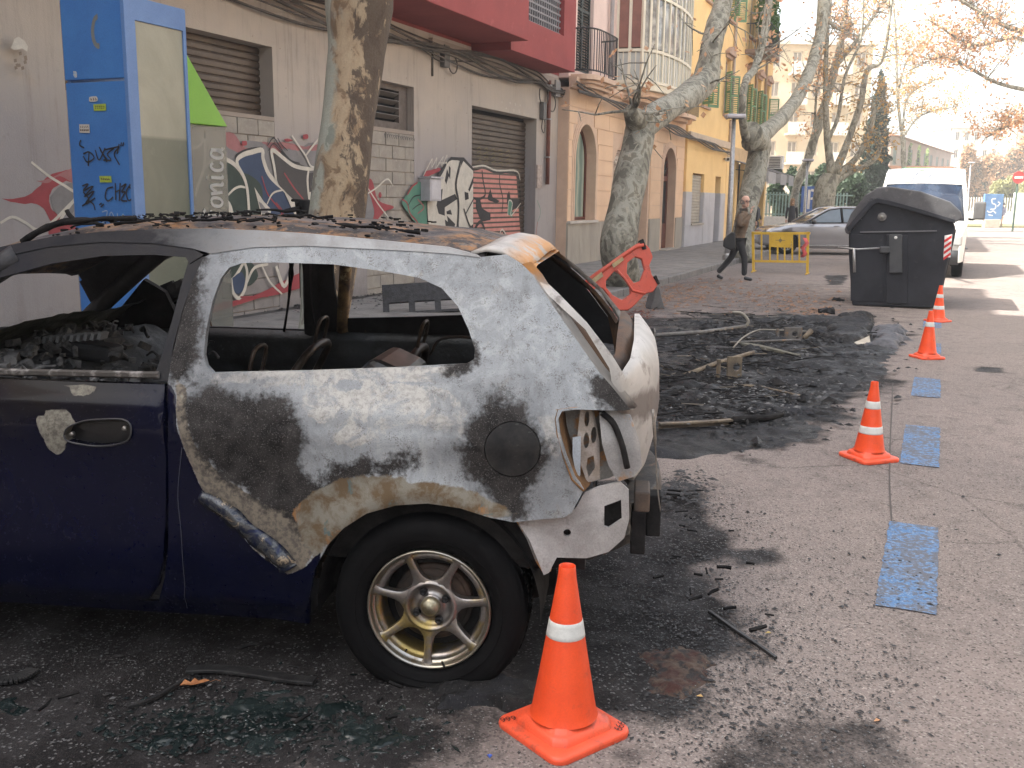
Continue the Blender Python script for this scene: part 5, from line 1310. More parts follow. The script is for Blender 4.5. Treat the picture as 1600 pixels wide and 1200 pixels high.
# =============== BURNT CAR ===============
YAW=R(7.0);CX=Vector((math.cos(YAW),-math.sin(YAW),0));CY=Vector((math.sin(YAW),math.cos(YAW),0))
CO=Vector((-.17187,3.83805,0))
car=thing('burnt_car','burnt out dark blue hatchback with scorched white rear quarter panel and no windows','car',CO,-YAW)
def hwd(x,z):
    h=np.where(z<.45,.845-.045*((.45-z)/.2)**2,np.where(z<.85,.845,np.where(z<.93,.845-.025*((z-.85)/.08),.82-.42*(z-.93)-.12*np.maximum(0,z-1.2))))
    h=np.where(x>.2,h-.55*(x-.2)**2,h);h=np.where(x<-2.3,h-.22*(x+2.3)**2,h)
    return h
def hw(x,z):return float(hwd(np.float64(x),np.float64(z)))
def cl(u,v,side=-1,y=None):
    d=ray(u,v);yy=.84*side if y is None else y;o=CP-CO
    for i in range(14):
        t=(yy-o.dot(CY))/d.dot(CY);q=o+d*t;x=q.dot(CX);z=q.z
        if y is None:yy=side*hw(x,z)
        else:break
    return (x,z)
def cp(*ps):return [cl(u,v) for u,v in ps]
# --- field layers on the skin: name -> list of (polygon, width) in photo-derived side coordinates
LAY={
 'blue':[((-20,560),(262,598),(270,606),(277,620),(275,660),(290,712),(312,764),(400,862),(450,898),(478,884),(510,850),(500,1040),(-20,1040))],
 'ring':[((268,585),(292,604),(292,650),(305,700),(345,745),(400,780),(460,800),(505,800),(500,850),(478,886),(450,898),(400,862),(312,764),(288,712),(275,660),(275,615))],
 'soot':[((285,628),(330,610),(440,626),(478,678),(455,725),(480,752),(520,748),(560,792),(520,830),(490,855),(455,815),(380,768),(330,735),(300,690),(288,650)),
         ((775,622),(812,640),(830,665),(848,680),(850,725),(838,748),(820,770),(812,812),(795,812),(775,800),(765,770),(735,742),(724,700),(738,660),(760,630)),
         ((500,742),(520,730),(600,722),(642,714),(645,735),(600,742),(540,752),(508,756)),
         ((930,598),(975,590),(1012,612),(1012,650),(985,660),(960,640),(935,625)),((262,395),(318,395),(300,600),(262,600)),((690,555),(742,545),(738,580),(700,590))],
 'smoke':[((250,400),(345,400),(330,600),(420,596),(470,680),(455,740),(300,700),(270,600)),((742,610),(840,625),(862,700),(850,780),(740,790),(712,700))],
 'arch':[((484,900),(492,855),(520,805),(570,770),(640,752),(720,760),(770,782),(812,808),(760,806),(700,790),(620,788),(560,810),(512,850)),((455,800),(500,760),(560,745),(640,745),(640,790),(560,810),(510,850),(480,860))],
 'chalk':[((470,612),(520,604),(570,606),(640,600),(700,612),(730,640),(720,690),(660,660),(600,680),(560,700),(520,690),(480,650)),((850,640),(872,650),(880,690),(868,720),(850,690),(838,655)),((560,770),(640,760),(700,765),(640,775)),((330,575),(700,560),(720,590),(420,605),(330,598))],
 'rust':[((800,395),(850,408),(858,440),(830,428)),((560,600),(562,600),(561,602))],
 'bare':[((55,655),(75,642),(110,640),(114,665),(104,690),(92,715),(75,705),(60,675)),((95,603),(150,600),(148,614),(118,618)),((275,612),(290,620),(288,632),(276,625))],
}
def field(px_,pz_,name,wd=.03):
    f=np.zeros(len(px_))
    for p in LAY[name]:
        q=[cl(u,v) for u,v in p];f=np.maximum(f,np.where((px_<-1.42)&(pz_<1.0),1.0,0.0)) if name=='blue' else f;f=np.maximum(f,np.clip(.5-polydist(px_,pz_,q)/wd,0,1))
    return f
WD={'blue':.05,'ring':.05,'soot':.17,'smoke':.36,'arch':.07,'chalk':.09,'rust':.05,'bare':.02}
def skinmat(name,base_blue=False,allsoot=0.0):
    m,t,b=nt(name);v=pos(t,True)
    A={k:N_(t,'ShaderNodeAttribute',attribute_name=k).outputs['Fac'] for k in LAY}
    n1=noise_node(t,3.2,6,.62,.6,v);n2=noise_node(t,13,7,.68,.3,v);n3=noise_node(t,60,6,.7,0,v);n4=noise_node(t,240,3,.6,0,v);nv=noise_node(t,7,6,.7,1.2,v)
    def edge(a,amp=.8,e=.05,thr=.5,fine=.25):
        s=mth(t,'ADD',a,mth(t,'ADD',mth(t,'MULTIPLY',mth(t,'SUBTRACT',n2.outputs[0],.5),amp),mth(t,'MULTIPLY',mth(t,'SUBTRACT',n3.outputs[0],.5),fine)))
        return mrange(t,s,thr-e,thr+e)
    ox=mixc(t,mrange(t,n1.outputs[0],.35,.65),(.315,.34,.36),(.235,.252,.266))
    ox=mixc(t,mrange(t,nv.outputs[0],.50,.60,0,.4),ox,(.45,.475,.49))
    ox=mixc(t,mrange(t,nv.outputs[0],.42,.34,0,.5),ox,(.17,.18,.19))
    mps=N_(t,'ShaderNodeMapping');mps.inputs['Scale'].default_value=(7,7,1.3);t.links.new(v,mps.inputs[0]);nst=noise_node(t,2.2,6,.7,.25,mps.outputs[0]);ox=mixc(t,mrange(t,nst.outputs[0],.55,.70,0,.55),ox,(.13,.13,.13));ox=mixc(t,mrange(t,nst.outputs[0],.42,.32,0,.4),ox,(.45,.46,.46))
    sx=N_(t,'ShaderNodeSeparateXYZ');t.links.new(v,sx.inputs[0])
    ox=mixc(t,mrange(t,n2.outputs[0],.60,.72,0,.5),ox,(.36,.33,.27))
    ox=mixc(t,mth(t,'MULTIPLY',mrange(t,n3.outputs[0],.60,.66),.45),ox,(.16,.15,.14))
    ox=mixc(t,mth(t,'MULTIPLY',mrange(t,n4.outputs[0],.56,.62),.32),ox,(.14,.14,.14))
    ox=mixc(t,mth(t,'MULTIPLY',mrange(t,n3.outputs[0],.40,.34),.2),ox,(.55,.56,.55))
    nk=noise_node(t,26,4,.6,.2,v)
    pit=mth(t,'MULTIPLY',mrange(t,nk.outputs[0],.53,.60),mrange(t,n4.outputs[0],.50,.56))
    ox=mixc(t,mth(t,'MULTIPLY',pit,.6),ox,(.12,.115,.11))
    c=mixc(t,mth(t,'MULTIPLY',mth(t,'MULTIPLY',edge(A['chalk'],1.1,.03),mrange(t,noise_node(t,9,7,.75,.5,v).outputs[0],.44,.52,.1,1)),.8),ox,mixc(t,mrange(t,n3.outputs[0],.45,.6),(.50,.49,.46),(.35,.34,.32)))
    sm=mth(t,'MULTIPLY',mrange(t,mth(t,'ADD',A['smoke'],mth(t,'MULTIPLY',mth(t,'SUBTRACT',n2.outputs[0],.5),.7)),.2,.9),.9)
    c=mixc(t,sm,c,(.10,.105,.115))
    so_=mixc(t,mrange(t,n2.outputs[0],.4,.65),(.016,.015,.015),(.046,.043,.042));so_=mixc(t,mth(t,'MULTIPLY',mrange(t,n4.outputs[0],.58,.66),.35),so_,(.28,.27,.26))
    c=mixc(t,edge(A['ring'],.5,.04),c,mixc(t,mrange(t,n3.outputs[0],.42,.58),(.20,.175,.14),(.11,.098,.085)))
    c=mixc(t,edge(A['soot'],.9,.10,.45,.5),c,so_)
    ar=mixc(t,mrange(t,n2.outputs[0],.42,.58),(.20,.19,.16),(.12,.085,.05));ar=mixc(t,mrange(t,n1.outputs[0],.56,.62),ar,(.30,.15,.06));ar=mixc(t,mrange(t,nv.outputs[0],.60,.66),ar,(.09,.13,.13))
    ea=edge(A['arch'],.7,.05);c=mixc(t,ea,c,ar)
    er=edge(A['rust'],.7,.06);c=mixc(t,er,c,(.48,.22,.06))
    bl=mixc(t,mrange(t,n1.outputs[0],.42,.7,0,1),(.0010,.0018,.012),(.0018,.0028,.017))
    # browned by heat in the upper band of the door
    hb=mth(t,'MULTIPLY',mrange(t,mth(t,'ADD',sx.outputs[2],mth(t,'MULTIPLY',n1.outputs[0],.5)),1.0,1.2),mrange(t,sx.outputs[0],-.92,-1.15))
    bl=mixc(t,hb,bl,(.010,.008,.007))
    eb=edge(A['blue'],.35,.02,.5,.15)
    c=mixc(t,eb,c,bl)
    ebr=edge(A['bare'],.5,.03);c=mixc(t,ebr,c,mixc(t,mrange(t,n3.outputs[0],.4,.6),(.25,.24,.2),(.12,.11,.095)))
    t.links.new(c,b.inputs[0])
    gl=mth(t,'MULTIPLY',eb,mth(t,'SUBTRACT',1,ebr))
    dust=mrange(t,n3.outputs[0],.3,.8,.16,.34);b.inputs['Specular IOR Level'].default_value=.16
    r=N_(t,'ShaderNodeMix',data_type='FLOAT');t.links.new(gl,r.inputs[0]);r.inputs[2].default_value=.62;t.links.new(dust,r.inputs[3]);t.links.new(r.outputs[0],b.inputs['Roughness'])
    mt=N_(t,'ShaderNodeMix',data_type='FLOAT');t.links.new(gl,mt.inputs[0]);mt.inputs[2].default_value=.25;mt.inputs[3].default_value=0;t.links.new(mt.outputs[0],b.inputs['Metallic'])
    t.links.new(mth(t,'MULTIPLY',gl,.10),b.inputs['Coat Weight']);b.inputs['Coat Roughness'].default_value=.06
    h=mth(t,'ADD',mth(t,'ADD',mth(t,'MULTIPLY',n3.outputs[0],.6),mth(t,'MULTIPLY',n4.outputs[0],.3)),mth(t,'MULTIPLY',eb,.0))
    bn=bump(t,b,h,.35,.004)
    inv=mth(t,'MULTIPLY',mth(t,'SUBTRACT',1,gl),.35);t.links.new(inv,bn.inputs['Strength']);return m
M_skinc=skinmat('burnt_car_skin')
def crease(x,z):
    """body-side relief: shoulder crease and wheel-arch flare"""
    r=np.hypot(x,z-.28)
    flare=.022*np.exp(-((r-.395)/.05)**2)*(z<.75)
    cr=.007*np.exp(-((z-.925)/.014)**2)*(x<.2)
    und=-.010*np.exp(-((z-.72)/.14)**2)
    sill=.012*np.exp(-((z-.27)/.03)**2)*(x<-.3)
    dent=.006*(fbm(x*5+9,z*5,3,4)-.5)*np.clip((x+1.0)/.3,0,1)
    return flare+cr+und+sill+dent
def skin(name,outer,holes,side=-1,grid=.022,m=None,parent=None,off=0.0,th=.022,attrs=True,smooth=True):
    vs,tris,loops=cdt(outer,holes,grid);a=np.array(vs);x=a[:,0];z=a[:,1]
    y=side*(hwd(x,z)+crease(x,z)+off);yi=y-side*th
    V=np.concatenate([np.stack([x,y,z],1),np.stack([x,yi,z],1)]);n=len(vs);mb=MB()
    fs=[tuple(t_) for t_ in tris]
    if side>0:fs=[tuple(reversed(t_)) for t_ in fs]
    rim=[]
    for lp in loops:
        for i in range(len(lp)):
            p,q=lp[i],lp[(i+1)%len(lp)];rim.append((q,p,n+p,n+q) if side<0 else (p,q,n+q,n+p))
    back=[tuple(n+i for i in reversed(t_)) for t_ in fs]
    mb.add(V,fs+rim+back);me=mb.mesh(name,fix=False)
    mi=[0]*(len(fs)+len(rim))+[1]*len(back);me.materials.append(m or M_skinc);me.materials.append(M_int);me.polygons.foreach_set('material_index',mi)
    if attrs:
        X2=np.concatenate([x,x]);Z2=np.concatenate([z,z])
        for k in LAY:setattr_f(me,k,field(X2,Z2,k,WD[k]) if side<0 else np.full(len(X2),.9 if k=='soot' else 0))
    o=link(name,me,None,parent or car)
    if smooth:autosmooth(o,50)
    return o
M_int=mat('burnt_interior_steel',(.022,.022,.024),.6,.3,c2=(.05,.05,.055),scale=5,c3=(.12,.09,.06),scale3=16,lo3=.66,hi3=.74,bs=45,bd=.004,local=True)
# outlines (from the photo's near side), mirrored for the far side
qwin=cp((332,583),(322,572),(318,555),(322,515),(332,470),(345,435),(358,418),(378,411),(430,410),(520,413),(600,424),(655,434),(690,450),(715,478),(732,515),(742,545),(740,562),(728,569),(620,575),(480,580))
archp=cp((485,972),(486,930),(495,885),(515,848),(540,822),(575,800),(620,788),(670,785),(720,792),(765,806),(803,815))
quarter=cp((262,598),(268,560),(282,500),(300,440),(318,402),(330,396),(400,386),(480,384),(560,388),(640,392),(700,396),(750,402),(790,398),(818,415),(835,432),(862,475),(900,530),(935,580),(955,603),(985,640),(972,642),(900,640),(878,643),(872,655),(875,680),(885,715),(898,748),(912,766))+cp((905,780),(893,802),(880,810),(850,812))+list(reversed(archp))+cp((400,962),(300,955),(258,952),(250,935),(258,900),(263,850),(262,780),(261,700))
fuelc=cl(800,704);fr_=.089
fuelp=[(fuelc[0]+fr_*math.cos(a),fuelc[1]+fr_*math.sin(a)) for a in np.linspace(0,2*PI,36,endpoint=False)]
qp=skin('quarter_panel',quarter,[qwin,fuelp])
q_far=[(x,z) for x,z in quarter]
skin('far_quarter_panel',q_far,[qwin],side=1,grid=.06,m=M_int)
fi=[(fuelc[0]+(fr_-.003)*math.cos(a),fuelc[1]+(fr_-.003)*math.sin(a)) for a in np.linspace(0,2*PI,36,endpoint=False)]
o=skin('fuel_flap',fi,[],off=-.002,m=mat('charred_flap',(.012,.012,.013),.5,spec=.2,c2=(.028,.027,.026),scale=14,c3=(.06,.06,.06),scale3=50,lo3=.64,bs=80,bd=.001),attrs=False)
skin('flap_recess',[(fuelc[0]+(fr_+.012)*math.cos(a),fuelc[1]+(fr_+.012)*math.sin(a)) for a in np.linspace(0,2*PI,24,endpoint=False)],[],off=-.03,m=M_black,attrs=False)
# door
G_=cl(262,598)
hand=cp((100,680),(106,668),(130,658),(160,655),(190,655),(203,662),(205,675),(200,688),(180,695),(150,697),(120,693),(104,688))
dr_top=cp((256,596),(150,594),(0,590));xf=-2.05
door=[(p) for p in cp((257,601),(256,640),(257,720),(258,800),(255,870),(246,915),(232,936),(200,939),(100,933),(0,927))]
zb=cl(0,927)[1];zt_d=cl(0,592)[1]
door=door+[(-1.95,zb+.02),(-2.05,zb+.08),(-2.1,.5),(-2.08,.85),(-2.02,zt_d-.02)]+[(-1.8,zt_d)]+cp((0,592),(120,597))
door_o=skin('door',door,[hand],th=.03)
hx=[hand[i][0] for i in range(len(hand))];hz=[p[1] for p in hand];hcx=sum(hx)/len(hx);hcz=sum(hz)/len(hz)
grow=lambda p,k:[(hcx+(x-hcx)*k,hcz+(z-hcz)*k) for x,z in p]
rc=skin('handle_recess',grow(hand,1.04),[],off=-.03,m=mat('recess_black',(.008,.008,.009),.35,bs=40,bd=.002),parent=door_o,attrs=False)
M_rimedge=mat('dull_bare_metal',(.28,.27,.25),.45,.8,c2=(.16,.14,.12),scale=20)
pts=[(x,-(hw(x,z)+.001),z) for x,z in hand];pts.append(pts[0])
MB().tube([Vector(p) for p in smooth_path(pts,3)],.0032,6).build('handle_rim',mat('worn_handle_edge',(.06,.06,.065),.35,.6),door_o,True)
for (u,v) in((111,679),(193,670)):
    x,z=cl(u,v);MB().lathe([(0,0),(.007,0),(.009,.012),(.005,.013),(.004,.008),(0,.008)],14,(x,-(hw(x,z)-.0),z),'y').build('bolt',M_rimedge,door_o,True)
# window strip at the top of the door
mb=MB();q=[Vector((x,-(hw(x,z)-.004),z+.012)) for x,z in cp((248,592),(150,590),(60,588),(0,587),(-200,580))]
mb.tube(q,.012,6).build('window_strip',mat('charred_trim',(.05,.045,.04),.6,c2=(.22,.21,.2),scale=14,lo=.5,hi=.6),door_o)
# sill and body below, front wing and rest of the near side out of frame
sill=[(-.42,.30),(-.42,.19),(-1.0,.175),(-2.1,.165),(-2.2,.18),(-2.2,.26),(-2.1,.3),(-1.9,zb-.0),(-1.5,zb-.004)]+[(cl(0,930)[0],cl(0,930)[1]-.004)]+cp((100,937),(200,943),(236,941),(252,936),(258,955),(300,958),(400,965))
skin('sill',[(-.40,.262),(-.425,.185),(-1.0,.172),(-2.1,.165),(-2.2,.18),(-2.2,.225),(-1.0,.222)]+[(-.99,.224)]+[],[],off=-.012)
skin('front_wing',[(-2.1,.3),(-2.1,.5),(-2.08,.85),(-2.04,.99),(-2.6,.93),(-3.0,.84),(-3.25,.72),(-3.33,.55),(-3.33,.3),(-2.95,.28)]+[(-2.59+.36*math.cos(R(a)),.29+.36*math.sin(R(a))) for a in range(0,181,15)]+[(-2.2,.2)],[])
skin('far_door',[(xx,zz) for xx,zz in [(-.9,.2),(-.9,.97),(-2.05,.97),(-2.1,.25)]],[],side=1,grid=.1,m=M_int)
skin('far_wing',[(-2.1,.3),(-2.1,.5),(-2.04,.97),(-2.6,.93),(-3.0,.84),(-3.25,.72),(-3.33,.3)],[],side=1,grid=.15,m=M_int)
# door window frame / cant rail as swept bars
M_nav=mat('charred_navy_frame',(.008,.009,.015),.45,spec=.2,c2=(.014,.014,.016),scale=6,bs=60,bd=.002,local=True)
def skband(name,up,lo,side=-1,m=M_nav,off=0,th=.05,parent=None,attrs=False):
    poly=up+list(reversed(lo));return skin(name,poly,[],side=side,grid=.05,m=m,off=off,th=th,parent=parent,attrs=attrs)
up=cp((318,398),(300,388),(240,380),(160,378),(80,385),(0,402),(-90,430),(-220,490));lo=cp((296,412),(290,402),(240,398),(160,400),(80,412),(0,434),(-90,470),(-220,540))
for sd in(-1,1):skband('door_frame' if sd<0 else 'far_door_frame',up,lo,sd)
up=cp((318,402),(296,406));lo=cp((262,594),(236,594))
bpl=cp((320,402),(296,400),(284,440),(268,500),(250,560),(238,594),(262,596),(270,540),(286,480),(300,440))
for sd in(-1,1):skin('b_pillar' if sd<0 else 'far_b_pillar',bpl,[],side=sd,off=-.004,th=.07,m=M_nav if sd<0 else M_int,attrs=False)
# inner far pillar with rusty streak
# roof: a crowned shell, near edge follows the rail in the photo
rail_pts=cp((-220,470),(-90,415),(0,386),(80,370),(160,362),(240,358),(320,357),(400,360),(480,365),(560,372),(640,380),(700,386),(745,398))
rx=np.array([p[0] for p in rail_pts]);rz=np.array([p[1] for p in rail_pts])
def railz(x):return np.interp(x,rx,rz)
xs_=np.linspace(rx[0],rx[-1]+.02,90);vs=[];cols_=29
T=np.linspace(-1,1,cols_)
zfl=lambda x:np.interp(x,rx,rz)
V=[];at=[]
for x in xs_:
    z0=float(zfl(x));h=hw(x,z0)-.028
    for t_ in T:
        y=t_*h;z=z0+.018*(1-t_**4)+.035*(1-t_*t_)*.6-.014*(abs(t_)>.88)*0+.006*(float(vnoise(x*6,t_*4,3))-.5)
        if .86<abs(t_)<.94:z-=.008
        V.append((x,y,z));at.append(0)
n0,n1=len(xs_),cols_;idx=np.arange(n0*n1).reshape(n0,n1);Fm=np.stack([idx[:-1,:-1],idx[1:,:-1],idx[1:,1:],idx[:-1,1:]],-1).reshape(-1,4)
def roofmat():
    m,t,b=nt('burnt_roof');v=pos(t,True);n=noise_node(t,3.5,6,.65,.5,v);n2=noise_node(t,14,6,.7,.3,v);n3=noise_node(t,70,4,.7,0,v)
    c=ramp(t,n.outputs[0],[(.34,(.03,.03,.035)),(.44,(.09,.08,.08)),(.51,(.17,.11,.07)),(.56,(.30,.145,.055)),(.60,(.18,.15,.13)),(.68,(.10,.095,.105))])
    c=mixc(t,mrange(t,n2.outputs[0],.46,.58),c,(.035,.032,.032));c=mixc(t,mrange(t,n3.outputs[0],.6,.7,0,.5),c,(.4,.3,.2))
    t.links.new(c,b.inputs[0]);b.inputs['Roughness'].default_value=.8;bump(t,b,n3.outputs[0],.5,.006);return m
M_roof=roofmat()
o=link('roof',npmesh('roof',np.array(V),Fm),M_roof,car,True);md=o.modifiers.new('s','SOLIDIFY');md.thickness=.012;md.offset=-1
# side rail between roof and window: skin from rail to frame, near (ashy) and far
up=rail_pts;lo=cp((-220,490),(-90,430),(0,402),(80,385),(160,378),(240,380),(300,388),(330,396),(400,386),(480,384),(560,388),(640,392),(700,396),(750,402))
def railmat():
    m,t,b=nt('ashy_roof_rail');v=pos(t,True);sx=N_(t,'ShaderNodeSeparateXYZ');t.links.new(v,sx.inputs[0]);n=noise_node(t,5,6,.65,.4,v);n3=noise_node(t,70,5,.7,0,v)
    k=mrange(t,mth(t,'ADD',sx.outputs[0],mth(t,'MULTIPLY',mth(t,'SUBTRACT',n.outputs[0],.5),.5)),-1.0,-.55)
    a=mixc(t,mrange(t,n.outputs[0],.4,.65),(.005,.006,.011),(.018,.018,.021));c_=mixc(t,mrange(t,n.outputs[0],.35,.62),(.40,.42,.435),(.26,.26,.26));c_=mixc(t,mrange(t,n3.outputs[0],.55,.65,0,.4),c_,(.25,.23,.2))
    t.links.new(mixc(t,k,a,c_),b.inputs[0]);b.inputs['Roughness'].default_value=.55;b.inputs['Specular IOR Level'].default_value=.25;bump(t,b,n3.outputs[0],.4,.003);return m
M_rail=railmat()
skin('roof_rail',up+list(reversed(lo)),[],m=M_rail,attrs=False,grid=.03,off=.004);skin('far_roof_rail',up+list(reversed(lo)),[],side=1,m=M_int,attrs=False,grid=.06)
# charred remains lying on the roof
rg=random.Random(4);mb=MB()
for k in range(300):
    x=rg.uniform(-1.5,-.1) if k%3 else rg.uniform(-1.35,-.75);t_=rg.uniform(-.97,.3);z=float(zfl(x))+.05*(1-t_*t_);y=t_*(hw(x,z)-.03);s=rg.uniform(.002,.0085)
    if rg.random()<.6:y=-(hw(x,z)-.05)+rg.uniform(-.0,.12)
    mb.obox((x,y,z+s*.3),(s*rg.uniform(1,4),s*rg.uniform(.6,2),s*rg.uniform(.5,1.3)),Matrix.Rotation(rg.uniform(0,3),3,'Z')@Matrix.Rotation(rg.uniform(-.5,.5),3,'X'))
o=mb.build('charred_flakes',M_black,car);o['kind']='stuff'
mb=MB()
for k in range(14):
    x=rg.uniform(-1.4,-.25);y=-(hw(x,1.45)-.05)+abs(rg.gauss(0,.14));q=[]
    for j in range(6):
        x+=rg.uniform(.01,.05);y+=rg.uniform(-.02,.02);t_=y/.6;q.append((x,y,float(zfl(x))+.02+.05*(1-t_*t_)-.012+rg.uniform(0,.012)))
    mb.tube(q,[rg.uniform(.002,.006) for j in range(6)],6,jit=.6)
o=mb.build('charred_strands',M_black,car,True);o['kind']='stuff'
brp=[cl(u,v,y=-.55) for u,v in((35,378),(60,362),(95,348),(120,345),(160,342),(213,341))]
br=thing('charred_stick','charred forked black branch lying on the burnt car roof','branch',CO+Vector((0,0,0)),-YAW)
MB().tube(smooth_path([(x,-.55,z) for x,z in brp],5),[.014]*8+[.011]*10+[.009]*8,8,jit=.4).build('stem',M_black,br,True)
bq=[cl(u,v,y=-.55) for u,v in((118,346),(108,335),(104,328))];MB().tube(smooth_path([(x,-.55,z) for x,z in bq],4),.008,7,jit=.3).build('side_twig',M_black,br,True)
bq=[cl(u,v,y=-.55) for u,v in((213,341),(240,348),(268,356))];MB().tube(smooth_path([(x,-.55,z) for x,z in bq],4),.0018,5).build('wire',M_black,br,True)
# tailgate: steel shell with the glass gone
TG=cp((800,385),(838,408),(870,440),(920,500),(960,548),(985,535),(1005,545),(1022,575),(1028,605),(1026,660),(1020,700),(1008,735),(995,742))
def xr(z):
    zz=[.45,.60,.68,.76,.88,1.0,1.06,1.12,1.17,1.30,1.44];xx=[.70,.70,.715,.735,.750,.745,.735,.70,.665,.50,.27];return np.interp(z,zz,xx)
def rear(y,z,k=.22):
    return xr(z)-k*np.abs(y/.74)**3.2
def rearsheet(name,yz,holes,m,th=.02,grid=.03,off=0,k=.2,smooth=True,ym=.66):
    vs,tris,loops=cdt(yz,holes,grid);a=np.array(vs);y=a[:,0];z=a[:,1];x=rear(y,z,k)+off;n=len(vs)
    V=np.concatenate([np.stack([x,y,z],1),np.stack([x-th,y,z],1)]);fs=[tuple(t_) for t_ in tris]+[tuple(n+i for i in reversed(t_)) for t_ in tris]
    for lp in loops:
        for i in range(len(lp)):
            p,q=lp[i],lp[(i+1)%len(lp)];fs.append((q,p,n+p,n+q))
    o=MB().add(V,fs).build(name,m,car)
    if smooth:autosmooth(o,55)
    return o
def tailmat():
    m,t,b=nt('scorched_tailgate');v=pos(t,True);n=noise_node(t,4,6,.65,.5,v);n3=noise_node(t,60,5,.7,0,v);n2=noise_node(t,11,6,.7,.2,v);sx=N_(t,'ShaderNodeSeparateXYZ');t.links.new(v,sx.inputs[0])
    c_=mixc(t,mrange(t,n.outputs[0],.35,.62),(.50,.48,.455),(.35,.34,.32));c_=mixc(t,mrange(t,n2.outputs[0],.55,.66,0,.7),c_,(.11,.09,.08))
    hb=mth(t,'MULTIPLY',mrange(t,mth(t,'ADD',sx.outputs[2],mth(t,'MULTIPLY',n.outputs[0],.2)),.95,.99),mrange(t,mth(t,'ADD',sx.outputs[2],mth(t,'MULTIPLY',n.outputs[0],.2)),1.09,1.06))
    c_=mixc(t,mth(t,'MULTIPLY',hb,.85),c_,(.10,.08,.072))
    rt_=mth(t,'MULTIPLY',mth(t,'MULTIPLY',mrange(t,sx.outputs[2],1.32,1.38),mrange(t,sx.outputs[0],.20,.29)),mrange(t,n2.outputs[0],.40,.5));c_=mixc(t,rt_,c_,(.52,.25,.07))
    t.links.new(c_,b.inputs[0]);b.inputs['Roughness'].default_value=.55;b.inputs['Metallic'].default_value=.15;bump(t,b,n3.outputs[0],.4,.003);return m
M_tail=tailmat()
def sym(half):return half+[(-y,z) for y,z in reversed(half)]
tg_out=[(-.50,.66),(-.58,.72),(-.65,.86),(-.69,.98),(-.685,1.08),(-.66,1.20),(-.615,1.34),(-.55,1.41)]
tg_hole=[(-.52,1.165),(-.585,1.13),(-.59,1.08),(-.54,1.075)]
gl=[(-.40,1.135),(-.54,1.09),(-.655,1.05),(-.668,1.12),(-.643,1.22),(-.605,1.31),(-.55,1.375),(-.47,1.39)]
rearsheet('tailgate',sym(tg_out),[sym(gl)],M_tail,k=.17)
rearsheet('tailgate_inner',sym([(y*.96,min(z,1.40)+.01) for y,z in tg_out]),[sym([(y*.94,z*1.0+(.012 if z<1.2 else -.01)) for y,z in gl])],mat('rusty_inner_steel',(.10,.055,.03),.7,.2,c2=(.045,.035,.03),scale=6,c3=(.2,.1,.045),scale3=9,bd=.003),off=-.055,k=.17,th=.02)
# near flange of the hatch frame: strip along the D pillar edge
dpx=cp((818,412),(835,432),(862,475),(900,530),(935,580),(955,603),(985,640))
mb=MB();vv=[]
for i,(x,z) in enumerate(dpx):
    h=hw(x,z);vv+= [(x-.002,-h+.0,z),(x+.022,-h+.035,z+.006),(x+.012,-h+.075,z-.012)]
k=len(dpx);mb.add(vv,[(3*i+j,3*i+j+1,3*i+j+4,3*i+j+3) for i in range(k-1) for j in range(2)]).build('hatch_gutter',M_tail,car,True,solid=.004)
MB().add([(x,-y if j else y,z) for j in (0,1) for (x,y,z) in vv],[(3*k*0+3*i+j,3*i+j+1,3*i+j+4,3*i+j+3) for i in range(k-1) for j in range(2)]).build('far_hatch_gutter',M_tail,car,True,solid=.004)
# spoiler lip / roof header at the back of the roof
hp=cp((745,394),(770,386),(800,388),(835,404));mb=MB();vv=[]
for (x,z) in[(.13,1.435),(.18,1.448),(.235,1.44),(.29,1.41),(.315,1.385)]:
    for t_ in np.linspace(-1,1,17):vv.append((x-.05*abs(t_)**4*.6,t_*(hw(x,min(z,1.41))-.03),z+.03*(1-t_*t_)))
mb.add(vv,[(17*i+j,17*i+j+1,17*i+j+18,17*i+j+17) for i in range(4) for j in range(16)]).build('roof_header',M_tail,car,True,solid=.012)
# lamp cavity: inner panel with holes, set deep behind the outer skin
lampout=cp((878,643),(872,655),(875,680),(885,715),(898,748),(912,766),(930,772),(960,765),(990,752),(1000,735),(1000,700),(985,655),(972,640),(900,638))
def ycav(x):return None
hl_=[]
def ell(u,v,a,b_,n=14):
    cx,cz=cl(u,v);return [(cx+a*math.cos(k),cz+b_*math.sin(k)) for k in np.linspace(0,2*PI,n,endpoint=False)]
cavh=[ell(915,663,.008,.024),ell(926,689,.009,.026),ell(914,698,.009,.026),cp((916,726),(926,722),(928,742),(918,757),(914,742))]
M_cav=mat('rusty_lamp_recess',(.30,.30,.29),.6,.4,c2=(.16,.14,.12),scale=5,c3=(.40,.19,.06),scale3=8,lo3=.54,hi3=.62,bs=60,bd=.003,local=True)
skin('lamp_recess_back',[ (x-.02,z) for x,z in lampout],[],off=-.13,m=M_cav,attrs=False,grid=.03,th=.004)
pl_=cp((905,640),(925,642),(935,700),(936,760),(915,766),(903,730),(900,690))
skin('lamp_bracket',pl_,cavh,off=-.075,m=mat('lamp_bracket_steel',(.42,.38,.35),.55,.4,c2=(.3,.26,.22),scale=14,c3=(.25,.12,.05),scale3=11),attrs=False,th=.004)
pl_=cp((893,690),(906,688),(905,750),(900,758),(893,720))
skin('lamp_bracket_rib',pl_,[],off=-.05,m=mat('pale_oxide_strip',(.40,.45,.5),.5,.3),attrs=False,th=.004)
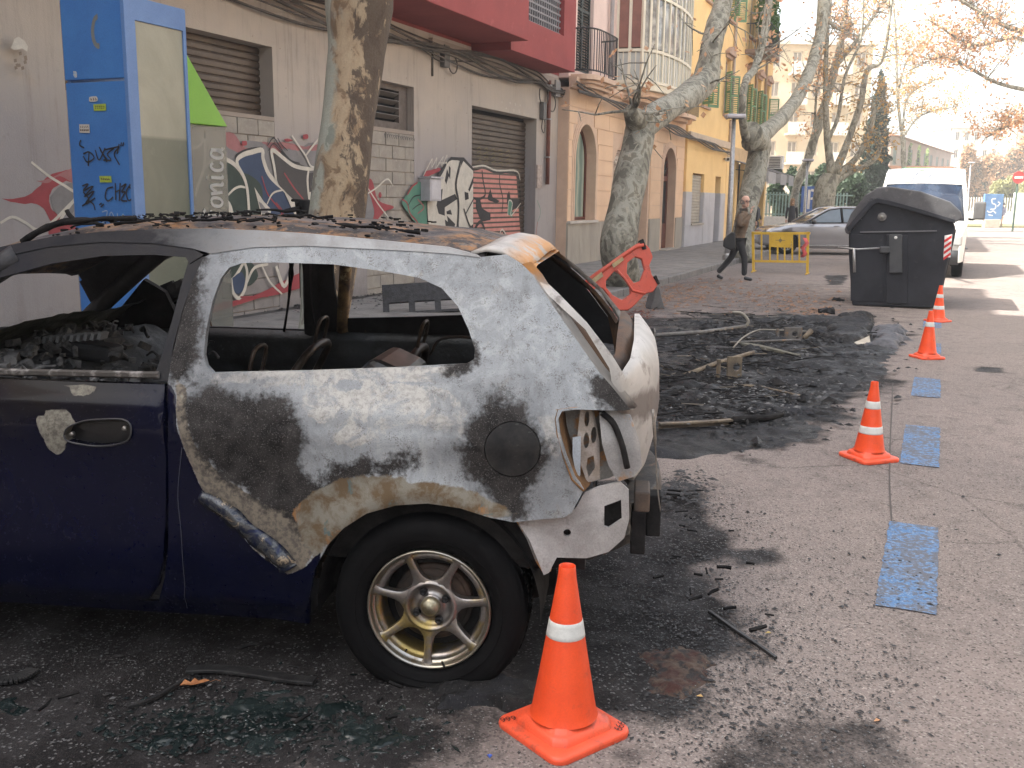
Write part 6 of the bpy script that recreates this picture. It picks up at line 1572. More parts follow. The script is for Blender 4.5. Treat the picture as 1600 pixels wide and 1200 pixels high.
# cavity walls
wl=cp((872,640),(868,655),(871,680),(881,716),(894,750),(912,768));mb=MB();vv=[]
for x,z in wl:vv+=[(x,-hw(x,z)+.001,z),(x+.015,-hw(x,z)+.07,z),(x+.02,-hw(x,z)+.14,z)]
mb.add(vv,[(3*i+j,3*i+j+1,3*i+j+4,3*i+j+3) for i in range(len(wl)-1) for j in range(2)]).build('lamp_recess_side',mat('rusty_flange',(.26,.13,.05),.75,.2,c2=(.12,.075,.04),scale=9,c3=(.3,.27,.2),scale3=14,bd=.002),car,True,solid=.003)
tp_=cp((868,640),(900,636),(960,634),(990,640));mb=MB();vv=[]
for x,z in tp_:vv+=[(x,-hw(x,z)+.001,z),(x,-hw(x,z)+.14,z-.01)]
mb.add(vv,[(2*i,2*i+1,2*i+3,2*i+2) for i in range(3)]).build('lamp_recess_top',M_cav,car,True,solid=.003)
# tall curved body flange between recess and tailgate
fl_=cp((935,650),(955,645),(985,655),(1000,700),(1003,735),(990,752),(965,760),(950,735),(940,700))
skin('rear_flange',fl_,[],off=-.045,m=mat('flange_ash',(.36,.36,.36),.55,.3,c2=(.24,.24,.24),scale=6,c3=(.38,.2,.08),scale3=7,lo3=.6,hi3=.68,bs=50,bd=.003,local=True),attrs=False,th=.02,grid=.02)
MB().tube(smooth_path([(x,-hw(x,z)+.03,z) for x,z in cp((940,648),(958,665),(972,700),(980,735))],5),[.010]*16,8).build('lamp_pipe',M_black,car,True)
# lower white panel behind the bumper
lowp=cp((803,818),(850,816),(880,812),(898,803),(912,778),(935,770),(968,762),(982,775),(983,820),(975,850),(950,872),(915,882),(868,880),(856,902),(848,905),(842,890),(825,850))
box_h=cp((943,800),(970,790),(971,820),(950,834),(943,832));hole_s=ell(884,842,.0125,.0125)
skin('lower_corner_panel',lowp,[box_h,hole_s],off=-.055,m=mat('ash_white_panel',(.46,.45,.445),.6,.15,c2=(.31,.30,.29),scale=5,c3=(.12,.10,.09),scale3=8,lo3=.60,hi3=.72,bs=60,bd=.004,local=True),attrs=False,th=.015,grid=.02)
skin('panel_void',cp((930,782),(978,780),(978,845),(930,845)),[],off=-.12,m=M_black,attrs=False,grid=.05)
# inner wheel housing flap
mb=MB();q=cp((803,818),(822,850),(836,885),(848,905),(858,900));vv=[]
for x,z in q:vv+=[(x,-hw(x,z)+.05,z),(x+.0,-hw(x,z)+.2,z+.01)]
mb.add(vv,[(2*i,2*i+1,2*i+3,2*i+2) for i in range(4)]).build('housing_flap',M_cav,car,True,solid=.004)
ho=MB();vv=[];sg=24
for i in range(sg+1):
    a=R(-5+190*i/sg);x=.375*math.cos(a);z=.275+.385*math.sin(a);vv+=[(x,-.80,z),(x,-.45,z)]
ho.add(vv,[(2*i,2*i+1,2*i+3,2*i+2) for i in range(sg)]).build('wheel_housing',M_black,car,True,fix=False)
vv=[(.4*math.cos(R(a)),-.455,.275+.4*math.sin(R(a))) for a in range(-10,191,10)]
MB().add(vv+[(0,-.455,.1)],[(i,i+1,len(vv)) for i in range(len(vv)-1)]).build('housing_back',M_black,car,fix=False)
# bumper beam
bm_=MB();yy=np.linspace(-.66,.66,23);vv=[]
for y in yy:
    x=.735-.24*(abs(y)/.66)**2.4
    for dx,z in((-.07,.42),(.03,.42),(.04,.46),(.025,.49),(.04,.52),(.03,.57),(-.07,.57)):vv.append((x+dx,y,z))
bm_.add(vv,[(7*i+j,7*i+(j+1)%7,7*(i+1)+(j+1)%7,7*(i+1)+j) for i in range(22) for j in range(7)]+[tuple(range(7)),tuple(range(7*22+6,7*22-1,-1))]).build('bumper_beam',mat('charred_beam',(.022,.02,.019),.6,c2=(.09,.075,.06),scale=9,c3=(.16,.1,.06),scale3=14,bs=50,bd=.004,local=True),car,bevel=.006)
def cbox(u0,v0,u1,v1,y0,y1,name,m,bev=.006):
    a=cl(u0,v1,y=y0);b_=cl(u1,v0,y=y0);MB().box(a[0],b_[0],y0,y1,a[1],b_[1]).build(name,m,car,bevel=bev)
cbox(984,800,1010,866,-.60,-.50,'beam_bracket',M_black);cbox(1008,775,1034,838,-.56,-.48,'beam_bracket',M_black);cbox(990,770,1016,800,-.6,-.45,'beam_bracket',mat('scorched_bracket',(.10,.07,.05),.7,c2=(.05,.04,.035),scale=10))
p=[cl(u,v,y=-.62) for u,v in((1020,640),(1024,700),(1027,760),(1032,800))]
MB().tube(smooth_path([(x,-.62,z) for x,z in p],5),[.006]*5+[.0025]*11,5).build('melted_drip',M_rimedge,car,True)
# peeled strip of paint
pu=cp((316,766),(345,778),(372,795),(400,822),(432,843),(458,870),(468,880));pl2=cp((312,785),(335,800),(362,822),(392,850),(412,868),(432,886),(440,896))
mb=MB();vv=[];rg=random.Random(8)
pu=[(p.x,p.y) for p in smooth_path([Vector(a) for a in pu],4)];pl2=[(p.x,p.y) for p in smooth_path([Vector(a) for a in pl2],4)]
for i,(a,b_) in enumerate(zip(pu,pl2)):
    for j in range(6):
        f=j/5;x=a[0]*(1-f)+b_[0]*f;z=a[1]*(1-f)+b_[1]*f;cu=.004+.016*math.sin(PI*min(1,f*1.05))*(1-.3*math.sin(i*.6))+.003*math.sin(i*1.3+j*.8);
        if j==5:cu*=.6;x+=rg.uniform(-.006,.006);z+=rg.uniform(-.008,.004)
        vv.append((x,-hw(x,z)-cu,z))
n=len(pu);o=mb.add(vv,[(6*i+j,6*i+j+1,6*i+j+7,6*i+j+6) for i in range(n-1) for j in range(5)])
m,t,b=nt('peeled_paint');v=pos(t,True);nn_=noise_node(t,22,5,.6,.6,v);t.links.new(ramp(t,nn_.outputs[0],[(.36,(.008,.014,.05)),(.46,(.03,.035,.05)),(.52,(.10,.105,.11)),(.58,(.05,.05,.055)),(.64,(.34,.28,.20)),(.69,(.05,.05,.06))]),b.inputs[0]);b.inputs['Roughness'].default_value=.22;b.inputs['Metallic'].default_value=.4
o.build('peeled_paint',m,car,True,fix=False,solid=.0015)
# long scratch
sc_=MB();q=[Vector((x,-hw(x,z)-.0135+.012,z)) for x,z in cp((283,700),(278,745),(277,780),(283,830),(286,880),(290,920),(293,950))]
sc_.tube([Vector((p.x,p.y-float(crease(np.float64(p.x),np.float64(p.z)))-.0005,p.z)) for p in smooth_path([(a.x,a.y,a.z) for a in q],4)],.0009,4).build('scratch',mat('scratch',(.07,.075,.09),.6),car)
# ---- wheel
def wheel(parent,x,y,z,near=True,name='wheel'):
    w_=thing(name,None,None,(x,y,z),0);w_.parent=parent
    # tyre: sagging flat against the ground
    prof=[(.205,.02),(.215,-.004),(.235,-.016),(.268,-.024),(.295,-.02),(.312,-.006),(.322,.012),(.325,.03),(.323,.045),(.327,.05),(.328,.075),(.324,.08),(.328,.085),(.328,.115),(.324,.12),(.328,.125),(.327,.155),(.315,.185),(.26,.2),(.205,.19)]
    mb=MB();mb.lathe(prof,72,(0,0,0),'y');o=None
    vv=[]
    for (a,b_,c) in mb.v:
        r=math.hypot(a,c)
        if c<-.262:
            k=min(1,(-.262-c)/.06);c=-.262-(-.262-c)*.12;b_-= .022*k if b_<.06 else -.01*k
        vv.append((a,b_,c))
    mb.v=vv;o=mb.build('tyre',M_rub,w_,True)
    tr=MB()
    for i in range(60):
        a=2*PI*i/60
        if math.sin(a)<-.8:continue
        for yy_ in(.0635,.1005,.139):
            M_=Matrix.Rotation(-a,3,'Y');tr.obox(M_@Vector((.3275,yy_,0)),(.006,.028,.022),M_)
    o=tr.build('tread_blocks',M_rub,w_);o['kind']='stuff'
    if not near:return w_
    # side wall lettering ring
    MB().lathe([(.245,-.0195),(.2455,-.0215),(.249,-.0225),(.2495,-.0212)],72,axis='y').build('sidewall_ring',M_rub,w_,True)
    M_al=mat('heat_tinted_alloy',(.36,.34,.33),.30,.9,c2=(.24,.21,.18),scale=5,c3=(.34,.26,.10),scale3=6,lo3=.52,hi3=.62,bs=80,bd=.0005,local=True,rough2=.42)
    M_gold=mat('yellowed_alloy_rim',(.30,.27,.20),.3,.9,c2=(.38,.37,.34),scale=4,c3=(.16,.11,.06),scale3=7,bs=60,bd=.0006,local=True)
    rm=MB().lathe([(.207,.008),(.209,-.006),(.206,-.011),(.200,-.010),(.197,.0),(.196,.012),(.188,.018),(.182,.02),(.178,.032),(.176,.10),(.19,.17),(.2,.19)],72,axis='y').build('rim',M_gold,w_,True)
    rm2=MB().lathe([(.19,.0215),(.187,.017),(.172,.020),(.166,.034),(.166,.10)],72,axis='y').build('rim_step',M_al,w_,True)
    # hub dish
    MB().lathe([(.0,.034),(.030,.034),(.034,.028),(.036,.028),(.038,.034),(.050,.042),(.062,.040),(.070,.030),(.078,.018),(.086,.018),(.088,.03),(.088,.05)],48,axis='y').build('hub_dish',M_al,w_,True)
    a0=93-180/7*0
    sp=MB()
    for k in range(7):
        a=R(-93+k*360/7)
        c,s_=math.cos(a),math.sin(a)
        def Q(r,w__,y_):  # point at radius r, sideways w
            return (r*c-w__*s_,y_,r*s_+w__*c)
        rows_=[(.082,.040,.020),(.092,.029,.019),(.105,.019,.0175),(.122,.0145,.0155),(.145,.0125,.0125),(.168,.0125,.009),(.182,.0135,.007),(.193,.018,.006),(.2,.024,.004)]
        vv=[]
        for (r,hw_,y_) in rows_:
            vv+=[Q(r,-hw_,y_+.030),Q(r,-hw_,y_+.004),Q(r,-hw_*.45,y_-.001),Q(r,0,y_+.0005),Q(r,hw_*.45,y_-.001),Q(r,hw_,y_+.004),Q(r,hw_,y_+.030)]
        nr=len(rows_);fs=[(7*i+j,7*i+j+1,7*i+j+8,7*i+j+7) for i in range(nr-1) for j in range(6)]+[(7*i+6,7*i,7*i+7,7*i+13) for i in range(nr-1)]
        MB().add(vv,fs).build('spoke',M_al,w_,angle=50,fix=True)
    # webbing between spoke roots
    MB().lathe([(.084,.018),(.09,.0195),(.094,.03)],48,axis='y').build('hub_ring',M_al,w_,True)
    MB().lathe([(0,.006),(.014,.006),(.017,.010),(.024,.010),(.027,.014),(.032,.018),(.034,.036)],32,axis='y').build('hub_cap',mat('brassy_cap',(.42,.40,.30),.35,.8,c2=(.25,.2,.12),scale=30,local=True),w_,True)
    for k in range(4):
        a=R(28+90*k);x_,z_=.055*math.cos(a),.055*math.sin(a)
        MB().lathe([(0,.024),(.006,.024),(.0095,.020),(.011,.022),(.013,.030),(.0135,.042)],18,(x_,0,z_),'y').build('wheel_nut',mat('sooty_nut',(.03,.03,.032),.4,.6),w_,True)
    MB().lathe([(.0,.07),(.13,.07),(.135,.075),(.135,.1)],40,axis='y').build('brake_drum',mat('rusty_brake',(.02,.017,.015),.7,.3,c2=(.08,.05,.035),scale=9),w_,True)
    MB().lathe([(.05,.069),(.06,.062),(.115,.062),(.12,.069)],40,axis='y').build('drum_face',mat('rusty_brake',(.05,.03,.02),.7),w_,True)
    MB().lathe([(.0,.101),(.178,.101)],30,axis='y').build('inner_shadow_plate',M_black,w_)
    MB().tube([(-.08,.03,-.155),(-.083,.012,-.16)],[.004,.003],8).build('valve',M_black,w_)
    return w_
wheel(car,.005,-.80,.27)
wf=wheel(car,-2.57,-.80,.27);
for xx in(.005,-2.57):
    f_=wheel(car,xx,.62,.27,False)
MB().bar((0.0,-.6,.27),(0.0,.6,.27),.07,.07).build('axle',M_black,car)
# ---- interior
fl=MB();fl.box(-3.2,-.42,-.76,.76,.2,.24);fl.box(-.55,.5,-.44,.44,.30,.46);fl.build('floor_pan',M_int,car)
MB().box(-2.0,-1.96,-.74,.74,.24,.90).build('bulkhead',M_int,car)
MB().box(-3.25,-2.05,-.68,.68,.35,.74).build('engine_bay',M_black,car)
bn=[];
for i,x in enumerate(np.linspace(-3.3,-2.05,9)):
    for y in np.linspace(-.72,.72,9):bn.append((x,y,.73+.22*(1-((x+2.0)/-1.35)**2)*1.0-.05*(y/.7)**2+.03*math.sin(x*7+y*5)))
MB().add(bn,[(9*i+j,9*i+j+1,9*i+j+10,9*i+j+9) for i in range(8) for j in range(8)]).build('bonnet',M_int,car,True,solid=.01)
# rear floor / wheel tubs
MB().box(-.4,.45,-.76,-.52,.4,.80).build('wheel_tub',M_black,car,bevel=.05);MB().box(-.4,.45,.52,.76,.4,.80).build('wheel_tub',M_black,car,bevel=.05)
# inner trim steel along the far side, just under the windows
for sd in(1,):
    mb=MB();vv=[]
    for x in np.linspace(-2.0,.5,26):
        for (z,i_) in((.25,.02),(.60,.05),(.80,.10),(.93,.10),(.965,.03)):vv.append((x,sd*(hw(x,z)-i_-.01*math.sin(x*5)),z))
    mb.add(vv,[(5*i+j,5*i+j+1,5*i+j+6,5*i+j+5) for i in range(25) for j in range(4)]).build('side_inner_panel',mat('burnt_grey_inner',(.07,.078,.085),.5,.4,c2=(.03,.032,.035),scale=4,c3=(.09,.1,.11),scale3=12,bs=40,bd=.005,local=True),car,True)
MB().tube(smooth_path([(-.76,.80,.93),(-.735,.74,1.1),(-.70,.68,1.3),(-.68,.62,1.42)],4),[.03]*13,8).build('pillar_tube',mat('rusty_streaked_tube',(.28,.18,.08),.6,.3,c2=(.05,.035,.03),scale=9,c3=(.5,.42,.25),scale3=14,local=True),car,True)
MB().tube(smooth_path([(-.9,.78,.95),(-.88,.72,1.15),(-.84,.62,1.4)],4),[.045]*9,8).build('pillar_box',M_int,car,True)
# a-pillars and windscreen rail, scuttle
for sd in(-1,1):
    MB().tube(smooth_path([(-2.12,sd*.76,.93),(-1.95,sd*.72,1.07),(-1.72,sd*.65,1.24),(-1.5,sd*.58,1.39)],5),[.045]*16,8).build('a_pillar',M_int,car,True)
MB().bar((-1.5,-.58,1.40),(-1.5,.58,1.42),.09,.04).build('windscreen_header',M_int,car)
MB().tube(smooth_path([(-1.97,-.7,.93),(-2.0,0,.99),(-1.97,.7,.93)],6),.05,8).build('scuttle',M_int,car,True)
# far front quarter triangle and mirror stump
MB().add([(-1.95,.74,.96),(-1.55,.75,.96),(-1.62,.72,1.14),(-1.72,.71,1.2)],[(0,1,2,3)]).build('corner_plate',M_black,car,fix=False,solid=.03)
rg=random.Random(11);mb=MB()
for k in range(16):
    mb.obox((-1.62+rg.uniform(-.06,.06),.86+rg.uniform(-.04,.05),1.08+rg.uniform(-.09,.07)),(rg.uniform(.03,.09),rg.uniform(.02,.05),rg.uniform(.03,.1)),Matrix.Rotation(rg.uniform(-.7,.7),3,'Y'))
mb.build('melted_mirror',M_black,car)
# burnt dashboard
rg=random.Random(5);mb=MB()
xs2=np.linspace(-1.97,-1.35,26);ys2=np.linspace(-.7,.7,40);A_,B_,Fd=gridmesh(xs2,ys2)
hgt=.80+.17*np.clip(1-((A_+1.75)/.30)**2,-.6,1)+.09*(fbm(A_*9,B_*9,4,6)-.5)+.03*(vnoise(A_*30,B_*30,2)-.5)
link('dashboard',npmesh('dashboard',np.stack([A_,B_,hgt],1),Fd),mat('ash_crusted_dash',(.05,.052,.055),.8,c2=(.13,.135,.14),scale=14,lo=.45,hi=.7,c3=(.02,.02,.02),scale3=20,bs=50,bd=.01,local=True),car,True)
eng=MB();eng.obox((-1.62,-.05,.98),(.34,.12,.07),Matrix.Rotation(.12,3,'Y'));eng.build('instrument_frame',M_int,car,bevel=.02)
f_=None
for k in range(10):
    x=-1.76+k*.03
    if f_ is None:f_=MB().box(-.007,.007,-.03,.03,-.008,.02).build('vent_fin',mat('ash_fin',(.28,.29,.3),.6),car);f_.location=(x,-.09,1.01+.002*k)
    else:inst(f_,car,(x,-.09,1.01+.003*k),(0,R(20),0))
MB().tube(smooth_path([(-1.66,-.42,.98),(-1.6,-.46,.9),(-1.55,-.5,.82),(-1.52,-.5,.76)],4),[.028,.03,.03,.028,.026,.028,.03,.03,.03,.028,.03,.03,.03],9,jit=.3).build('steering_column',mat('ash_metal',(.16,.155,.15),.6,.3,c2=(.08,.08,.08),scale=15),car,True)
mb=MB();A_,B_,Fd=gridmesh(np.linspace(-1.95,-1.5,22),np.linspace(-.72,-.3,16));hgt=.80+.08*np.clip(1-((A_+1.72)/.2)**2,-1,1)+.05*(fbm(A_*14,B_*14,4,8)-.5)
link('burnt_upholstery',npmesh('burnt_upholstery',np.stack([A_,B_,hgt+.03],1),Fd),mat('rust_red_ash',(.28,.09,.035),.9,c2=(.10,.035,.02),scale=18,c3=(.4,.2,.1),scale3=30,bs=50,bd=.01,local=True),car,True)
rg=random.Random(15);mb=MB()
for k in range(190):
    x=rg.uniform(-1.93,-1.28);y=rg.uniform(-.66,.5);z=.86+.12*max(0,1-((x+1.72)/.3)**2)+rg.uniform(0,.05);s=rg.uniform(.01,.05)
    if rg.random()<.7:mb.obox((x,y,z),(s*rg.uniform(.8,2),s,s*rg.uniform(.3,1)),Matrix.Rotation(rg.uniform(0,3),3,'Z')@Matrix.Rotation(rg.uniform(-.8,.8),3,'Y'))
    else:
        d=Vector((rg.uniform(-1,1),rg.uniform(-1,1),rg.uniform(-.2,.5)))*.09;mb.tube(smooth_path([Vector((x,y,z)),Vector((x,y,z))+d*.5+Vector((0,0,.02)),Vector((x,y,z))+d],3),rg.uniform(.003,.012),6,jit=.4)
o=mb.build('burnt_wreckage',mat('wreck_ash',(.07,.07,.072),.7,c2=(.16,.155,.15),scale=16,c3=(.02,.02,.02),scale3=12,lo3=.5,hi3=.6,bs=50,bd=.006,local=True),car);o['kind']='stuff'
# seat frames
M_seat=mat('burnt_seat_frame',(.05,.042,.038),.5,.6,c2=(.10,.07,.05),scale=9,c3=(.2,.13,.08),scale3=14,local=True)
def seat(x,y,rec=.45,h=.55,nm='seat_frame'):
    s_=thing(nm,None,None,(x,y,.32),0);s_.parent=car
    back=[(0,-.2,0),(.0+rec*.55*h,-.21,h*.6),(rec*h,-.15,h),(rec*h,.15,h),(rec*.55*h,.21,h*.6),(0,.2,0)]
    MB().tube(smooth_path(back,5),.018,8).build('back_tube',M_seat,s_,True)
    for z in(.15,.3,.42):MB().tube([(rec*z,-.2,z),(rec*z+.02,0,z),(rec*z,.2,z)],.008,6).build('back_wire',M_seat,s_)
    hp_=[(rec*h,-.06,h),(rec*h+.03,-.06,h+.13),(rec*h+.03,.06,h+.13),(rec*h,.06,h)];MB().tube(smooth_path(hp_,4),.008,7).build('headrest_post',M_seat,s_,True)
    MB().prism([(-.2,-.5),(.2,-.5),(.2,.02),(-.2,.02)],[],0,.03,ax='xy').build('seat_pan',M_seat,s_) if False else MB().box(-.5,.04,-.22,.22,-.02,.05).build('seat_pan',M_seat,s_,bevel=.02)
    MB().box(-.48,0,-.2,-.17,-.12,-.02).build('rail',M_seat,s_);MB().box(-.48,0,.17,.2,-.12,-.02).build('rail',M_seat,s_);return s_
seat(-1.05,-.36,.5,.60);seat(-1.05,.36,.5,.62);seat(-.45,.32,.28,.62);seat(-.45,-.32,.22,.48)
# folded seat back plate leaning, seen through the rear window
MB().prism([(0,0),(.50,0),(.44,.30),(.30,.36),(.08,.16)],(),-.18,.18).build('seat_back_plate',mat('glazed_soot_plate',(.03,.03,.032),.3,.4,c2=(.07,.065,.06),scale=9,local=True),car,bevel=.03).location=(-.62,-.1,.66)
MB().tube(smooth_path([(.02,.3,.98),(.03,.3,1.05),(.12,.32,1.07),(.2,.34,1.0)],4),.007,6).build('wire_loop',M_seat,car,True)
MB().tube(smooth_path([(-.2,.2,.96),(-.15,.2,1.03),(0,.22,1.03),(.02,.24,.96)],4),.006,6).build('wire_loop',M_seat,car,True)
# rag and belt hanging inside
MB().tube(smooth_path([(-1.30,.3,1.40),(-1.27,.3,1.32),(-1.26,.31,1.22),(-1.22,.3,1.10),(-1.2,.3,1.04)],5),[.012,.02,.014,.02,.016,.02,.014,.018,.02,.014,.02,.014,.012,.02,.014,.01,.012,.008,.006,.005,.004],6,jit=.5).build('hanging_lining',mat('brown_char',(.06,.04,.035),.8,c2=(.2,.12,.08),scale=12,local=True),car,True)
MB().tube(smooth_path([(-.93,.60,1.39),(-.96,.66,1.25),(-1.0,.72,1.1),(-1.04,.76,.96)],5),[.012,.012,.02,.012,.01,.014,.01,.008,.008,.006,.006,.006,.006,.006,.006,.006],6,jit=.3).build('seat_belt',M_black,car,True)
# crumpled far windscreen glass strips
rg=random.Random(3);A_,B_,Fd=gridmesh(np.linspace(0,1,20),np.linspace(-.74,.74,40));X_=-2.02+.30*A_;Zc=.93+.17*A_+.05*(fbm(A_*4,B_*5,3,2)-.5)
link('sagging_windscreen',npmesh('sagging_windscreen',np.stack([X_,B_,Zc],1),Fd),mat('sooty_glass_sheet',(.03,.035,.03),.4,c2=(.10,.11,.09),scale=7,c3=(.02,.02,.02),scale3=9,bs=20,bd=.02,local=True),car,True)
# =============== CONES ===============
M_or=mat('cone_orange',(.84,.088,.022),.42,c2=(.74,.072,.02),scale=6,c3=(.52,.075,.035),scale3=17,lo3=.60,hi3=.76,fine=.05,bs=60,bd=.0006,local=True)
M_or2=mat('cone_orange_base',(.84,.10,.04),.45,c2=(.72,.09,.035),scale=8,c3=(.33,.075,.045),scale3=15,lo3=.54,hi3=.72,fine=.06,bs=60,bd=.0008,local=True)
M_refl=mat('reflective_band',(.66,.68,.66),.45,c2=(.56,.58,.56),scale=14,c3=(.33,.32,.30),scale3=26,lo3=.60,hi3=.72,fine=.06,local=True)
M_ink=mat('black_marker',(.015,.01,.01),.6)
def rr_sq(h,r,n=6):
    q=[]
    for cx,cy,a0 in((h-r,h-r,0),(-h+r,h-r,90),(-h+r,-h+r,180),(h-r,-h+r,270)):q+=arc(cx,cy,r,r,a0,a0+90,n)
    return q
def cone(s,n,z,rz,bands,label,H=.5,g='orange traffic cones round the burnt area'):
    c=thing('traffic_cone',label,'traffic cone',P(s,n,z),rz,g)
    # base: rings morphing from rounded square to circle
    N=28*4;hb=.142;ms=[]
    sq=rr_sq(hb,.04,27);sq=[sq[int(i*len(sq)/N)] for i in range(N)]
    def ring(k,r,zz,sc_=1):
        o=[]
        for i in range(N):
            a=math.atan2(sq[i][1],sq[i][0]);cx,cy=r*math.cos(a),r*math.sin(a);o.append((sq[i][0]*sc_*(1-k)+cx*k,sq[i][1]*sc_*(1-k)+cy*k,zz))
        return o
    R_=[ring(0,0,.0,.985),ring(0,0,.012,1),ring(0,0,.02,.985),ring(.0,0,.0235,.95),ring(1,.134,.025),ring(1,.131,.033),ring(1,.125,.043),ring(1,.115,.047),ring(1,.108,.049),ring(1,.103,.055),ring(1,.096,.06)]
    vs=[p for r in R_ for p in r];fs=[(i*N+j,i*N+(j+1)%N,(i+1)*N+(j+1)%N,(i+1)*N+j) for i in range(len(R_)-1) for j in range(N)]
    MB().add(vs,fs).build('base',M_or2,c,angle=50)
    r=lambda z_:.094+(.0255-.094)*((z_-.058)/(H-.058-.03))**.96 if z_<H-.03 else .0255-.0025*(z_-(H-.03))/.03
    zz=[.058+(H-.058)*i/26 for i in range(27)]
    MB().lathe([(.097,.058)]+[(r(z_),z_) for z_ in zz[1:]]+[(.0225,H+.001),(.0195,H-.003),(.022,H-.06),(.05,H*.5)],56).build('body',M_or,c,angle=60)
    for (a,b_) in bands:MB().lathe([(r(a)+.0002,a),(r(a)+.0012,a+.001)]+[(r(a+(b_-a)*k/4)+.0012,a+(b_-a)*k/4) for k in(1,2,3)]+[(r(b_)+.0012,b_-.001),(r(b_),b_)],56).build('reflective_band',M_refl,c,True)
    return c
def gp_(u,v):return gsn(u,v)
s,n=gsn(880,1141);c1=cone(s,n,0,R(38),[(.297,.345)],'nearest traffic cone, one white band, standing by the rear wheel of the burnt car',.5)
# numbers written on the flange
def digits(cn,cx,cy,ang,txt,h,flip=False):
    mb=MB();x=0;ca,sa=math.cos(ang),math.sin(ang)
    for ch in txt:
        q=[(.62,.95),(.3,.8),(.08,.4),(.12,.1),(.4,0),(.65,.12),(.68,.38),(.45,.52),(.15,.38)]
        q=[(p.x,p.y) for p in smooth_path([Vector(a) for a in q],4)]
        vs,fs=ribbon(q,.13);mb.add([(cx+((a*.8+x)*ca-b_*sa)*h,cy+((a*.8+x)*sa+b_*ca)*h,.0268) for a,b_ in vs],fs);x+=.72
    mb.build('marker_number',M_ink,cn,fix=False)
c1.scale=(1.09,1.09,1.07)
digits(c1,.098,-.132,R(30),'666',.023);digits(c1,-.091,.108,R(162),'666',.022)
s,n=gsn(1357,716);cone(s,n,0,R(20),[(.17,.218),(.33,.378)],'traffic cone with two white bands, second from the camera beside the blue bay mark',.5)
s,n=gsn(1448,559);cone(s,n,0,R(12),[(.335,.385),],'third traffic cone, with one visible white band, just in front of the farthest cone',.5)
s,n=gsn(1465,502);cone(s,n,0,R(30),[(.17,.22),(.33,.38)],'farthest traffic cone, with two white bands, at the foot of the dark waste container',.5)
# =============== WASTE CONTAINER ===============
SC0=16.5
wc=thing('waste_container','large dark grey plastic waste container with a soot stained sloping lid and red striped sticker','waste container',P(SC0,0,0),SR)
# local: x along the street (away), y = -n
def cpn(*q):
    o=[]
    for u,v in q:
        n_,z_=SPl(u,v,SC0);o.append((-n_,z_))
    return o
M_bin=mat('container_plastic',(.018,.0195,.025),.5,c2=(.028,.030,.037),scale=2.6,lo=.42,hi=.6,c3=(.05,.05,.052),scale3=7,lo3=.62,hi3=.75,bs=90,bd=.0006,spec=.22)
M_lid=mat('container_lid',(.085,.085,.09),.5,c2=(.05,.05,.055),scale=3,c3=(.17,.165,.16),scale3=9,lo3=.6,hi3=.75,bs=30,bd=.004)
body=cpn((1331,477),(1462,481),(1475,440),(1493,355),(1488,342),(1380,312),(1368,310),(1326,362),(1326,400))
LB=1.85
def lerp_poly(poly,k,c):return [(c[0]+(a-c[0])*k,c[1]+(b_-c[1])*k) for a,b_ in poly]
mb=MB().prism(body,(),0,LB,ax='yx');mb.build('body',M_bin,wc,bevel=.03,seg=3)
col_=cpn((1385,474),(1418,475),(1418,367),(1385,366));MB().prism(col_,(),-.035,-.002,ax='yx').build('ribbed_column',M_bin,wc,bevel=.012)
for (a,b_) in(((1329,470),(1380,366)),((1422,475),(1462,366))):
    q=cpn((a[0],a[1]),(b_[0],a[1]+1),(b_[0],b_[1]+1),(a[0],b_[1]));MB().prism(q,(),-.012,-.002,ax='yx').build('moulded_panel',M_bin,wc,bevel=.01) if a[0]<1400 else None
q=cpn((1390,426),(1410,426),(1410,366),(1390,366));MB().prism(q,(),-.10,-.036,ax='yx').build('lifting_plate',M_dgrey,wc,bevel=.012)
q=cpn((1375,395),(1391,395),(1391,385),(1375,385));MB().prism(q,(),-.13,-.012,ax='yx').build('pivot_block',M_dgrey,wc,bevel=.02)
q=cpn((1344,363.5),(1464,361.5),(1464,359.8),(1344,361.8));MB().prism(q,(),-.03,-.002,ax='yx').build('moulded_ridge',mat('ridge_grey',(.16,.16,.17),.5),wc)
y_,z_=cpn((1378,339))[0];MB().lathe([(0,-.04),(.035,-.04),(.05,-.032),(.066,-.02),(.068,-.002)],20,(0,y_,z_),'x').build('round_cap',mat('cap_grey',(.19,.185,.18),.6),wc,True);MB().lathe([(0,-.055),(.025,-.052),(.03,-.04)],14,(0,y_,z_),'x').build('cap_button',mat('cap_light',(.25,.25,.22),.5),wc,True)
y_,z_=cpn((1400,371))[0];MB().lathe([(0,-.112),(.02,-.11),(.024,-.1)],12,(0,y_,z_),'x').build('white_bolt',M_white,wc,True)
q=cpn((1310,386),(1340,389),(1376,387));MB().tube([(-.09,a,b_) for a,b_ in q],.013,8).build('lifting_bar',M_steel,wc,True)
q=cpn((1335,388),(1336,425));MB().tube([(-.09,a,b_) for a,b_ in q],.022,8).build('hanging_bar',M_steel,wc,True)
lid=cpn((1322,365),(1320,358),(1330,334),(1352,305),(1372,293),(1390,291),(1440,299),(1485,315),(1501,330),(1504,342),(1494,347),(1440,332),(1390,318),(1372,314),(1360,320),(1332,356),(1328,366))
o=MB().prism(lid,(),-.06,LB+.06,ax='yx',grid=None).build('lid',M_lid,wc,bevel=.02,seg=2)
rim=cpn((1326,362),(1324,355),(1358,316),(1371,309),(1390,313),(1440,327),(1492,343),(1493,349),(1440,334),(1388,320),(1372,317),(1362,322),(1332,358))
MB().prism(rim,(),-.09,-.02,ax='yx').build('lid_rim',M_bin,wc,bevel=.008)
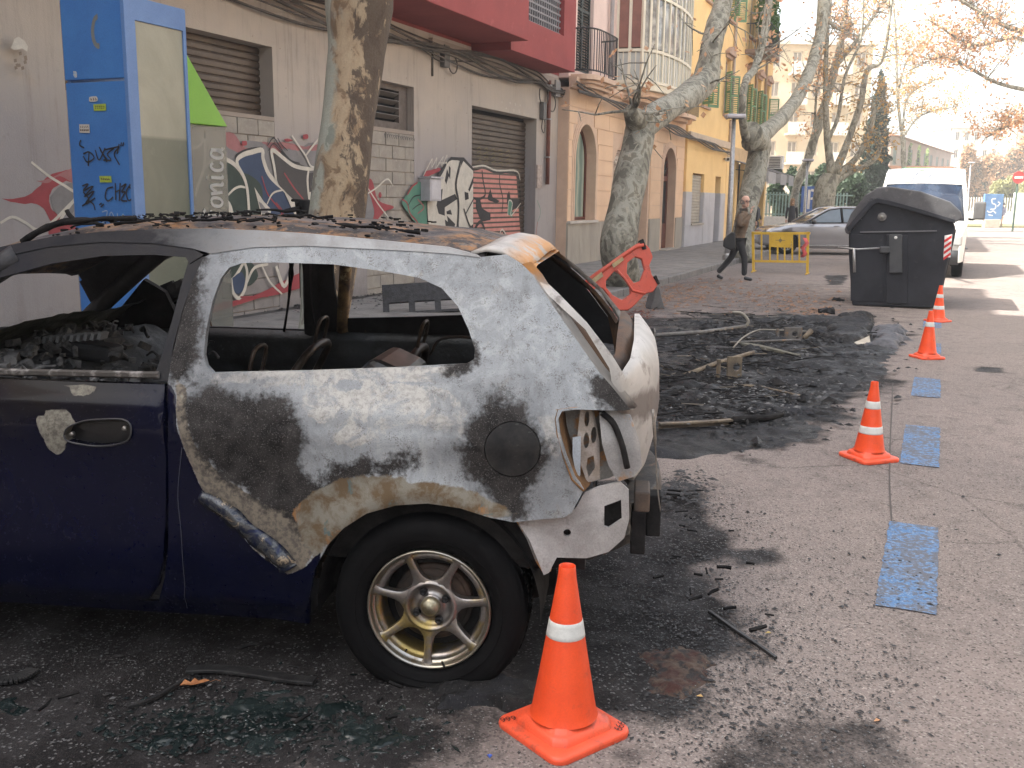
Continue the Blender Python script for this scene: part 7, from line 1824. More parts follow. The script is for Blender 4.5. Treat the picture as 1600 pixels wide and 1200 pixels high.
# melted wrinkles on the left end of the lid
rg=random.Random(6);mb=MB()
for k in range(26):
    f=rg.random();a=cpn((1328+f*42,352-f*48+rg.uniform(-4,6)))[0]
    mb.obox((-.05+rg.uniform(-.02,.03),a[0],a[1]),(.04,.05+rg.random()*.06,.012),Matrix.Rotation(R(48+rg.uniform(-25,25)),3,'X'))
o=mb.build('melted_wrinkles',M_lid,wc,bevel=.005);o['kind']='stuff'
st=cpn((1476,368),(1488,366),(1485,402),(1474,402));MB().prism(st,(),-.006,-.002,ax='yx').build('striped_sticker',M_white,wc)
sr=MB()
for k in range(4):
    q=cpn((1475.6-k*.4,375+k*9),(1487.2-k*.6,367+k*9),(1487-k*.6,371.5+k*9),(1475.3-k*.4,379.5+k*9));sr.prism(q,(),-.009,-.0065,ax='yx')
sr.build('red_stripes',mat('sticker_red',(.6,.03,.03),.4),wc)
# right flank ribs
for k in range(5):
    q=[(-.02,.2),(.005,1.5)];x=.25+k*.35
    a=cpn((1464,478),(1490,360));MB().bar((x,a[0][0]-.012,a[0][1]+.1),(x,a[1][0]-.012,a[1][1]),.06,.03,up=(1,0,0)).build('side_rib',M_bin,wc)
# =============== YELLOW BARRIER ===============
M_ye=mat('barrier_yellow',(.62,.40,.035),.45,c2=(.55,.34,.03),scale=5,c3=(.28,.2,.08),scale3=18,lo3=.62,hi3=.75)
yb=thing('yellow_barrier','yellow metal crowd barrier with a crest panel and a strip of red tape','barrier',P(23.3,0,0),SR)
def ybp(u,v):
    n_,z_=SPl(u,v,23.3);return (0,-n_,z_)
def ybar(a,b_,w_=.04,nm='bar'):MB().bar(ybp(*a),ybp(*b_),w_,w_,up=(1,0,0)).build(nm,M_ye,yb)
ybar((1175,364.5),(1266,364.5),.055,'top_rail');ybar((1178,408),(1264,409),.05,'bottom_rail')
for i,(u,v) in enumerate(((1177.5,427),(1261.5,429))):ybar((u+(-1 if i==0 else 1),362),(u,v),.055,'post')
for u in(1190,1203,1238,1249):ybar((u,364),(u,408),.034)
for u in(1215,1226):ybar((u,386),(u,408),.034)
a=ybp(1202,386);b_=ybp(1237,366);MB().box(-.015,.015,b_[1],a[1],a[2],b_[2]).build('crest_panel',M_ye,yb,bevel=.006)
a=ybp(1219.5,375.5);mb=MB();mb.lathe([(0,-.018),(.035,-.018),(.037,-.0155)],14,a,'x');mb.box(-.0185,-.0155,a[1]-.11,a[1]+.11,a[2]-.006,a[2]+.006);mb.box(-.0185,-.0155,a[1]-.006,a[1]+.006,a[2]-.06,a[2]+.07);mb.build('crest',mat('crest_grey',(.2,.16,.08),.6),yb)
a=ybp(1177.5,424);
for (u,v) in((1177.5,426),(1261.5,428)):
    a=ybp(u,v);MB().box(-.25,.25,a[1]-.02,a[1]+.02,-.0,.03).build('foot',M_ye,yb,bevel=.005)
mb=MB();q=[ybp(1258,372),ybp(1262,380),ybp(1255,388),ybp(1259,396),ybp(1254,402)];vs=[]
for i,p in enumerate(q):vs+=[(p[0]-.04,p[1]-.04,p[2]),(p[0]-.05-.02*(i%2),p[1]+.05,p[2]+.01)]
mb.add(vs,[(2*i,2*i+1,2*i+3,2*i+2) for i in range(4)]).build('tape',mat('red_tape',(.6,.1,.1),.4),yb,True,solid=.002)
# =============== SCORCHED ORANGE BARRIER ===============
ob=thing('plastic_barrier','melted red orange plastic barrier tilted against the plane tree, soot on its corner','barrier',atD(985,492,13.9),0,rot=(R(-14),0,R(10)));ob.location.z=0.02
OB0=atD(985,492,13.9)
def obp(*q):
    o=[]
    for x,y in q:
        u,v=850+x/4,250+y/4;p=atD(u,v,13.9);o.append(((p.x-OB0.x)*1.03,(p.z-.0)*1.02))
    return o
M_ob=mat('faded_orange_plastic',(.55,.075,.04),.5,c2=(.52,.085,.05),scale=4,c3=(.30,.06,.045),scale3=11,lo3=.58,hi3=.68,bs=40,bd=.003)
out=obp((205,825),(240,780),(330,715),(430,650),(520,590),(600,540),(640,522),(672,545),(690,565),(706,620),(680,670),(690,730),(728,790),(690,838),(640,850),(560,925),(530,948),(400,950),(428,905),(405,855),(375,812),(335,806),(280,850),(250,880))
h1=obp((540,655),(590,618),(632,632),(645,700),(612,770),(572,782),(532,722));h2=obp((398,765),(455,705),(500,730),(545,790),(545,850),(490,885),(435,855),(395,805))
MB().prism(out,[h1,h2],-.03,.03).build('panel',M_ob,ob,bevel=.014,seg=2)
q=[obp(p)[0] for p in((225,810),(430,665),(600,555),(650,545))];MB().tube([(a,-.035,b_) for a,b_ in q],.03,8).build('top_bead',M_ob,ob,True)
q=[obp(p)[0] for p in((470,700),(520,760),(560,830),(640,850))];MB().tube([(a,-.03,b_) for a,b_ in q],.02,8).build('brace_bead',M_ob,ob,True)
for p in(((432,655),(505,610),(515,640),(445,690)),((300,750),(368,708),(378,740),(312,785))):MB().prism(obp(*p),(),-.062,-.055).build('reflective_patch',mat('dirty_yellow_patch',(.42,.30,.13),.6,c2=(.25,.2,.12),scale=14),ob)
MB().prism(obp((625,515),(650,505),(668,570),(640,575)),(),-.05,.05).build('burnt_end',M_black,ob,bevel=.01);MB().prism(obp((695,745),(715,735),(735,790),(722,795)),(),-.05,.05).build('burnt_end',M_black,ob,bevel=.01)
ft=thing('barrier_foot','grey plastic barrier foot lying beside the melted orange barrier','barrier foot',gr(1022,482),R(20));mb=MB()
mb.prism([(-.12,0),(.14,0),(.1,.1),(.02,.34),(-.03,.34),(-.09,.1)],(),-.1,.1);mb.build('foot',mat('foot_grey',(.13,.13,.135),.6,c2=(.08,.08,.08),scale=6),ft,bevel=.02)
# =============== BURNT CONTAINER REMAINS ===============
M_ash=mat('ash_grey_steel',(.17,.165,.155),.6,.4,c2=(.12,.11,.10),scale=12,c3=(.30,.17,.08),scale3=9,lo3=.6,hi3=.68,bs=60,bd=.003)
M_ochre=mat('rusty_ochre_steel',(.20,.16,.11),.7,.2,c2=(.11,.09,.07),scale=10,c3=(.30,.25,.18),scale3=16,bs=60,bd=.003)
def gz(u,v,z=.04):
    p=gr(u,v,z);return p
def rod(name,label,cat,pix,rad,m,z=.04,zs=None,group='metal remains in the burnt patch'):
    pts=[gz(u,v,(zs[i] if zs else z)) for i,(u,v) in enumerate(pix)];b0=Vector((pts[0].x,pts[0].y,0))
    r=thing(name,label,cat,b0,0,group);return r,[p-b0 for p in pts]
r,q=rod('steel_pipe','long grey steel pipe with a flange, lying across the far edge of the burnt patch','pipe',((1022,524),(1100,519),(1165,510)),.03,M_ash,.07)
MB().tube(q,.027,12,jit=.1).build('tube',M_ash,r,True);MB().lathe([(.0,-.01),(.085,-.01),(.085,.012),(.0,.012)],10,tuple(q[0]),'x').build('flange',M_ash,r);
q2=smooth_path([q[2]+Vector((0,0,.0)),q[2]+Vector((.03,0,.07)),q[2]+Vector((-.05,.03,.16)),q[2]+Vector((-.17,.05,.17))],5);MB().tube(q2,.019,10).build('bent_end',mat('pale_bent_pipe',(.27,.25,.21),.7),r,True)
r,q=rod('bent_rod','thin pale bent rod forming the outline of a frame in the burnt patch','rod',((1146,543),(1160,528),(1180,517),(1200,515),(1262,518)),.012,M_ash,.12);MB().tube(smooth_path(q,2),.009,8).build('rod',mat('pale_ash_rod',(.26,.24,.2),.7),r,True)
r,q=rod('metal_bar','short ochre bar standing at an angle at the end of the bent rod','bar',((1255,530),(1268,516)),.02,M_ochre,.1,(.04,.14));MB().tube(q,.03,8).build('bar',M_ochre,r,True)
r,q=rod('flat_bar','flat pale bar crossing the middle of the burnt patch','bar',((1148,536),(1190,543),(1250,556)),.02,M_ochre,.07);MB().tube(q,[.022,.03,.015],6).build('bar',mat('lichen_steel',(.17,.165,.13),.8,c2=(.12,.12,.1),scale=14),r)
r,q=rod('metal_bar','thin dark bar behind the bracket with the hole','bar',((1140,535),(1250,531)),.012,M_ash,.09);MB().tube(q,.012,6).build('bar',M_ash,r)
r,q=rod('metal_bar','rusty ochre bar pointing up to the right in front of the bracket','bar',((1068,588),(1120,567),(1178,550)),.03,M_ochre,.06,(.04,.10,.16));MB().tube(q,[.027,.022,.018],8,jit=.2).build('bar',M_ochre,r,True)
r,q=rod('angle_iron','long ochre angle iron reaching from the car tail into the burnt patch','angle iron',((1030,662),(1080,660),(1145,656)),.02,M_ochre,.06);
for i in range(2):MB().bar(q[i],q[i+1],.05,.012).build('flange',M_ochre,r);MB().bar(q[i]+Vector((0,.02,-.02)),q[i+1]+Vector((0,.02,-.02)),.012,.04).build('web',M_ochre,r)
r,q=rod('angle_iron','dark curved angle iron in line with the ochre one','angle iron',((1145,657),(1200,653),(1222,648)),.02,M_black,.06);MB().tube(q,[.03,.028,.02],6).build('bar',M_black,r,True)
r,q=rod('flat_bar','rusty curved flat bar below the small ochre bracket','bar',((1135,601),(1170,603),(1200,607),(1258,620)),.02,M_ochre,.05);MB().tube(smooth_path(q,4),[.010]*4+[.014]*4+[.010]*5,6).build('bar',M_ochre,r,True)
for k,(u,v,w_,h,lab,m) in enumerate(((1238,530,.22,.20,'square steel bracket with a round hole in the burnt patch',M_ash),(1146,590,.14,.24,'small rusty ochre bracket standing upright in the burnt patch',M_ochre))):
    p=gz(u,v+8,.0);r=thing('bracket',lab,'bracket',p,R(10),'metal remains in the burnt patch')
    hole=[(.02+.035*math.cos(a),h*.6+.035*math.sin(a)) for a in np.linspace(0,2*PI,14,endpoint=False)]
    MB().prism(rect(-w_/2,w_/2,0,h),[hole],-.01,.01).build('plate',m,r,bevel=.004);MB().box(-w_/2,w_/2,.01,.1,0,.02).build('foot',m,r);MB().tube([(-w_/2-.08,0,0),(-w_/2-.08,0,h*.9)],.02,6).build('stud',m,r)
p=gz(1347,540,0);r=thing('metal_scrap','pale bent scrap plate at the right end of the burnt patch','scrap',p,.3);MB().add([(-.11,-.05,.02),(.06,-.07,.03),(.11,.03,.10),(.0,.05,.05),(-.09,.03,.03)],[(0,1,2,3,4)]).build('plate',mat('pale_scrap',(.42,.38,.31),.6),r,solid=.008)
# layers of melted plastic (height field, one object)
def meltmat():
    m,t,b=nt('melted_plastic');v=pos(t);n=noise_node(t,9,8,.7,.6,v);n2=noise_node(t,45,6,.75,.2,v);n3=noise_node(t,2.5,5,.6,.4,v);n4=noise_node(t,160,2,.6,0,v)
    c=mixc(t,mrange(t,n.outputs[0],.4,.65),(.004,.004,.0045),(.011,.0115,.013));c=mixc(t,mrange(t,n3.outputs[0],.54,.62,0,.8),c,(.024,.026,.032))
    c=mixc(t,mrange(t,n2.outputs[0],.68,.74,0,.6),c,(.07,.07,.075));c=mixc(t,mrange(t,n4.outputs[0],.68,.72,0,.7),c,(.35,.34,.33))
    t.links.new(c,b.inputs[0]);t.links.new(mrange(t,n3.outputs[0],.40,.6,.32,.8),b.inputs['Roughness']);b.inputs['Specular IOR Level'].default_value=.35
    bump(t,b,mth(t,'ADD',mth(t,'MULTIPLY',n2.outputs[0],.6),n.outputs[0]),1.0,.02);return m
M_melt=meltmat()
def smoothst(d,w_):return np.clip(.5-d/w_,0,1)**2*(3-2*np.clip(.5-d/w_,0,1))
def heap(name,label,poly,res,fn,m,kind='stuff',cat='debris',zoff=.002):
    pl=GP(*poly);a=np.array(pl);s0,n0=a.min(0)-.2;s1,n1=a.max(0)+.2
    S_,N__,Fq=gridmesh(np.arange(s0,s1,res),np.arange(n0,n1,res))
    wob=(fbm(S_*5,N__*5,4,21)-.5)*.35;d=polydist(S_,N__,pl)+wob
    z=fn(S_,N__,d);keep=(d<.05);fk=keep[Fq].all(1);Fq=Fq[fk];used=np.unique(Fq);mp=-np.ones(len(S_),int);mp[used]=np.arange(len(used))
    x,y=st2w(S_,N__);V=np.stack([x,y,z+zoff],1)[used];cx,cy=x[used].mean(),y[used].mean();V[:,0]-=cx;V[:,1]-=cy
    o=link(name,npmesh(name,V,mp[Fq]),m,None,True);o.location=(cx,cy,0);tag(o,label,cat,None,kind);return o
l1=GP((1030,735),(1120,725),(1180,712),(1260,708),(1310,695),(1330,690));l2=GP((1040,620),(1130,606),(1200,602),(1280,601),(1350,593));l3=GP((1100,580),(1200,575),(1380,578));
def f1(s,n,d):
    e=smoothst(d,.25);z=.004+.035*e*(fbm(s*4,n*1.5,5,31))**1.5+.16*e*np.clip(fbm(s*1.9,n*1.3,4,35)-.5,0,1)
    for L,h in((l1,.030),(l2,.035),(l3,.03)):
        dd=linedist(s,n,L)+.06*(fbm(s*7,n*7,3,40)-.5);z+=1.5*h*np.exp(-(dd/.06)**2)
    return (z+.035*(fbm(s*14,n*9,4,44)-.5)*e)*np.clip(-d/.3,0,1)-.012*np.clip(1+d/.12,0,1)-.004
heap('melted_plastic','crusted black sheet of melted plastic and tar spread over the parking bays behind the car',((925,507),(1000,500),(1190,493),(1340,495),(1395,520),(1412,560),(1390,583),(1330,625),(1285,685),(1200,706),(1100,716),(1000,720),(900,690),(880,600)),.03,f1,M_melt)
# charred heaps along the middle
rg=random.Random(12)
def f2(s,n,d):
    e=np.clip(-d/.18,0,1);return e*(.01+.22*np.abs(fbm(s*7,n*4,5,51)-.4)+.05*(fbm(s*25,n*18,3,53)-.5))-.012*(1-e)
heap('charred_heap','long heap of charred rubble under the bent rods in the burnt patch',((1075,545),(1180,520),(1290,505),(1340,512),(1280,545),(1200,560),(1110,575)),.025,f2,M_melt)
heap('charred_heap','jagged heap of charred rubble close behind the car tail',((1035,600),(1090,590),(1180,605),(1250,620),(1230,640),(1150,650),(1040,650)),.025,f2,M_melt)
def slabf(hh):
    def f(s,n,d):
        e=np.clip(-d/.12,0,1)**.5;return e*hh*(.6+.7*fbm(s*3,n*3,4,61))+.02*(fbm(s*20,n*20,3,63)-.5)*e
    return f
heap('burnt_slab','black pointed slab of melted plastic standing up at the far side of the burnt patch',((1285,520),(1320,498),(1360,495),(1362,535),(1300,540)),.02,slabf(.11),M_melt)
heap('burnt_slab','grey lump of melted plastic at the right end of the burnt patch',((1360,520),(1400,508),(1412,530),(1400,545),(1360,542)),.02,slabf(.09),mat('grey_melt',(.05,.052,.06),.6,c2=(.09,.09,.1),scale=18,bs=40,bd=.012))
for k,(u,v,w_,h,lb) in enumerate(((1306,470,.14,.05,'small charred lump by the left foot of the waste container'),(1292,490,.14,.10,'dark bluish scrap sticking up left of the waste container'),(1283,497,.12,.04,'flat black scrap just in front of the bluish scrap'))):
    p=gr(u,v);r=thing('charred_scrap',lb,'scrap',p,rg.random());mb=MB()
    for i in range(5):mb.obox((rg.uniform(-w_,w_)*.6,rg.uniform(-.05,.05),h*.4),(w_*.9,.06,h*.7),Matrix.Rotation(rg.uniform(-.6,.6),3,'Y')@Matrix.Rotation(rg.uniform(-1,1),3,'Z'))
    mb.build('lump',M_melt,r)
# foreground finds
def f3(s,n,d):
    e=np.clip(-d/.06,0,1);return -.006*(1-e)+e*(.012+.05*fbm(s*9,n*9,4,71))+.006*(fbm(s*60,n*60,2,73)-.5)
heap('charred_mound','low tar black mound beside the flat rear tyre',((700,1070),(760,1062),(830,1070),(870,1110),(800,1130),(720,1110)),.008,f3,M_melt)
m=mat('reddish_ash',(.045,.018,.014),.9,c2=(.085,.062,.046),scale=14,lo=.42,hi=.6,c3=(.02,.018,.018),scale3=20,lo3=.5,hi3=.6,bs=110,bd=.008)
def f4(s,n,d):
    e=np.clip(-d/.10,0,1);return -.01+e*(.012+.055*fbm(s*10,n*10,4,81)**1.6+.02*(fbm(s*40,n*40,3,83)-.5))
heap('ash_patch','round patch of reddish ash and burnt fluff right of the nearest cone',((1005,1020),(1060,1012),(1110,1030),(1115,1075),(1070,1098),(1010,1080)),.008,f4,m)
# curved strips of trim and dark glass
def strip(label,pix,w_,m,h=.012,name='plastic_trim'):
    pts=[gr(u,v,.012) for u,v in pix];b0=Vector((pts[0].x,pts[0].y,0));r=thing(name,label,'car debris',b0,0,'black car debris on the asphalt')
    q=smooth_path([p-b0 for p in pts],5);mb=MB();
    for a,c in zip(q[:-1],q[1:]):mb.bar(a,c+(c-a)*.08,w_,h)
    mb.build('strip',m,r,bevel=.002);return r
M_tr=mat('burnt_trim',(.013,.013,.014),.45,c2=(.03,.03,.03),scale=20,bs=70,bd=.002)
strip('long black trim strip lying behind the dry brown leaf',((292,1046),(340,1045),(400,1052),(450,1060),(492,1064)),.045,M_tr)
strip('thin black curved strip left of the dry brown leaf',((292,1060),(260,1080),(230,1095),(200,1105)),.012,M_tr)
strip('black curved trim piece at the left edge of the picture',((-20,1062),(15,1062),(38,1055),(52,1046)),.05,M_tr)
strip('thin black strip pointing down to the right near the big round ash patch',((1108,955),(1150,985),(1190,1012),(1212,1028)),.014,M_tr)
M_gls=mat('smoked_glass_shard',(.006,.011,.011),.24,c2=(.018,.026,.026),scale=6,c3=(.05,.07,.067),scale3=30,lo3=.66,hi3=.72,fine=.2,spec=.4)
rg=random.Random(9)
def crumple(label,u,v,ru,rv,seed,hh=.02,m=None):
    k=rg.randint(8,12);poly=[(u+ru*rg.uniform(.45,1.15)*math.cos(2*PI*i/k),v+rv*rg.uniform(.45,1.15)*math.sin(2*PI*i/k)) for i in range(k)]
    def f(s,n,d):
        a=np.abs(fbm(s*16+seed,n*9,3,seed)-.5)*2;b=np.abs(vnoise(s*7,n*13+seed,seed+3)-.5)*2
        return -.004+hh*.75*(a*.9+b*.8)*np.clip(-d/.02,0,1)-.01*(vnoise(s*22,n*22,seed+9)<.38)+.0015*(vnoise(s*90,n*90,5)-.5)
    return heap('glass_sheet',label,poly,.007,f,m or M_gls,kind=None,cat='broken glass',zoff=.001)
spots=((430,1095,60,12,'dark crumpled sheet of smoked glass below the long trim strip'),(380,1118,70,14,None),(460,1122,55,14,None),(300,1128,60,12,None),(420,1145,60,14,'pale green crumpled glass sheet near the bottom edge of the picture'),(520,1112,60,12,'flat dark glass sheet at the right end of the broken glass'),(350,1150,50,12,None),(250,1150,45,10,None),(480,1160,40,14,None),(570,1150,40,12,None),(600,1170,35,14,None),(410,1175,40,14,None),(10,1108,22,8,'small green glass scrap at the left edge of the picture'))
for i,(u,v,ru,rv,lb) in enumerate(spots):
    ru*=.72;rv*=.8
    o=crumple(lb or 'crumpled sheet of smoked safety glass in the broken glass before the rear wheel',u,v,ru,rv,i*3+1)
    if lb:o['group']='crumpled smoked glass sheets'
    else:o['kind']='stuff'
# tiny flakes, bits and grit as stuff
def flakes(name,label,m,spots,n,s0,s1,seed,flat=.35,zm=.004):
    rg=np.random.default_rng(seed);V=[];k=rg.integers(0,len(spots),n)
    u=np.array([spots[i][0] for i in k])+rg.normal(size=n)*np.array([spots[i][2] for i in k]);v=np.array([spots[i][1] for i in k])+rg.normal(size=n)*np.array([spots[i][3] for i in k])
    ok=(v>430);vs=[];F=[]
    for a,b_ in zip(u[ok],v[ok]):
        p=gr(float(a),float(b_));s=rg.uniform(s0,s1)*(1 if rg.random()<.85 else 1.8);t_=rg.uniform(0,6.28);e=rg.uniform(.3,1);zz=p.z+zm
        c_,s_=math.cos(t_),math.sin(t_);b=len(vs);hh=rg.uniform(0,.6)*s
        for (i,j,kk) in((-1,-.4*e,0),(.2,-.6*e,0),(1,.2*e,0),(-.1,.7*e,0),(0,0,1)):vs.append((p.x+(i*c_-j*s_)*s,p.y+(i*s_+j*c_)*s,zz+hh*kk))
        F+=[(b,b+1,b+4),(b+1,b+2,b+4),(b+2,b+3,b+4),(b+3,b,b+4)]
    o=link(name,npmesh(name,np.array(vs),np.array(F)),m,None);tag(o,label,'debris',None,'stuff');return o
M_flk=mat('black_flake',(.013,.013,.014),.6,c2=(.035,.034,.034),scale=40)
flakes('charred_bits','scattered black charred bits over the asphalt around the burnt car',M_flk,[(1100,850,55,45),(1080,790,40,20),(1160,990,40,25),(300,1080,190,60),(560,1120,120,50),(1290,1000,120,110),(1350,900,150,90),(1250,1120,120,50),(1100,1100,80,50),(150,1010,120,25),(900,950,80,60),(1050,960,50,60),(1000,900,50,50),(1080,1040,60,40)],7500,.002,.009,1)
flakes('charred_bits','small black charred bits thickly strewn on the burnt patch',M_flk,[(1130,640,60,20),(1160,600,70,22),(1220,550,80,20),(1150,520,90,14),(1240,480,60,10),(1060,770,25,14)],2600,.006,.022,2,zm=.03)
flakes('glass_grit','pale grit and glass crumbs sprinkled on the dark asphalt',mat('glass_crumb',(.34,.38,.37),.25,c2=(.18,.2,.2),scale=60),[(1100,850,55,45),(380,1120,180,45),(800,1150,120,40),(1000,1000,100,70),(1300,1100,140,70),(1150,650,90,30),(200,1010,200,30)],1500,.0010,.003,3,zm=.006)
flakes('charred_bits','black burnt rubble along the foot of the graffiti wall',M_flk,[(440,490,60,5),(640,460,40,5),(560,475,80,6)],1500,.01,.04,6,zm=.12)
flakes('dry_leaf_litter','dry brown leaf litter along the kerb near the walking man',mat('leaf_litter',(.27,.15,.09),.8,c2=(.14,.08,.05),scale=30,c3=(.38,.28,.2),scale3=40),[(1050,455,25,8),(1110,450,40,9),(1200,460,50,10),(1240,470,40,10),(1270,487,20,4),(1090,465,40,10),(1000,475,30,8)],1600,.012,.045,5,zm=.008)
flakes('bark_bits','reddish burnt crumbs under the melted orange barrier',mat('red_crumb',(.20,.06,.04),.8,c2=(.05,.03,.03),scale=30),[(950,490,18,4),(985,494,18,3)],260,.012,.04,8,zm=.01)
# the dry leaf
lf=thing('dry_leaf','curled dry brown leaf lying by the long black trim strip','leaf',gr(303,1071,.006),.2);mb=MB()
q=[(-.045,0),(-.03,.018),(-.012,.012),(0,.024),(.014,.012),(.034,.016),(.05,.004),(.03,-.006),(.012,-.018),(-.008,-.010),(-.03,-.014)]
vs=[(0,0,.004)]+[(a,b_,.004+.012*abs(math.sin(i*1.7))) for i,(a,b_) in enumerate(q)];mb.add(vs,[(0,i+1,(i+1)%len(q)+1) for i in range(len(q))]).build('blade',mat('dry_leaf_brown',(.36,.15,.05),.7,c2=(.25,.09,.03),scale=50),lf,solid=.001)
MB().tube([(.05,.004,.006),(.07,.01,.01),(.085,.008,.004)],.0012,5).build('stalk',mat('dry_leaf_stalk',(.2,.09,.04),.7),lf)
for (u,v,lb,c_) in((1093,1088,'small yellow leaf at the edge of the round reddish ash patch',(.5,.33,.13)),(1370,1126,'small tan leaf lying on the right of the road',(.5,.27,.14)),(1200,989,'tiny yellow leaf beyond the round ash patch',(.45,.33,.12)),(765,1181,'small blue plastic scrap left of the nearest cone',(.05,.12,.5))):
    r=thing('small_leaf' if 'leaf' in lb else 'plastic_scrap',lb,'leaf' if 'leaf' in lb else 'scrap',gr(u,v,.005),u);MB().add([(-.011,0,0),(0,-.007,.004),(.012,0,.001),(.003,.008,.005)],[(0,1,2,3)]).build('blade' if 'leaf' in lb else 'flake',mat('leafc%d'%u,c_,.7),r,solid=.001)
# charred pallet leaning on pavement, seen through the rear window
pb=thing('charred_grate','charred black slatted panel lying on the pavement behind the car','grate',P(11.4,-6.0,.12),SR+R(-35))
for z in(.28,):MB().prism(rect(-.7,.7,0,.42),[rect(-.62+.34*i,-.36+.34*i,.03,.17) for i in range(4)],-.03,.03).build('panel',mat('alligator_char',(.02,.02,.021),.6,c2=(.045,.045,.05),scale=20,bs=60,bd=.02),pb)
pb.rotation_euler=(R(-25),R(-4),SR+R(-62))
rb_=thing('burnt_bicycle_rack','black charred metal fitting standing on the pavement just left of the near tree','metal fitting',P(8.3,-6.0,.12),SR)
px3=lambda x,y:(lambda w_:Vector((w_[0]-8.3,0,w_[1]-.12)))(Wp(290+x/6.316,180+y/6.316,-6.0))
mb=MB();mb.tube([px3(1050,840),px3(1220,848)],.014,6);mb.tube([px3(980,950),px3(1100,915),px3(1240,895)],.02,6,jit=.3);mb.tube([px3(1170,850),px3(1165,1100),px3(1160,1800)],[.09,.06,.04],8,jit=.5);mb.build('bars',M_black,rb_,True)

flakes('glass_shards','small shards of smoked glass lying around the crumpled sheets',M_gls,[(400,1120,110,26),(560,1150,60,20),(280,1150,70,18)],700,.005,.018,12,zm=.004)
flakes('charred_rubble','angular charred rubble heaped along the middle of the burnt patch',M_black,[(1180,538,60,12),(1130,625,60,16),(1240,522,50,8),(1100,600,40,12)],1500,.02,.06,14,zm=.05)
flakes('charred_rubble','grey ash crumbs on top of the burnt patch',mat('ash_crumb',(.16,.16,.16),.8,c2=(.07,.07,.07),scale=30),[(1170,545,70,14),(1130,630,60,20),(1230,600,70,30)],700,.006,.02,15,zm=.07)

rg=random.Random(77)
def scraps(name,label,m,spots,n,L0,L1,wd,seed):
    rg=random.Random(seed);mb=MB()
    for k in range(n):
        u,v,su,sv=rg.choice(spots);u=rg.gauss(u,su);v=max(488,rg.gauss(v,sv));p=gr(u,v);a=rg.gauss(0,.7) if rg.random()<.7 else rg.uniform(0,3.1);L=rg.uniform(L0,L1);d=Vector((math.cos(a),math.sin(a),rg.uniform(-.06,.12)))*L/2
        c=p+Vector((0,0,rg.uniform(.03,.09)));
        if rg.random()<.5:mb.bar(c-d,c+d,wd*rg.uniform(.5,1.6),.006,up=(rg.uniform(-.4,.4),rg.uniform(-.4,.4),1))
        else:
            b_=d.cross(Vector((0,0,1)))*rg.uniform(-.4,.4);mb.tube(smooth_path([c-d,c+b_*.5,c+d],4),rg.uniform(.003,.008),5,jit=.4)
    o=mb.build(name,m,None);tag(o,label,'debris',None,'stuff');return o
SP=[(1130,640,50,14),(1180,540,60,16),(1230,525,40,10),(1090,600,40,14),(1180,575,60,18),(1080,560,30,12),(1140,500,60,5)]
scraps('charred_slats','black broken slats and wires strewn over the burnt patch',M_black,SP,170,.1,.5,.02,1)
scraps('ashen_slats','ash grey and tan splinters among the charred rubble',mat('tan_splinter',(.15,.125,.09),.8,c2=(.09,.08,.07),scale=18,c3=(.24,.2,.15)),SP,38,.08,.38,.014,2)
scraps('charred_slats','thin burnt strips lying on the road beside the car tail',M_black,[(1090,850,40,35),(1120,930,40,30),(1060,800,20,20),(1180,1010,25,15),(300,1080,150,40),(560,1130,80,30)],42,.02,.08,.007,3)
flakes('charred_rubble','coarse black rubble spread over the whole burnt patch',M_melt,[(1130,640,80,26),(1180,560,90,28),(1250,540,70,20),(1120,520,80,12),(1250,600,60,30)],2600,.012,.045,21,zm=.03)
flakes('grey_ash_flakes','pale grey ash flakes over the soot beside the car',mat('grey_ash',(.12,.12,.12),.85,c2=(.05,.05,.05),scale=50),[(1100,850,50,40),(1130,640,80,30),(1060,950,60,50),(400,1120,160,40)],1500,.002,.007,23,zm=.005)
# =============== PEOPLE ===============
def skinned(name,pts,edges,m,parent,sub=2,root=0):
    """pts: name -> (x,y,z,rx[,ry])"""
    keys=list(pts);me=bpy.data.meshes.new(name);me.from_pydata([pts[k][:3] for k in keys],[(keys.index(a),keys.index(b)) for a,b in edges],[])
    o=link(name,me,m,parent);md=o.modifiers.new('skin','SKIN');md.use_smooth_shade=True
    sv=me.skin_vertices[0].data
    for i,k in enumerate(keys):
        r=pts[k][3:];sv[i].radius=(r[0],r[1] if len(r)>1 else r[0]);sv[i].use_root=(i==root)
    s=o.modifiers.new('sub','SUBSURF');s.levels=s.render_levels=sub;return o
def chain(*k):return list(zip(k[:-1],k[1:]))
M_jack=mat('brown_quilted_jacket',(.15,.10,.062),.75,c2=(.10,.068,.044),scale=9,bs=14,bd=.02,local=True);M_trou=mat('black_trousers',(.012,.012,.014),.8,c2=(.02,.02,.023),scale=8);M_shoe=mat('black_shoes',(.01,.01,.011),.4);M_hair=mat('grey_hair',(.16,.13,.11),.8)
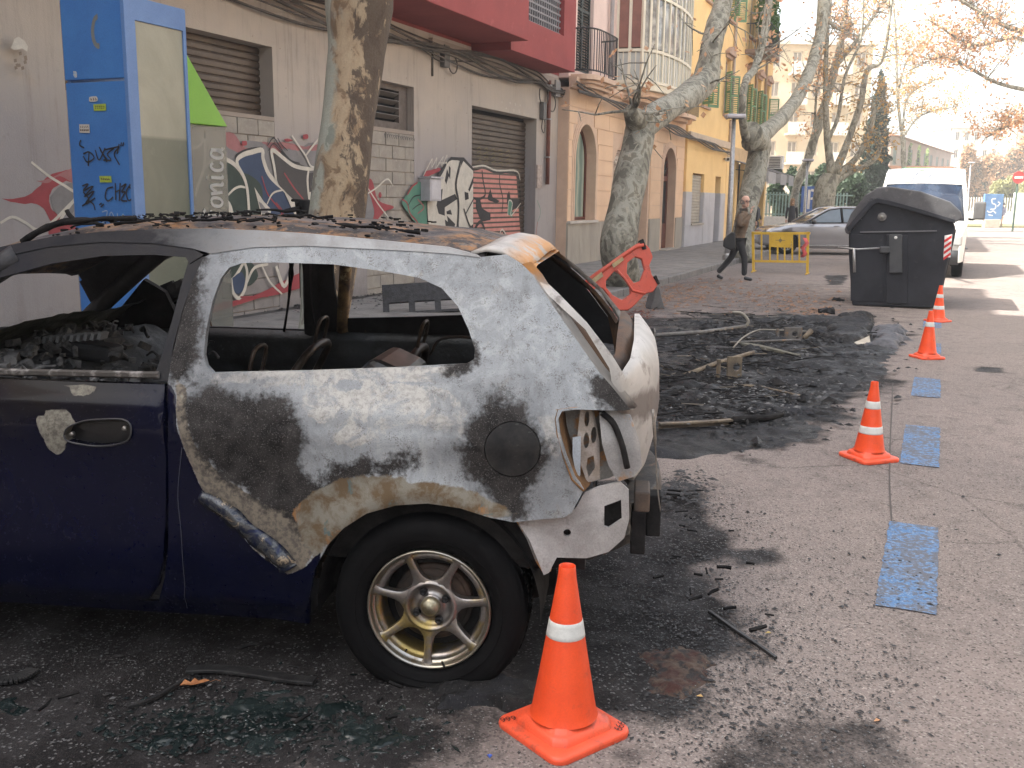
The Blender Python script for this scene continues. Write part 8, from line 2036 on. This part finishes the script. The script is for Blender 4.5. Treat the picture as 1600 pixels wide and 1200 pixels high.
def head(parent,x,y,z,yaw,hair,long=False,bald=False,glasses=False,sk=None,s=1.0):
    sk=sk or M_skin
    h=thing('head',None,None,(x,y,z),yaw);h.parent=parent   # face looks along local -y
    mb=MB();prof=[(.001,-.125),(.035,-.120),(.052,-.105),(.062,-.08),(.070,-.045),(.076,0),(.078,.04),(.070,.08),(.045,.112),(.001,.125)]
    mb.lathe([(a,b_) for a,b_ in prof],24);mb.v=[(a,b_*1.18+(.012 if c>0 else -.012)*0-(.012 if c<-.05 and b_<0 else 0),c) for a,b_,c in mb.v];mb.build('skull',sk,h,True)
    MB().add([(-.012,-.088,.0),(.012,-.088,.0),(0,-.118,-.028),(-.017,-.09,-.036),(.017,-.09,-.036),(0,-.09,.025)],[(0,2,5),(5,2,1),(0,3,2),(2,4,1),(3,4,2)]).build('nose',sk,h,True)
    MB().add([(-.024,-.086,-.062),(0,-.094,-.058),(.024,-.086,-.062),(0,-.090,-.070)],[(0,1,2,3)]).build('mouth',mat('lips',(.28,.11,.09),.5),h)
    for sg in(-1,1):
        MB().lathe([(0,-.008),(.009,-.006),(.011,0)],12,(sg*.03,-.080,.010),'y').build('eye',mat('eye_dark',(.05,.04,.035),.3),h,True)
        MB().box(sg*.03-.018,sg*.03+.018,-.095,-.08,.028,.034).build('eyebrow',hair,h);mb=MB();mb.lathe([(.001,-.008),(.018,-.006),(.024,0),(.018,.006),(.001,.008)],12,(0,0,0),'x');mb.v=[(a+sg*.079,b_*.7+.01,c*1.3-.005) for a,b_,c in mb.v];mb.build('ear',sk,h,True)
    if glasses:
        for sg in(-1,1):MB().tube([(sg*.032+.021*math.cos(a),-.100,.008+.016*math.sin(a)) for a in np.linspace(0,2*PI,16)],.0025,5).build('spectacle_rim',M_black,h)
        MB().tube([(-.011,-.102,.012),(.011,-.102,.012)],.0022,5).build('spectacle_bridge',M_black,h)
        for sg in(-1,1):MB().tube([(sg*.053,-.098,.012),(sg*.08,.0,.012)],.0022,5).build('spectacle_arm',M_black,h)
    mb=MB()
    if bald:mb.lathe([(.083,-.05),(.087,-.01),(.086,.03),(.074,.055),(.068,.05),(.07,-.03)],24);mb.v=[(a,b_*1.2+.022,c) for a,b_,c in mb.v]
    else:
        mb.lathe([(.086,-.02 if not long else -.2),(.094,0),(.092,.05),(.08,.095),(.05,.13),(.001,.14)],24);mb.v=[(a,b_*1.2+.018+(.03 if c<-.05 else 0),c) for a,b_,c in mb.v]
    mb.build('hair',hair,h,True);h.scale=(s,)*3;return h
def fingers(parent,o,dirn,up,m,curl=.5,s=1.0):
    o=Vector(o);d=Vector(dirn).normalized();u=Vector(up).normalized();w_=d.cross(u)
    P_={'w':(*o,.022*s,.016*s),'p':(*(o+d*.045*s),.034*s,.016*s),'q':(*(o+d*.085*s),.036*s,.014*s)};skinned('palm',P_,chain('w','p','q'),m,parent,2)
    for i,(off,L) in enumerate(((-.028,.065),(-.009,.075),(.010,.07),(.028,.055))):
        a=o+(d*.09+w_*off)*s;b_=a+(d*.5-u*curl*.3)*L*s;c=b_+(d*.35-u*curl)*L*.7*s;MB().tube(smooth_path([a-d*.02*s,a,b_,c],3),.0085*s,7).build('finger',m,parent,True)
    a=o+(d*.03-w_*.03)*s;MB().tube(smooth_path([a,a+(d*.3-w_*.5-u*.2)*.06*s,a+(d*.8-w_*.6-u*.5)*.07*s],3),.010*s,7).build('thumb',m,parent,True)
# walking man: x forward (walking), y left, z up, camera on -y side
mp_=gr(1142,438);man=thing('person','man in brown padded jacket walking past the tree, hand at his mouth','person',Vector((mp_.x,mp_.y,0)),R(-12))
J={'pel':(.12,0,.90,.13,.115),'wa':(.14,0,1.02,.14,.13),'ch':(.165,0,1.22,.18,.17),'sh':(.17,0,1.38,.14,.13),'nk':(.18,0,1.46,.065,.065)}
skinned('jacket_body',{'hem':(.115,0,.76,.175,.17),**J},chain('hem','pel','wa','ch','sh','nk'),M_jack,man)
skinned('jacket_sleeve',{'a':(.17,-.16,1.37,.088),'b':(.12,-.25,1.18,.08),'b2':(.13,-.26,1.13,.08),'c':(.27,-.20,1.28,.054),'d':(.315,-.16,1.36,.046)},chain('a','b','b2','c','d'),M_jack,man)
skinned('jacket_sleeve',{'a':(.17,.16,1.37,.078),'b':(.10,.23,1.12,.066),'b2':(.10,.235,1.08,.062),'c':(.16,.24,.86,.052)},chain('a','b','b2','c'),M_jack,man)
fingers(man,(.32,-.15,1.375),(.05,-.02,1),(-1,0,0),M_skin,.8);fingers(man,(.165,.24,.83),(.15,0,-1),(1,0,0),M_skin,.6)
skinned('neck',{'a':(.18,0,1.42,.055),'b':(.20,0,1.53,.052)},chain('a','b'),M_skin,man)
MB().lathe([(.085,1.40),(.09,1.46),(.08,1.475),(.07,1.44)],20,(.18,0,0)).build('collar',mat('dark_collar',(.05,.035,.025),.8),man,True)
head(man,.205,-.005,1.605,R(35),M_hair,bald=True,glasses=True)
skinned('trousers',{'p':(.12,0,.86,.13,.12),'h1':(.13,-.08,.80,.095),'k1':(.255,-.085,.45,.068),'a1':(.26,-.085,.10,.058),'h2':(.11,.08,.80,.095),'k2':(-.02,.085,.46,.068),'a2':(-.28,.085,.14,.055)},chain('p','h1','k1','a1')+chain('p','h2','k2','a2'),M_trou,man)
skinned('shoe',{'a':(.25,-.085,.07,.048),'b':(.33,-.085,.05,.048,.04),'c':(.43,-.085,.035,.04,.03)},chain('a','b','c'),M_shoe,man)
skinned('shoe',{'a':(-.29,.085,.10,.046),'b':(-.24,.085,.055,.045,.038),'c':(-.16,.085,.03,.04,.028)},chain('a','b','c'),M_shoe,man)
for z in(.86,.98,1.1,1.22):MB().lathe([(.147,z-.004),(.150,z),(.147,z+.004)],28,(.14,0,0)).build('quilt_seam',mat('seam',(.05,.033,.02),.8),man,True)
bgm=thing('shoulder_bag','black shoulder bag hanging behind the walking man on a strap','bag',Vector((mp_.x,mp_.y,0)),R(-12))
MB().prism([(-.20,.70),(-.02,.62),(.06,.66),(.04,.98),(-.04,1.0),(-.19,.86)],(),-.30,-.18).build('pouch',mat('bag_black',(.013,.013,.014),.6),bgm,bevel=.03,seg=3)
MB().tube(smooth_path([(.02,-.24,.97),(.05,-.20,1.2),(.13,-.13,1.44),(.2,.05,1.45)],4),.012,6).build('strap',mat('bag_strap',(.03,.03,.03),.7),bgm,True)
def walker(label,cat,loc,rz,coat,legs,hair,long_=True,h=1.66,stride=.12,skirt=False,group=None,bag=None):
    k=h/1.72;p=thing('person',label,cat,loc,rz,group)
    skinned('coat',{'hem':(0,0,.62 if skirt else .78,.15,.17),'wa':(0,0,1.0,.13,.15),'ch':(0,0,1.22,.125,.16),'sh':(0,0,1.36,.10,.13),'nk':(0,0,1.44,.055)},chain('hem','wa','ch','sh','nk'),coat,p)
    for sg in(-1,1):
        skinned('sleeve',{'a':(0,sg*.16,1.35,.06),'b':(-.02,sg*.22,1.08,.05),'c':(.10*sg,sg*.2,.86,.042)},chain('a','b','c'),coat,p,1);fingers(p,(.10*sg,sg*.2,.84),(.2,0,-1),(1,0,0),M_skin,.5)
        skinned('leg',{'a':(0,sg*.07,.82,.08),'b':(stride*sg*.5+.03,sg*.07,.46,.055),'c':(stride*sg,sg*.07,.1,.045)},chain('a','b','c'),legs,p,1);skinned('shoe',{'a':(stride*sg,sg*.07,.06,.042),'b':(stride*sg+.15,sg*.07,.035,.035)},chain('a','b'),M_shoe,p,1)
    skinned('neck',{'a':(0,0,1.42,.045),'b':(.01,0,1.52,.042)},chain('a','b'),M_skin,p,1);head(p,.015,0,1.58,PI/2,hair,long_,s=.96)
    p.scale=(k,)*3;return p
M_dcoat=mat('dark_coat',(.02,.02,.026),.8);M_dhair=mat('dark_hair',(.02,.012,.01),.7);M_jean=mat('dark_jeans',(.02,.03,.055),.8);M_redb=mat('red_bag',(.5,.05,.06),.5);M_blond=mat('light_hair',(.25,.15,.08),.8)
s_,n_=gsn(1171,382,.12)
w1_=walker('long haired woman in a dark coat behind the man, beside the tree','person',P(s_,n_,.12),SR+R(10),M_dcoat,M_jean,M_dhair)
b_=thing('red_bag','bright red shoulder bag of the long haired woman behind the tree','bag',P(s_-.2,n_-.1,.12),SR);MB().prism([(-.12,.92),(.12,.92),(.14,1.2),(-.12,1.2)],(),-.06,.06).build('pouch',M_redb,b_,bevel=.03);MB().tube(smooth_path([(-.1,0,1.2),(-.05,0,1.4),(.05,0,1.4),(.1,0,1.2)],4),.012,6).build('handle',M_redb,b_)
s_,n_=gsn(1204,357,.12);s_,n_=41.0,-5.9
walker('fair haired person in a long black coat standing by the shop awnings','person',P(41,-5.55,.12),SR+R(200),M_dcoat,M_trou,M_blond,long_=True,skirt=True)
walker('short dark haired person standing in the shop doorway','person',P(39.5,-6.7,.12),SR+R(240),mat('grey_coat',(.06,.06,.065),.8),M_trou,M_dhair,long_=False,h=1.6)
walker('distant walker in dark clothes beside the blue poster stand across the road','person',atD(1563,368,66),R(200),mat('dim_blue_coat',(.09,.09,.13),.8),mat('tan_trousers',(.3,.2,.13),.8),M_dhair,long_=False)
ob_=bpy.data.objects['person.004'] if 'person.004' in bpy.data.objects else None
if ob_:ob_.location.z=.12
# =============== SILVER CAR ===============
def glassy(name,c=(.06,.08,.10)):return mat(name,c,.04,c2=tuple(x*1.6 for x in c),scale=1.2,spec=1.0,fine=0)
M_silv=mat('silver_paint',(.36,.36,.38),.22,.55,c2=(.33,.33,.35),scale=2,coat=.8,fine=.02);M_autog=glassy('car_glass')
def simple_wheel(parent,x,y,z,r,side,m_=None,spokes=10):
    w_=thing('wheel',None,None,(x,y,z));w_.parent=parent;sg=side
    mb=MB();pr=[(r*.62,.0),(r*.66,-.02),(r*.92,-.03),(r,-.01),(r,.16),(r*.9,.2),(r*.6,.2)]
    mb.lathe([(a,b_*sg) for a,b_ in pr],36,axis='y');mb.build('tyre',M_rub,w_,angle=50)
    mb=MB().lathe([(r*.63,.0),(r*.6,.012*sg),(r*.57,.03*sg),(r*.57,.15*sg)],36,axis='y');mb.build('rim',M_steel,w_,True)
    for k in range(spokes):
        a=2*PI*k/spokes;MB().bar((r*.12*math.cos(a),.01*sg,r*.12*math.sin(a)),(r*.6*math.cos(a),.012*sg,r*.6*math.sin(a)),.04,.025,up=(0,1,0)).build('spoke',M_steel,w_)
    MB().lathe([(0,-.005*sg),(.05,0),(.07,.03*sg)],16,axis='y').build('hub',M_steel,w_,True);MB().lathe([(0,.12*sg),(r*.58,.12*sg)],24,axis='y').build('brake',M_black,w_);return w_
YC=31.0;p0=atD(1186,399,YC);
scar=thing('parked_car','silver grey estate car parked side on behind the yellow barrier','car',Vector((p0.x,p0.y+.85,0)),R(-3))
# local: x from the nose to the tail, y across, near side at -.88
def prof_pts(q):return [(Vector(a)) for a in q]
WR=.335;fx,rx2=.86,3.55
low=[(.03,.28),(.0,.42),(.02,.58),(.10,.70),(.35,.80),(.75,.88),(1.15,.93),(1.35,.96),(3.9,1.02),(4.35,1.02),(4.42,.85),(4.42,.45),(4.36,.28)]
def archc(cx):return [(cx+.39*math.cos(R(a)),.335+.39*math.sin(R(a))) for a in range(-8,189,14)]
poly=low+archc(rx2)+[(rx2-.42,.2),(fx+.42,.2)]+archc(fx)
def hwc(x,z):return .89-.10*max(0,(.9-x)/.9)**2-.06*max(0,(x-3.6)/.8)**2-.05*max(0,z-.75)/.3-.04*max(0,.45-z)/.2
for sg in(-1,1):
    vs,tris,loops=cdt(poly,(),.12);V=[(x,sg*hwc(x,z),z) for x,z in vs];o=MB().add(V,[tuple(t_) for t_ in tris]).build('body_side',M_silv,scar);autosmooth(o,60);md=o.modifiers.new('s','SOLIDIFY');md.thickness=.02;md.offset=0
# nose, bonnet, tail skins across
def across(name,line,m):
    mb=MB();V=[];T_=np.linspace(-1,1,11)
    for x,z in line:
        for t_ in T_:V.append((x+.10*t_*t_*(1 if x<1 else -.5 if x>4 else 0)*.6,t_*hwc(x,z),z+.03*(1-t_*t_)))
    mb.add(V,[(11*i+j,11*i+j+1,11*i+j+12,11*i+j+11) for i in range(len(line)-1) for j in range(10)]);return mb.build(name,m,scar,True,solid=.01)
across('bonnet',[(.10,.70),(.35,.80),(.75,.88),(1.15,.93),(1.4,.965)],M_silv);across('front_bumper',[(.03,.28),(0,.42),(.02,.58),(.10,.70)],M_silv);across('rear_end',[(4.35,1.02),(4.42,.85),(4.42,.45),(4.36,.28)],M_silv)
gh=[(1.33,.96),(1.75,1.22),(2.1,1.41),(2.5,1.47),(3.2,1.475),(3.9,1.43),(4.2,1.32),(4.38,1.03)]
def hg(x,z):return hwc(x,.95)-.02-.42*(z-.98)*.75
V=[];T_=np.linspace(-1,1,9)
for x,z in gh[2:7]:
    for t_ in T_:V.append((x,t_*hg(x,z),z+.035*(1-t_*t_)))
MB().add(V,[(9*i+j,9*i+j+1,9*i+j+10,9*i+j+9) for i in range(4) for j in range(8)]).build('roof',M_silv,scar,True,solid=.02)
for nm,(a,b_) in(('windscreen',(gh[0],gh[2])),('rear_window',(gh[6],gh[7]))):
    V=[];
    for x,z in(a,b_):
        for t_ in T_:V.append((x+(.06 if nm[0]=='w' else -.05)*t_*t_,t_*hg(x,z)*.985,z+.02*(1-t_*t_)))
    MB().add(V,[(j,j+1,j+10,j+9) for j in range(8)]).build(nm,M_autog,scar,True,solid=.006)
for sg in(-1,1):
    for i,q in enumerate(([(1.52,.99),(1.92,1.24),(2.15,1.37),(2.48,1.42),(2.52,1.01)],[(2.60,1.01),(2.56,1.42),(3.2,1.43),(3.42,1.41),(3.4,1.03)],[(3.48,1.04),(3.5,1.40),(3.85,1.37),(4.1,1.24),(4.2,1.05)])):
        MB().add([(x,sg*(hg(x,z)-.004),z) for x,z in q],[tuple(range(5))]).build('side_window',M_autog,scar,solid=.008)
    for q in(((1.36,.965),(1.8,1.24),(2.12,1.41),(2.5,1.465),(3.2,1.47),(3.9,1.425),(4.18,1.32),(4.36,1.04)),((2.55,1.0),(2.52,1.45)),((3.44,1.02),(3.46,1.45))):
        MB().tube([(x,sg*hg(x,z),z) for x,z in q],.032,6).build('pillar',M_silv if len(q)>2 else M_black,scar,True)
    MB().tube([(x,sg*(hwc(x,z)+.004),z) for x,z in((1.45,.985),(2.6,1.005),(4.2,1.045))],.012,5).build('belt_trim',M_black,scar)
    for q in(((1.42,.34),(1.40,.6),(1.46,.95)),((2.52,.30),(2.5,.6),(2.54,.98)),((3.12,.40),(3.36,.75),(3.42,1.0))):MB().tube(smooth_path([(x,sg*(hwc(x,z)+.001),z) for x,z in q],4),.006,5).build('door_gap',M_black,scar)
    for x in(2.28,3.2):MB().bar((x,sg*.915,.90),(x+.17,sg*.915,.905),.03,.03).build('door_handle',M_silv,scar,bevel=.01)
    MB().lathe([(0,-.06),(.06,-.05),(.085,0),(.07,.07),(0,.09)],14,(1.62,sg*1.0,1.02),'x').build('mirror',mat('mirror_dark',(.03,.03,.035),.3),scar,True)
    MB().bar((1.3,sg*.895,.29),(3.1,sg*.895,.30),.02,.05,up=(0,1,0)).build('sill_strip',M_steel,scar);MB().lathe([(0,-.02),(.08,-.02),(.12,.02)],14,(.2,sg*.76,.66),'x').build('headlight',M_autog,scar,True)
MB().box(1.2,4.2,-.8,.8,.22,.6).build('underbody',M_black,scar);MB().box(.25,1.3,-.6,.6,.25,.62).build('engine_bay',M_black,scar)
for x in(fx,rx2):simple_wheel(scar,x,-.88,WR,WR,1);simple_wheel(scar,x,.88,WR,WR,-1)
M_ind=mat('car_seat_dark',(.05,.05,.055),.8)
for x in(2.3,3.2):
    for y in(-.35,.35):MB().obox((x,y,.95),(.14,.45,.65),Matrix.Rotation(R(12),3,'Y')).build('seat_back',M_ind,scar,bevel=.05)
# =============== WHITE VAN ===============
VS=24.0
van=thing('white_van','white high roofed van facing the camera behind the dark waste container','van',P(VS,-.45,0),SR)
# local x = away from the camera, y = to the left (minus n)
M_van=mat('van_white',(.72,.72,.70),.3,c2=(.68,.68,.66),scale=2,coat=.4,fine=.02)
vp=[(-.30,.35),(-.34,.6),(-.28,.95),(.25,1.15),(.45,1.25),(1.05,2.05),(1.3,2.32),(1.7,2.42),(5.3,2.42),(5.4,2.2),(5.4,.4)]
def hv(x,z):return .98-.12*max(0,(.6-x)/.9)**2-.14*max(0,z-1.2)/1.2
pv_=vp+[(4.4+.4*math.cos(R(a)),.36+.4*math.sin(R(a))) for a in range(0,181,18)]+[(3.9,.3),(1.1,.3)]+[(.55+.4*math.cos(R(a)),.36+.4*math.sin(R(a))) for a in range(0,181,18)]
wnd=[(.62,1.22),(1.12,1.92),(1.95,1.95),(1.95,1.24)]
for sg in(-1,1):
    vs,tris,loops=cdt(pv_,[wnd],.2);o=MB().add([(x,sg*hv(x,z),z) for x,z in vs],[tuple(t_) for t_ in tris]).build('side_panel',M_van,van,solid=.02);
    MB().add([(x,sg*(hv(x,z)-.012),z) for x,z in wnd],[(0,1,2,3)]).build('side_window',M_autog,van,solid=.006)
    for q in([(1.0,.4),(1.02,1.2)],[(2.0,.4),(2.0,2.3)],[(3.3,.4),(3.3,2.3)]):MB().tube([(x,sg*(hv(x,z)+.001),z) for x,z in q],.007,5).build('door_gap',M_black,van)
    MB().bar((1.7,sg*.99,1.1),(1.9,sg*.99,1.1),.03,.03).build('door_handle',M_black,van);MB().bar((1.2,sg*.99,.6),(3.8,sg*.99,.6),.02,.12,up=(0,1,0)).build('side_moulding',M_dgrey,van)
def vacross(name,line,m,k=.06,inn=0,solid=.012):
    V=[];T_=np.linspace(-1,1,13)
    for x,z in line:
        for t_ in T_:V.append((x+k*t_*t_,t_*(hv(x,z)-inn),z+(.03*(1-t_*t_) if z>2 else 0)))
    return MB().add(V,[(13*i+j,13*i+j+1,13*i+j+14,13*i+j+13) for i in range(len(line)-1) for j in range(12)]).build(name,m,van,True,solid=solid)
vacross('front_bumper',[(-.30,.3),(-.36,.45),(-.34,.62)],M_dgrey);vacross('grille_panel',[(-.34,.62),(-.28,.95)],M_van);vacross('bonnet',[(-.28,.95),(.25,1.15),(.45,1.25)],M_van,.08)
vacross('windscreen',[(.45,1.25),(1.05,2.05)],mat('van_windscreen',(.015,.022,.04),.12,spec=.5,fine=0,c2=(.03,.045,.075),scale=2),.06,.06);vacross('roof',[(1.05,2.05),(1.3,2.32),(1.7,2.42),(3.5,2.44),(5.3,2.42),(5.4,2.2)],M_van,.03);vacross('rear_doors',[(5.4,2.2),(5.4,.4)],M_van,0)
for sg in(-1,1):
    MB().tube([(.45+.06,sg*(hv(.45,1.25)-.02),1.25),(1.05+.06,sg*(hv(1.05,2.05)-.03),2.06)],.045,8).build('pillar',M_van,van,True)
    MB().tube(smooth_path([(.75,sg*.93,1.3),(.65,sg*1.08,1.28),(.60,sg*1.16,1.34)],4),.025,7).build('mirror_arm',M_black,van,True);MB().box(.54,.64,sg*1.2-.12,sg*1.2+.12,1.28,1.68).build('mirror',mat('mirror_grey',(.10,.10,.10),.5),van,bevel=.04,seg=3)
    MB().obox((-.24,sg*.72,.83),(.12,.34,.22),Matrix.Rotation(R(sg*14),3,'Z')).build('headlight',mat('headlight_glass',(.4,.42,.42),.1,spec=1),van,bevel=.03)
for x in(.55,4.4):simple_wheel(van,x,-.93,.34,.34,1,spokes=6);simple_wheel(van,x,.93,.34,.34,-1,spokes=6)
MB().box(.2,5.2,-.8,.8,.3,.6).build('underbody',M_black,van);MB().box(1.2,5.3,-.85,.85,.6,1.2).build('cargo',mat('van_inside',(.1,.1,.1),.8),van)
V=[];
for (x,z) in((1.36,2.37),(1.5,2.40)):
    for y in np.linspace(-.1,.5,6):V.append((x-.012,y,z+.045))
MB().add(V,[(j,j+1,j+7,j+6) for j in range(5)]).build('green_stripe',mat('van_green',(.1,.4,.15),.4),van)
for (a,b_) in(((1.07,.30),(1.30,.15)),((1.07,-.02),(1.3,-.16))):
    MB().add([(a[0]-.01,a[1],2.12),(a[0]-.01,a[1]+.16,2.12),(b_[0]-.02,b_[1]+.16,2.385),(b_[0]-.02,b_[1],2.385)],[(0,1,2,3)]).build('diagonal_stripe',mat('van_pale_blue',(.4,.45,.65),.4),van,fix=False)
# opposite side of the street: unseen terrace added to control reflections and bounce
op=thing('added_opposite_building','unseen terrace added opposite, dark near to cut reflections and pale beyond for bounce','building',P(-32,17,0),SR)
hl=[rect(2+4*i,3.3+4*i,z,z+2) for i in range(17) for z in(1,4.4,7.8)]
MB().prism(rect(0,42,0,11),hl[:10],0,.4).build('wall',mat('brown_render',(.07,.055,.045),.9),op);MB().prism(rect(42.01,90,0,11),[rect(44+4*i,45.3+4*i,z,z+2) for i in range(11) for z in(1,4.4,7.8)],0,.4).build('pale_wall',mat('pale_warm_render',(.66,.56,.45),.9),op)
MB().box(0,90,-9,-.2,0,11).build('inner_block',mat('brown_render',(.07,.055,.045),.9),op)
for h in hl:
    pass
bh=thing('added_rear_building','unseen dark house added behind the camera to darken reflections','building',P(-24,-7,0),SR)  # added out of view so the car side mirrors something dark
MB().prism(rect(-13,8,0,12),[rect(-11+4*i,-9.6+4*i,z,z+2) for i in range(5) for z in(1,4.4,7.8)],0,.4,ax='yx').build('wall',mat('brown_render',(.07,.055,.045),.9),bh);MB().box(-9,-.2,-13,8,0,12).build('inner_block',mat('brown_render',(.07,.055,.045),.9),bh)

# =============== HAZE (volume added to wash out the distance like glare) ===============
hz=MB().box(-45,215,-24,70,-1.2,17.6)
me=hz.mesh('haze');m=bpy.data.materials.new('haze_air');m.use_nodes=True;t=m.node_tree;t.nodes.clear()
o_=t.nodes.new('ShaderNodeOutputMaterial');pvn=t.nodes.new('ShaderNodeVolumePrincipled');pvn.inputs['Color'].default_value=(.98,.96,.93,1);pvn.inputs['Density'].default_value=.0022;pvn.inputs['Anisotropy'].default_value=.2
t.links.new(pvn.outputs[0],o_.inputs['Volume']);hzo=link('haze',me,m,None);hzo.rotation_euler=(0,0,SR);tag(hzo,kind='stuff')
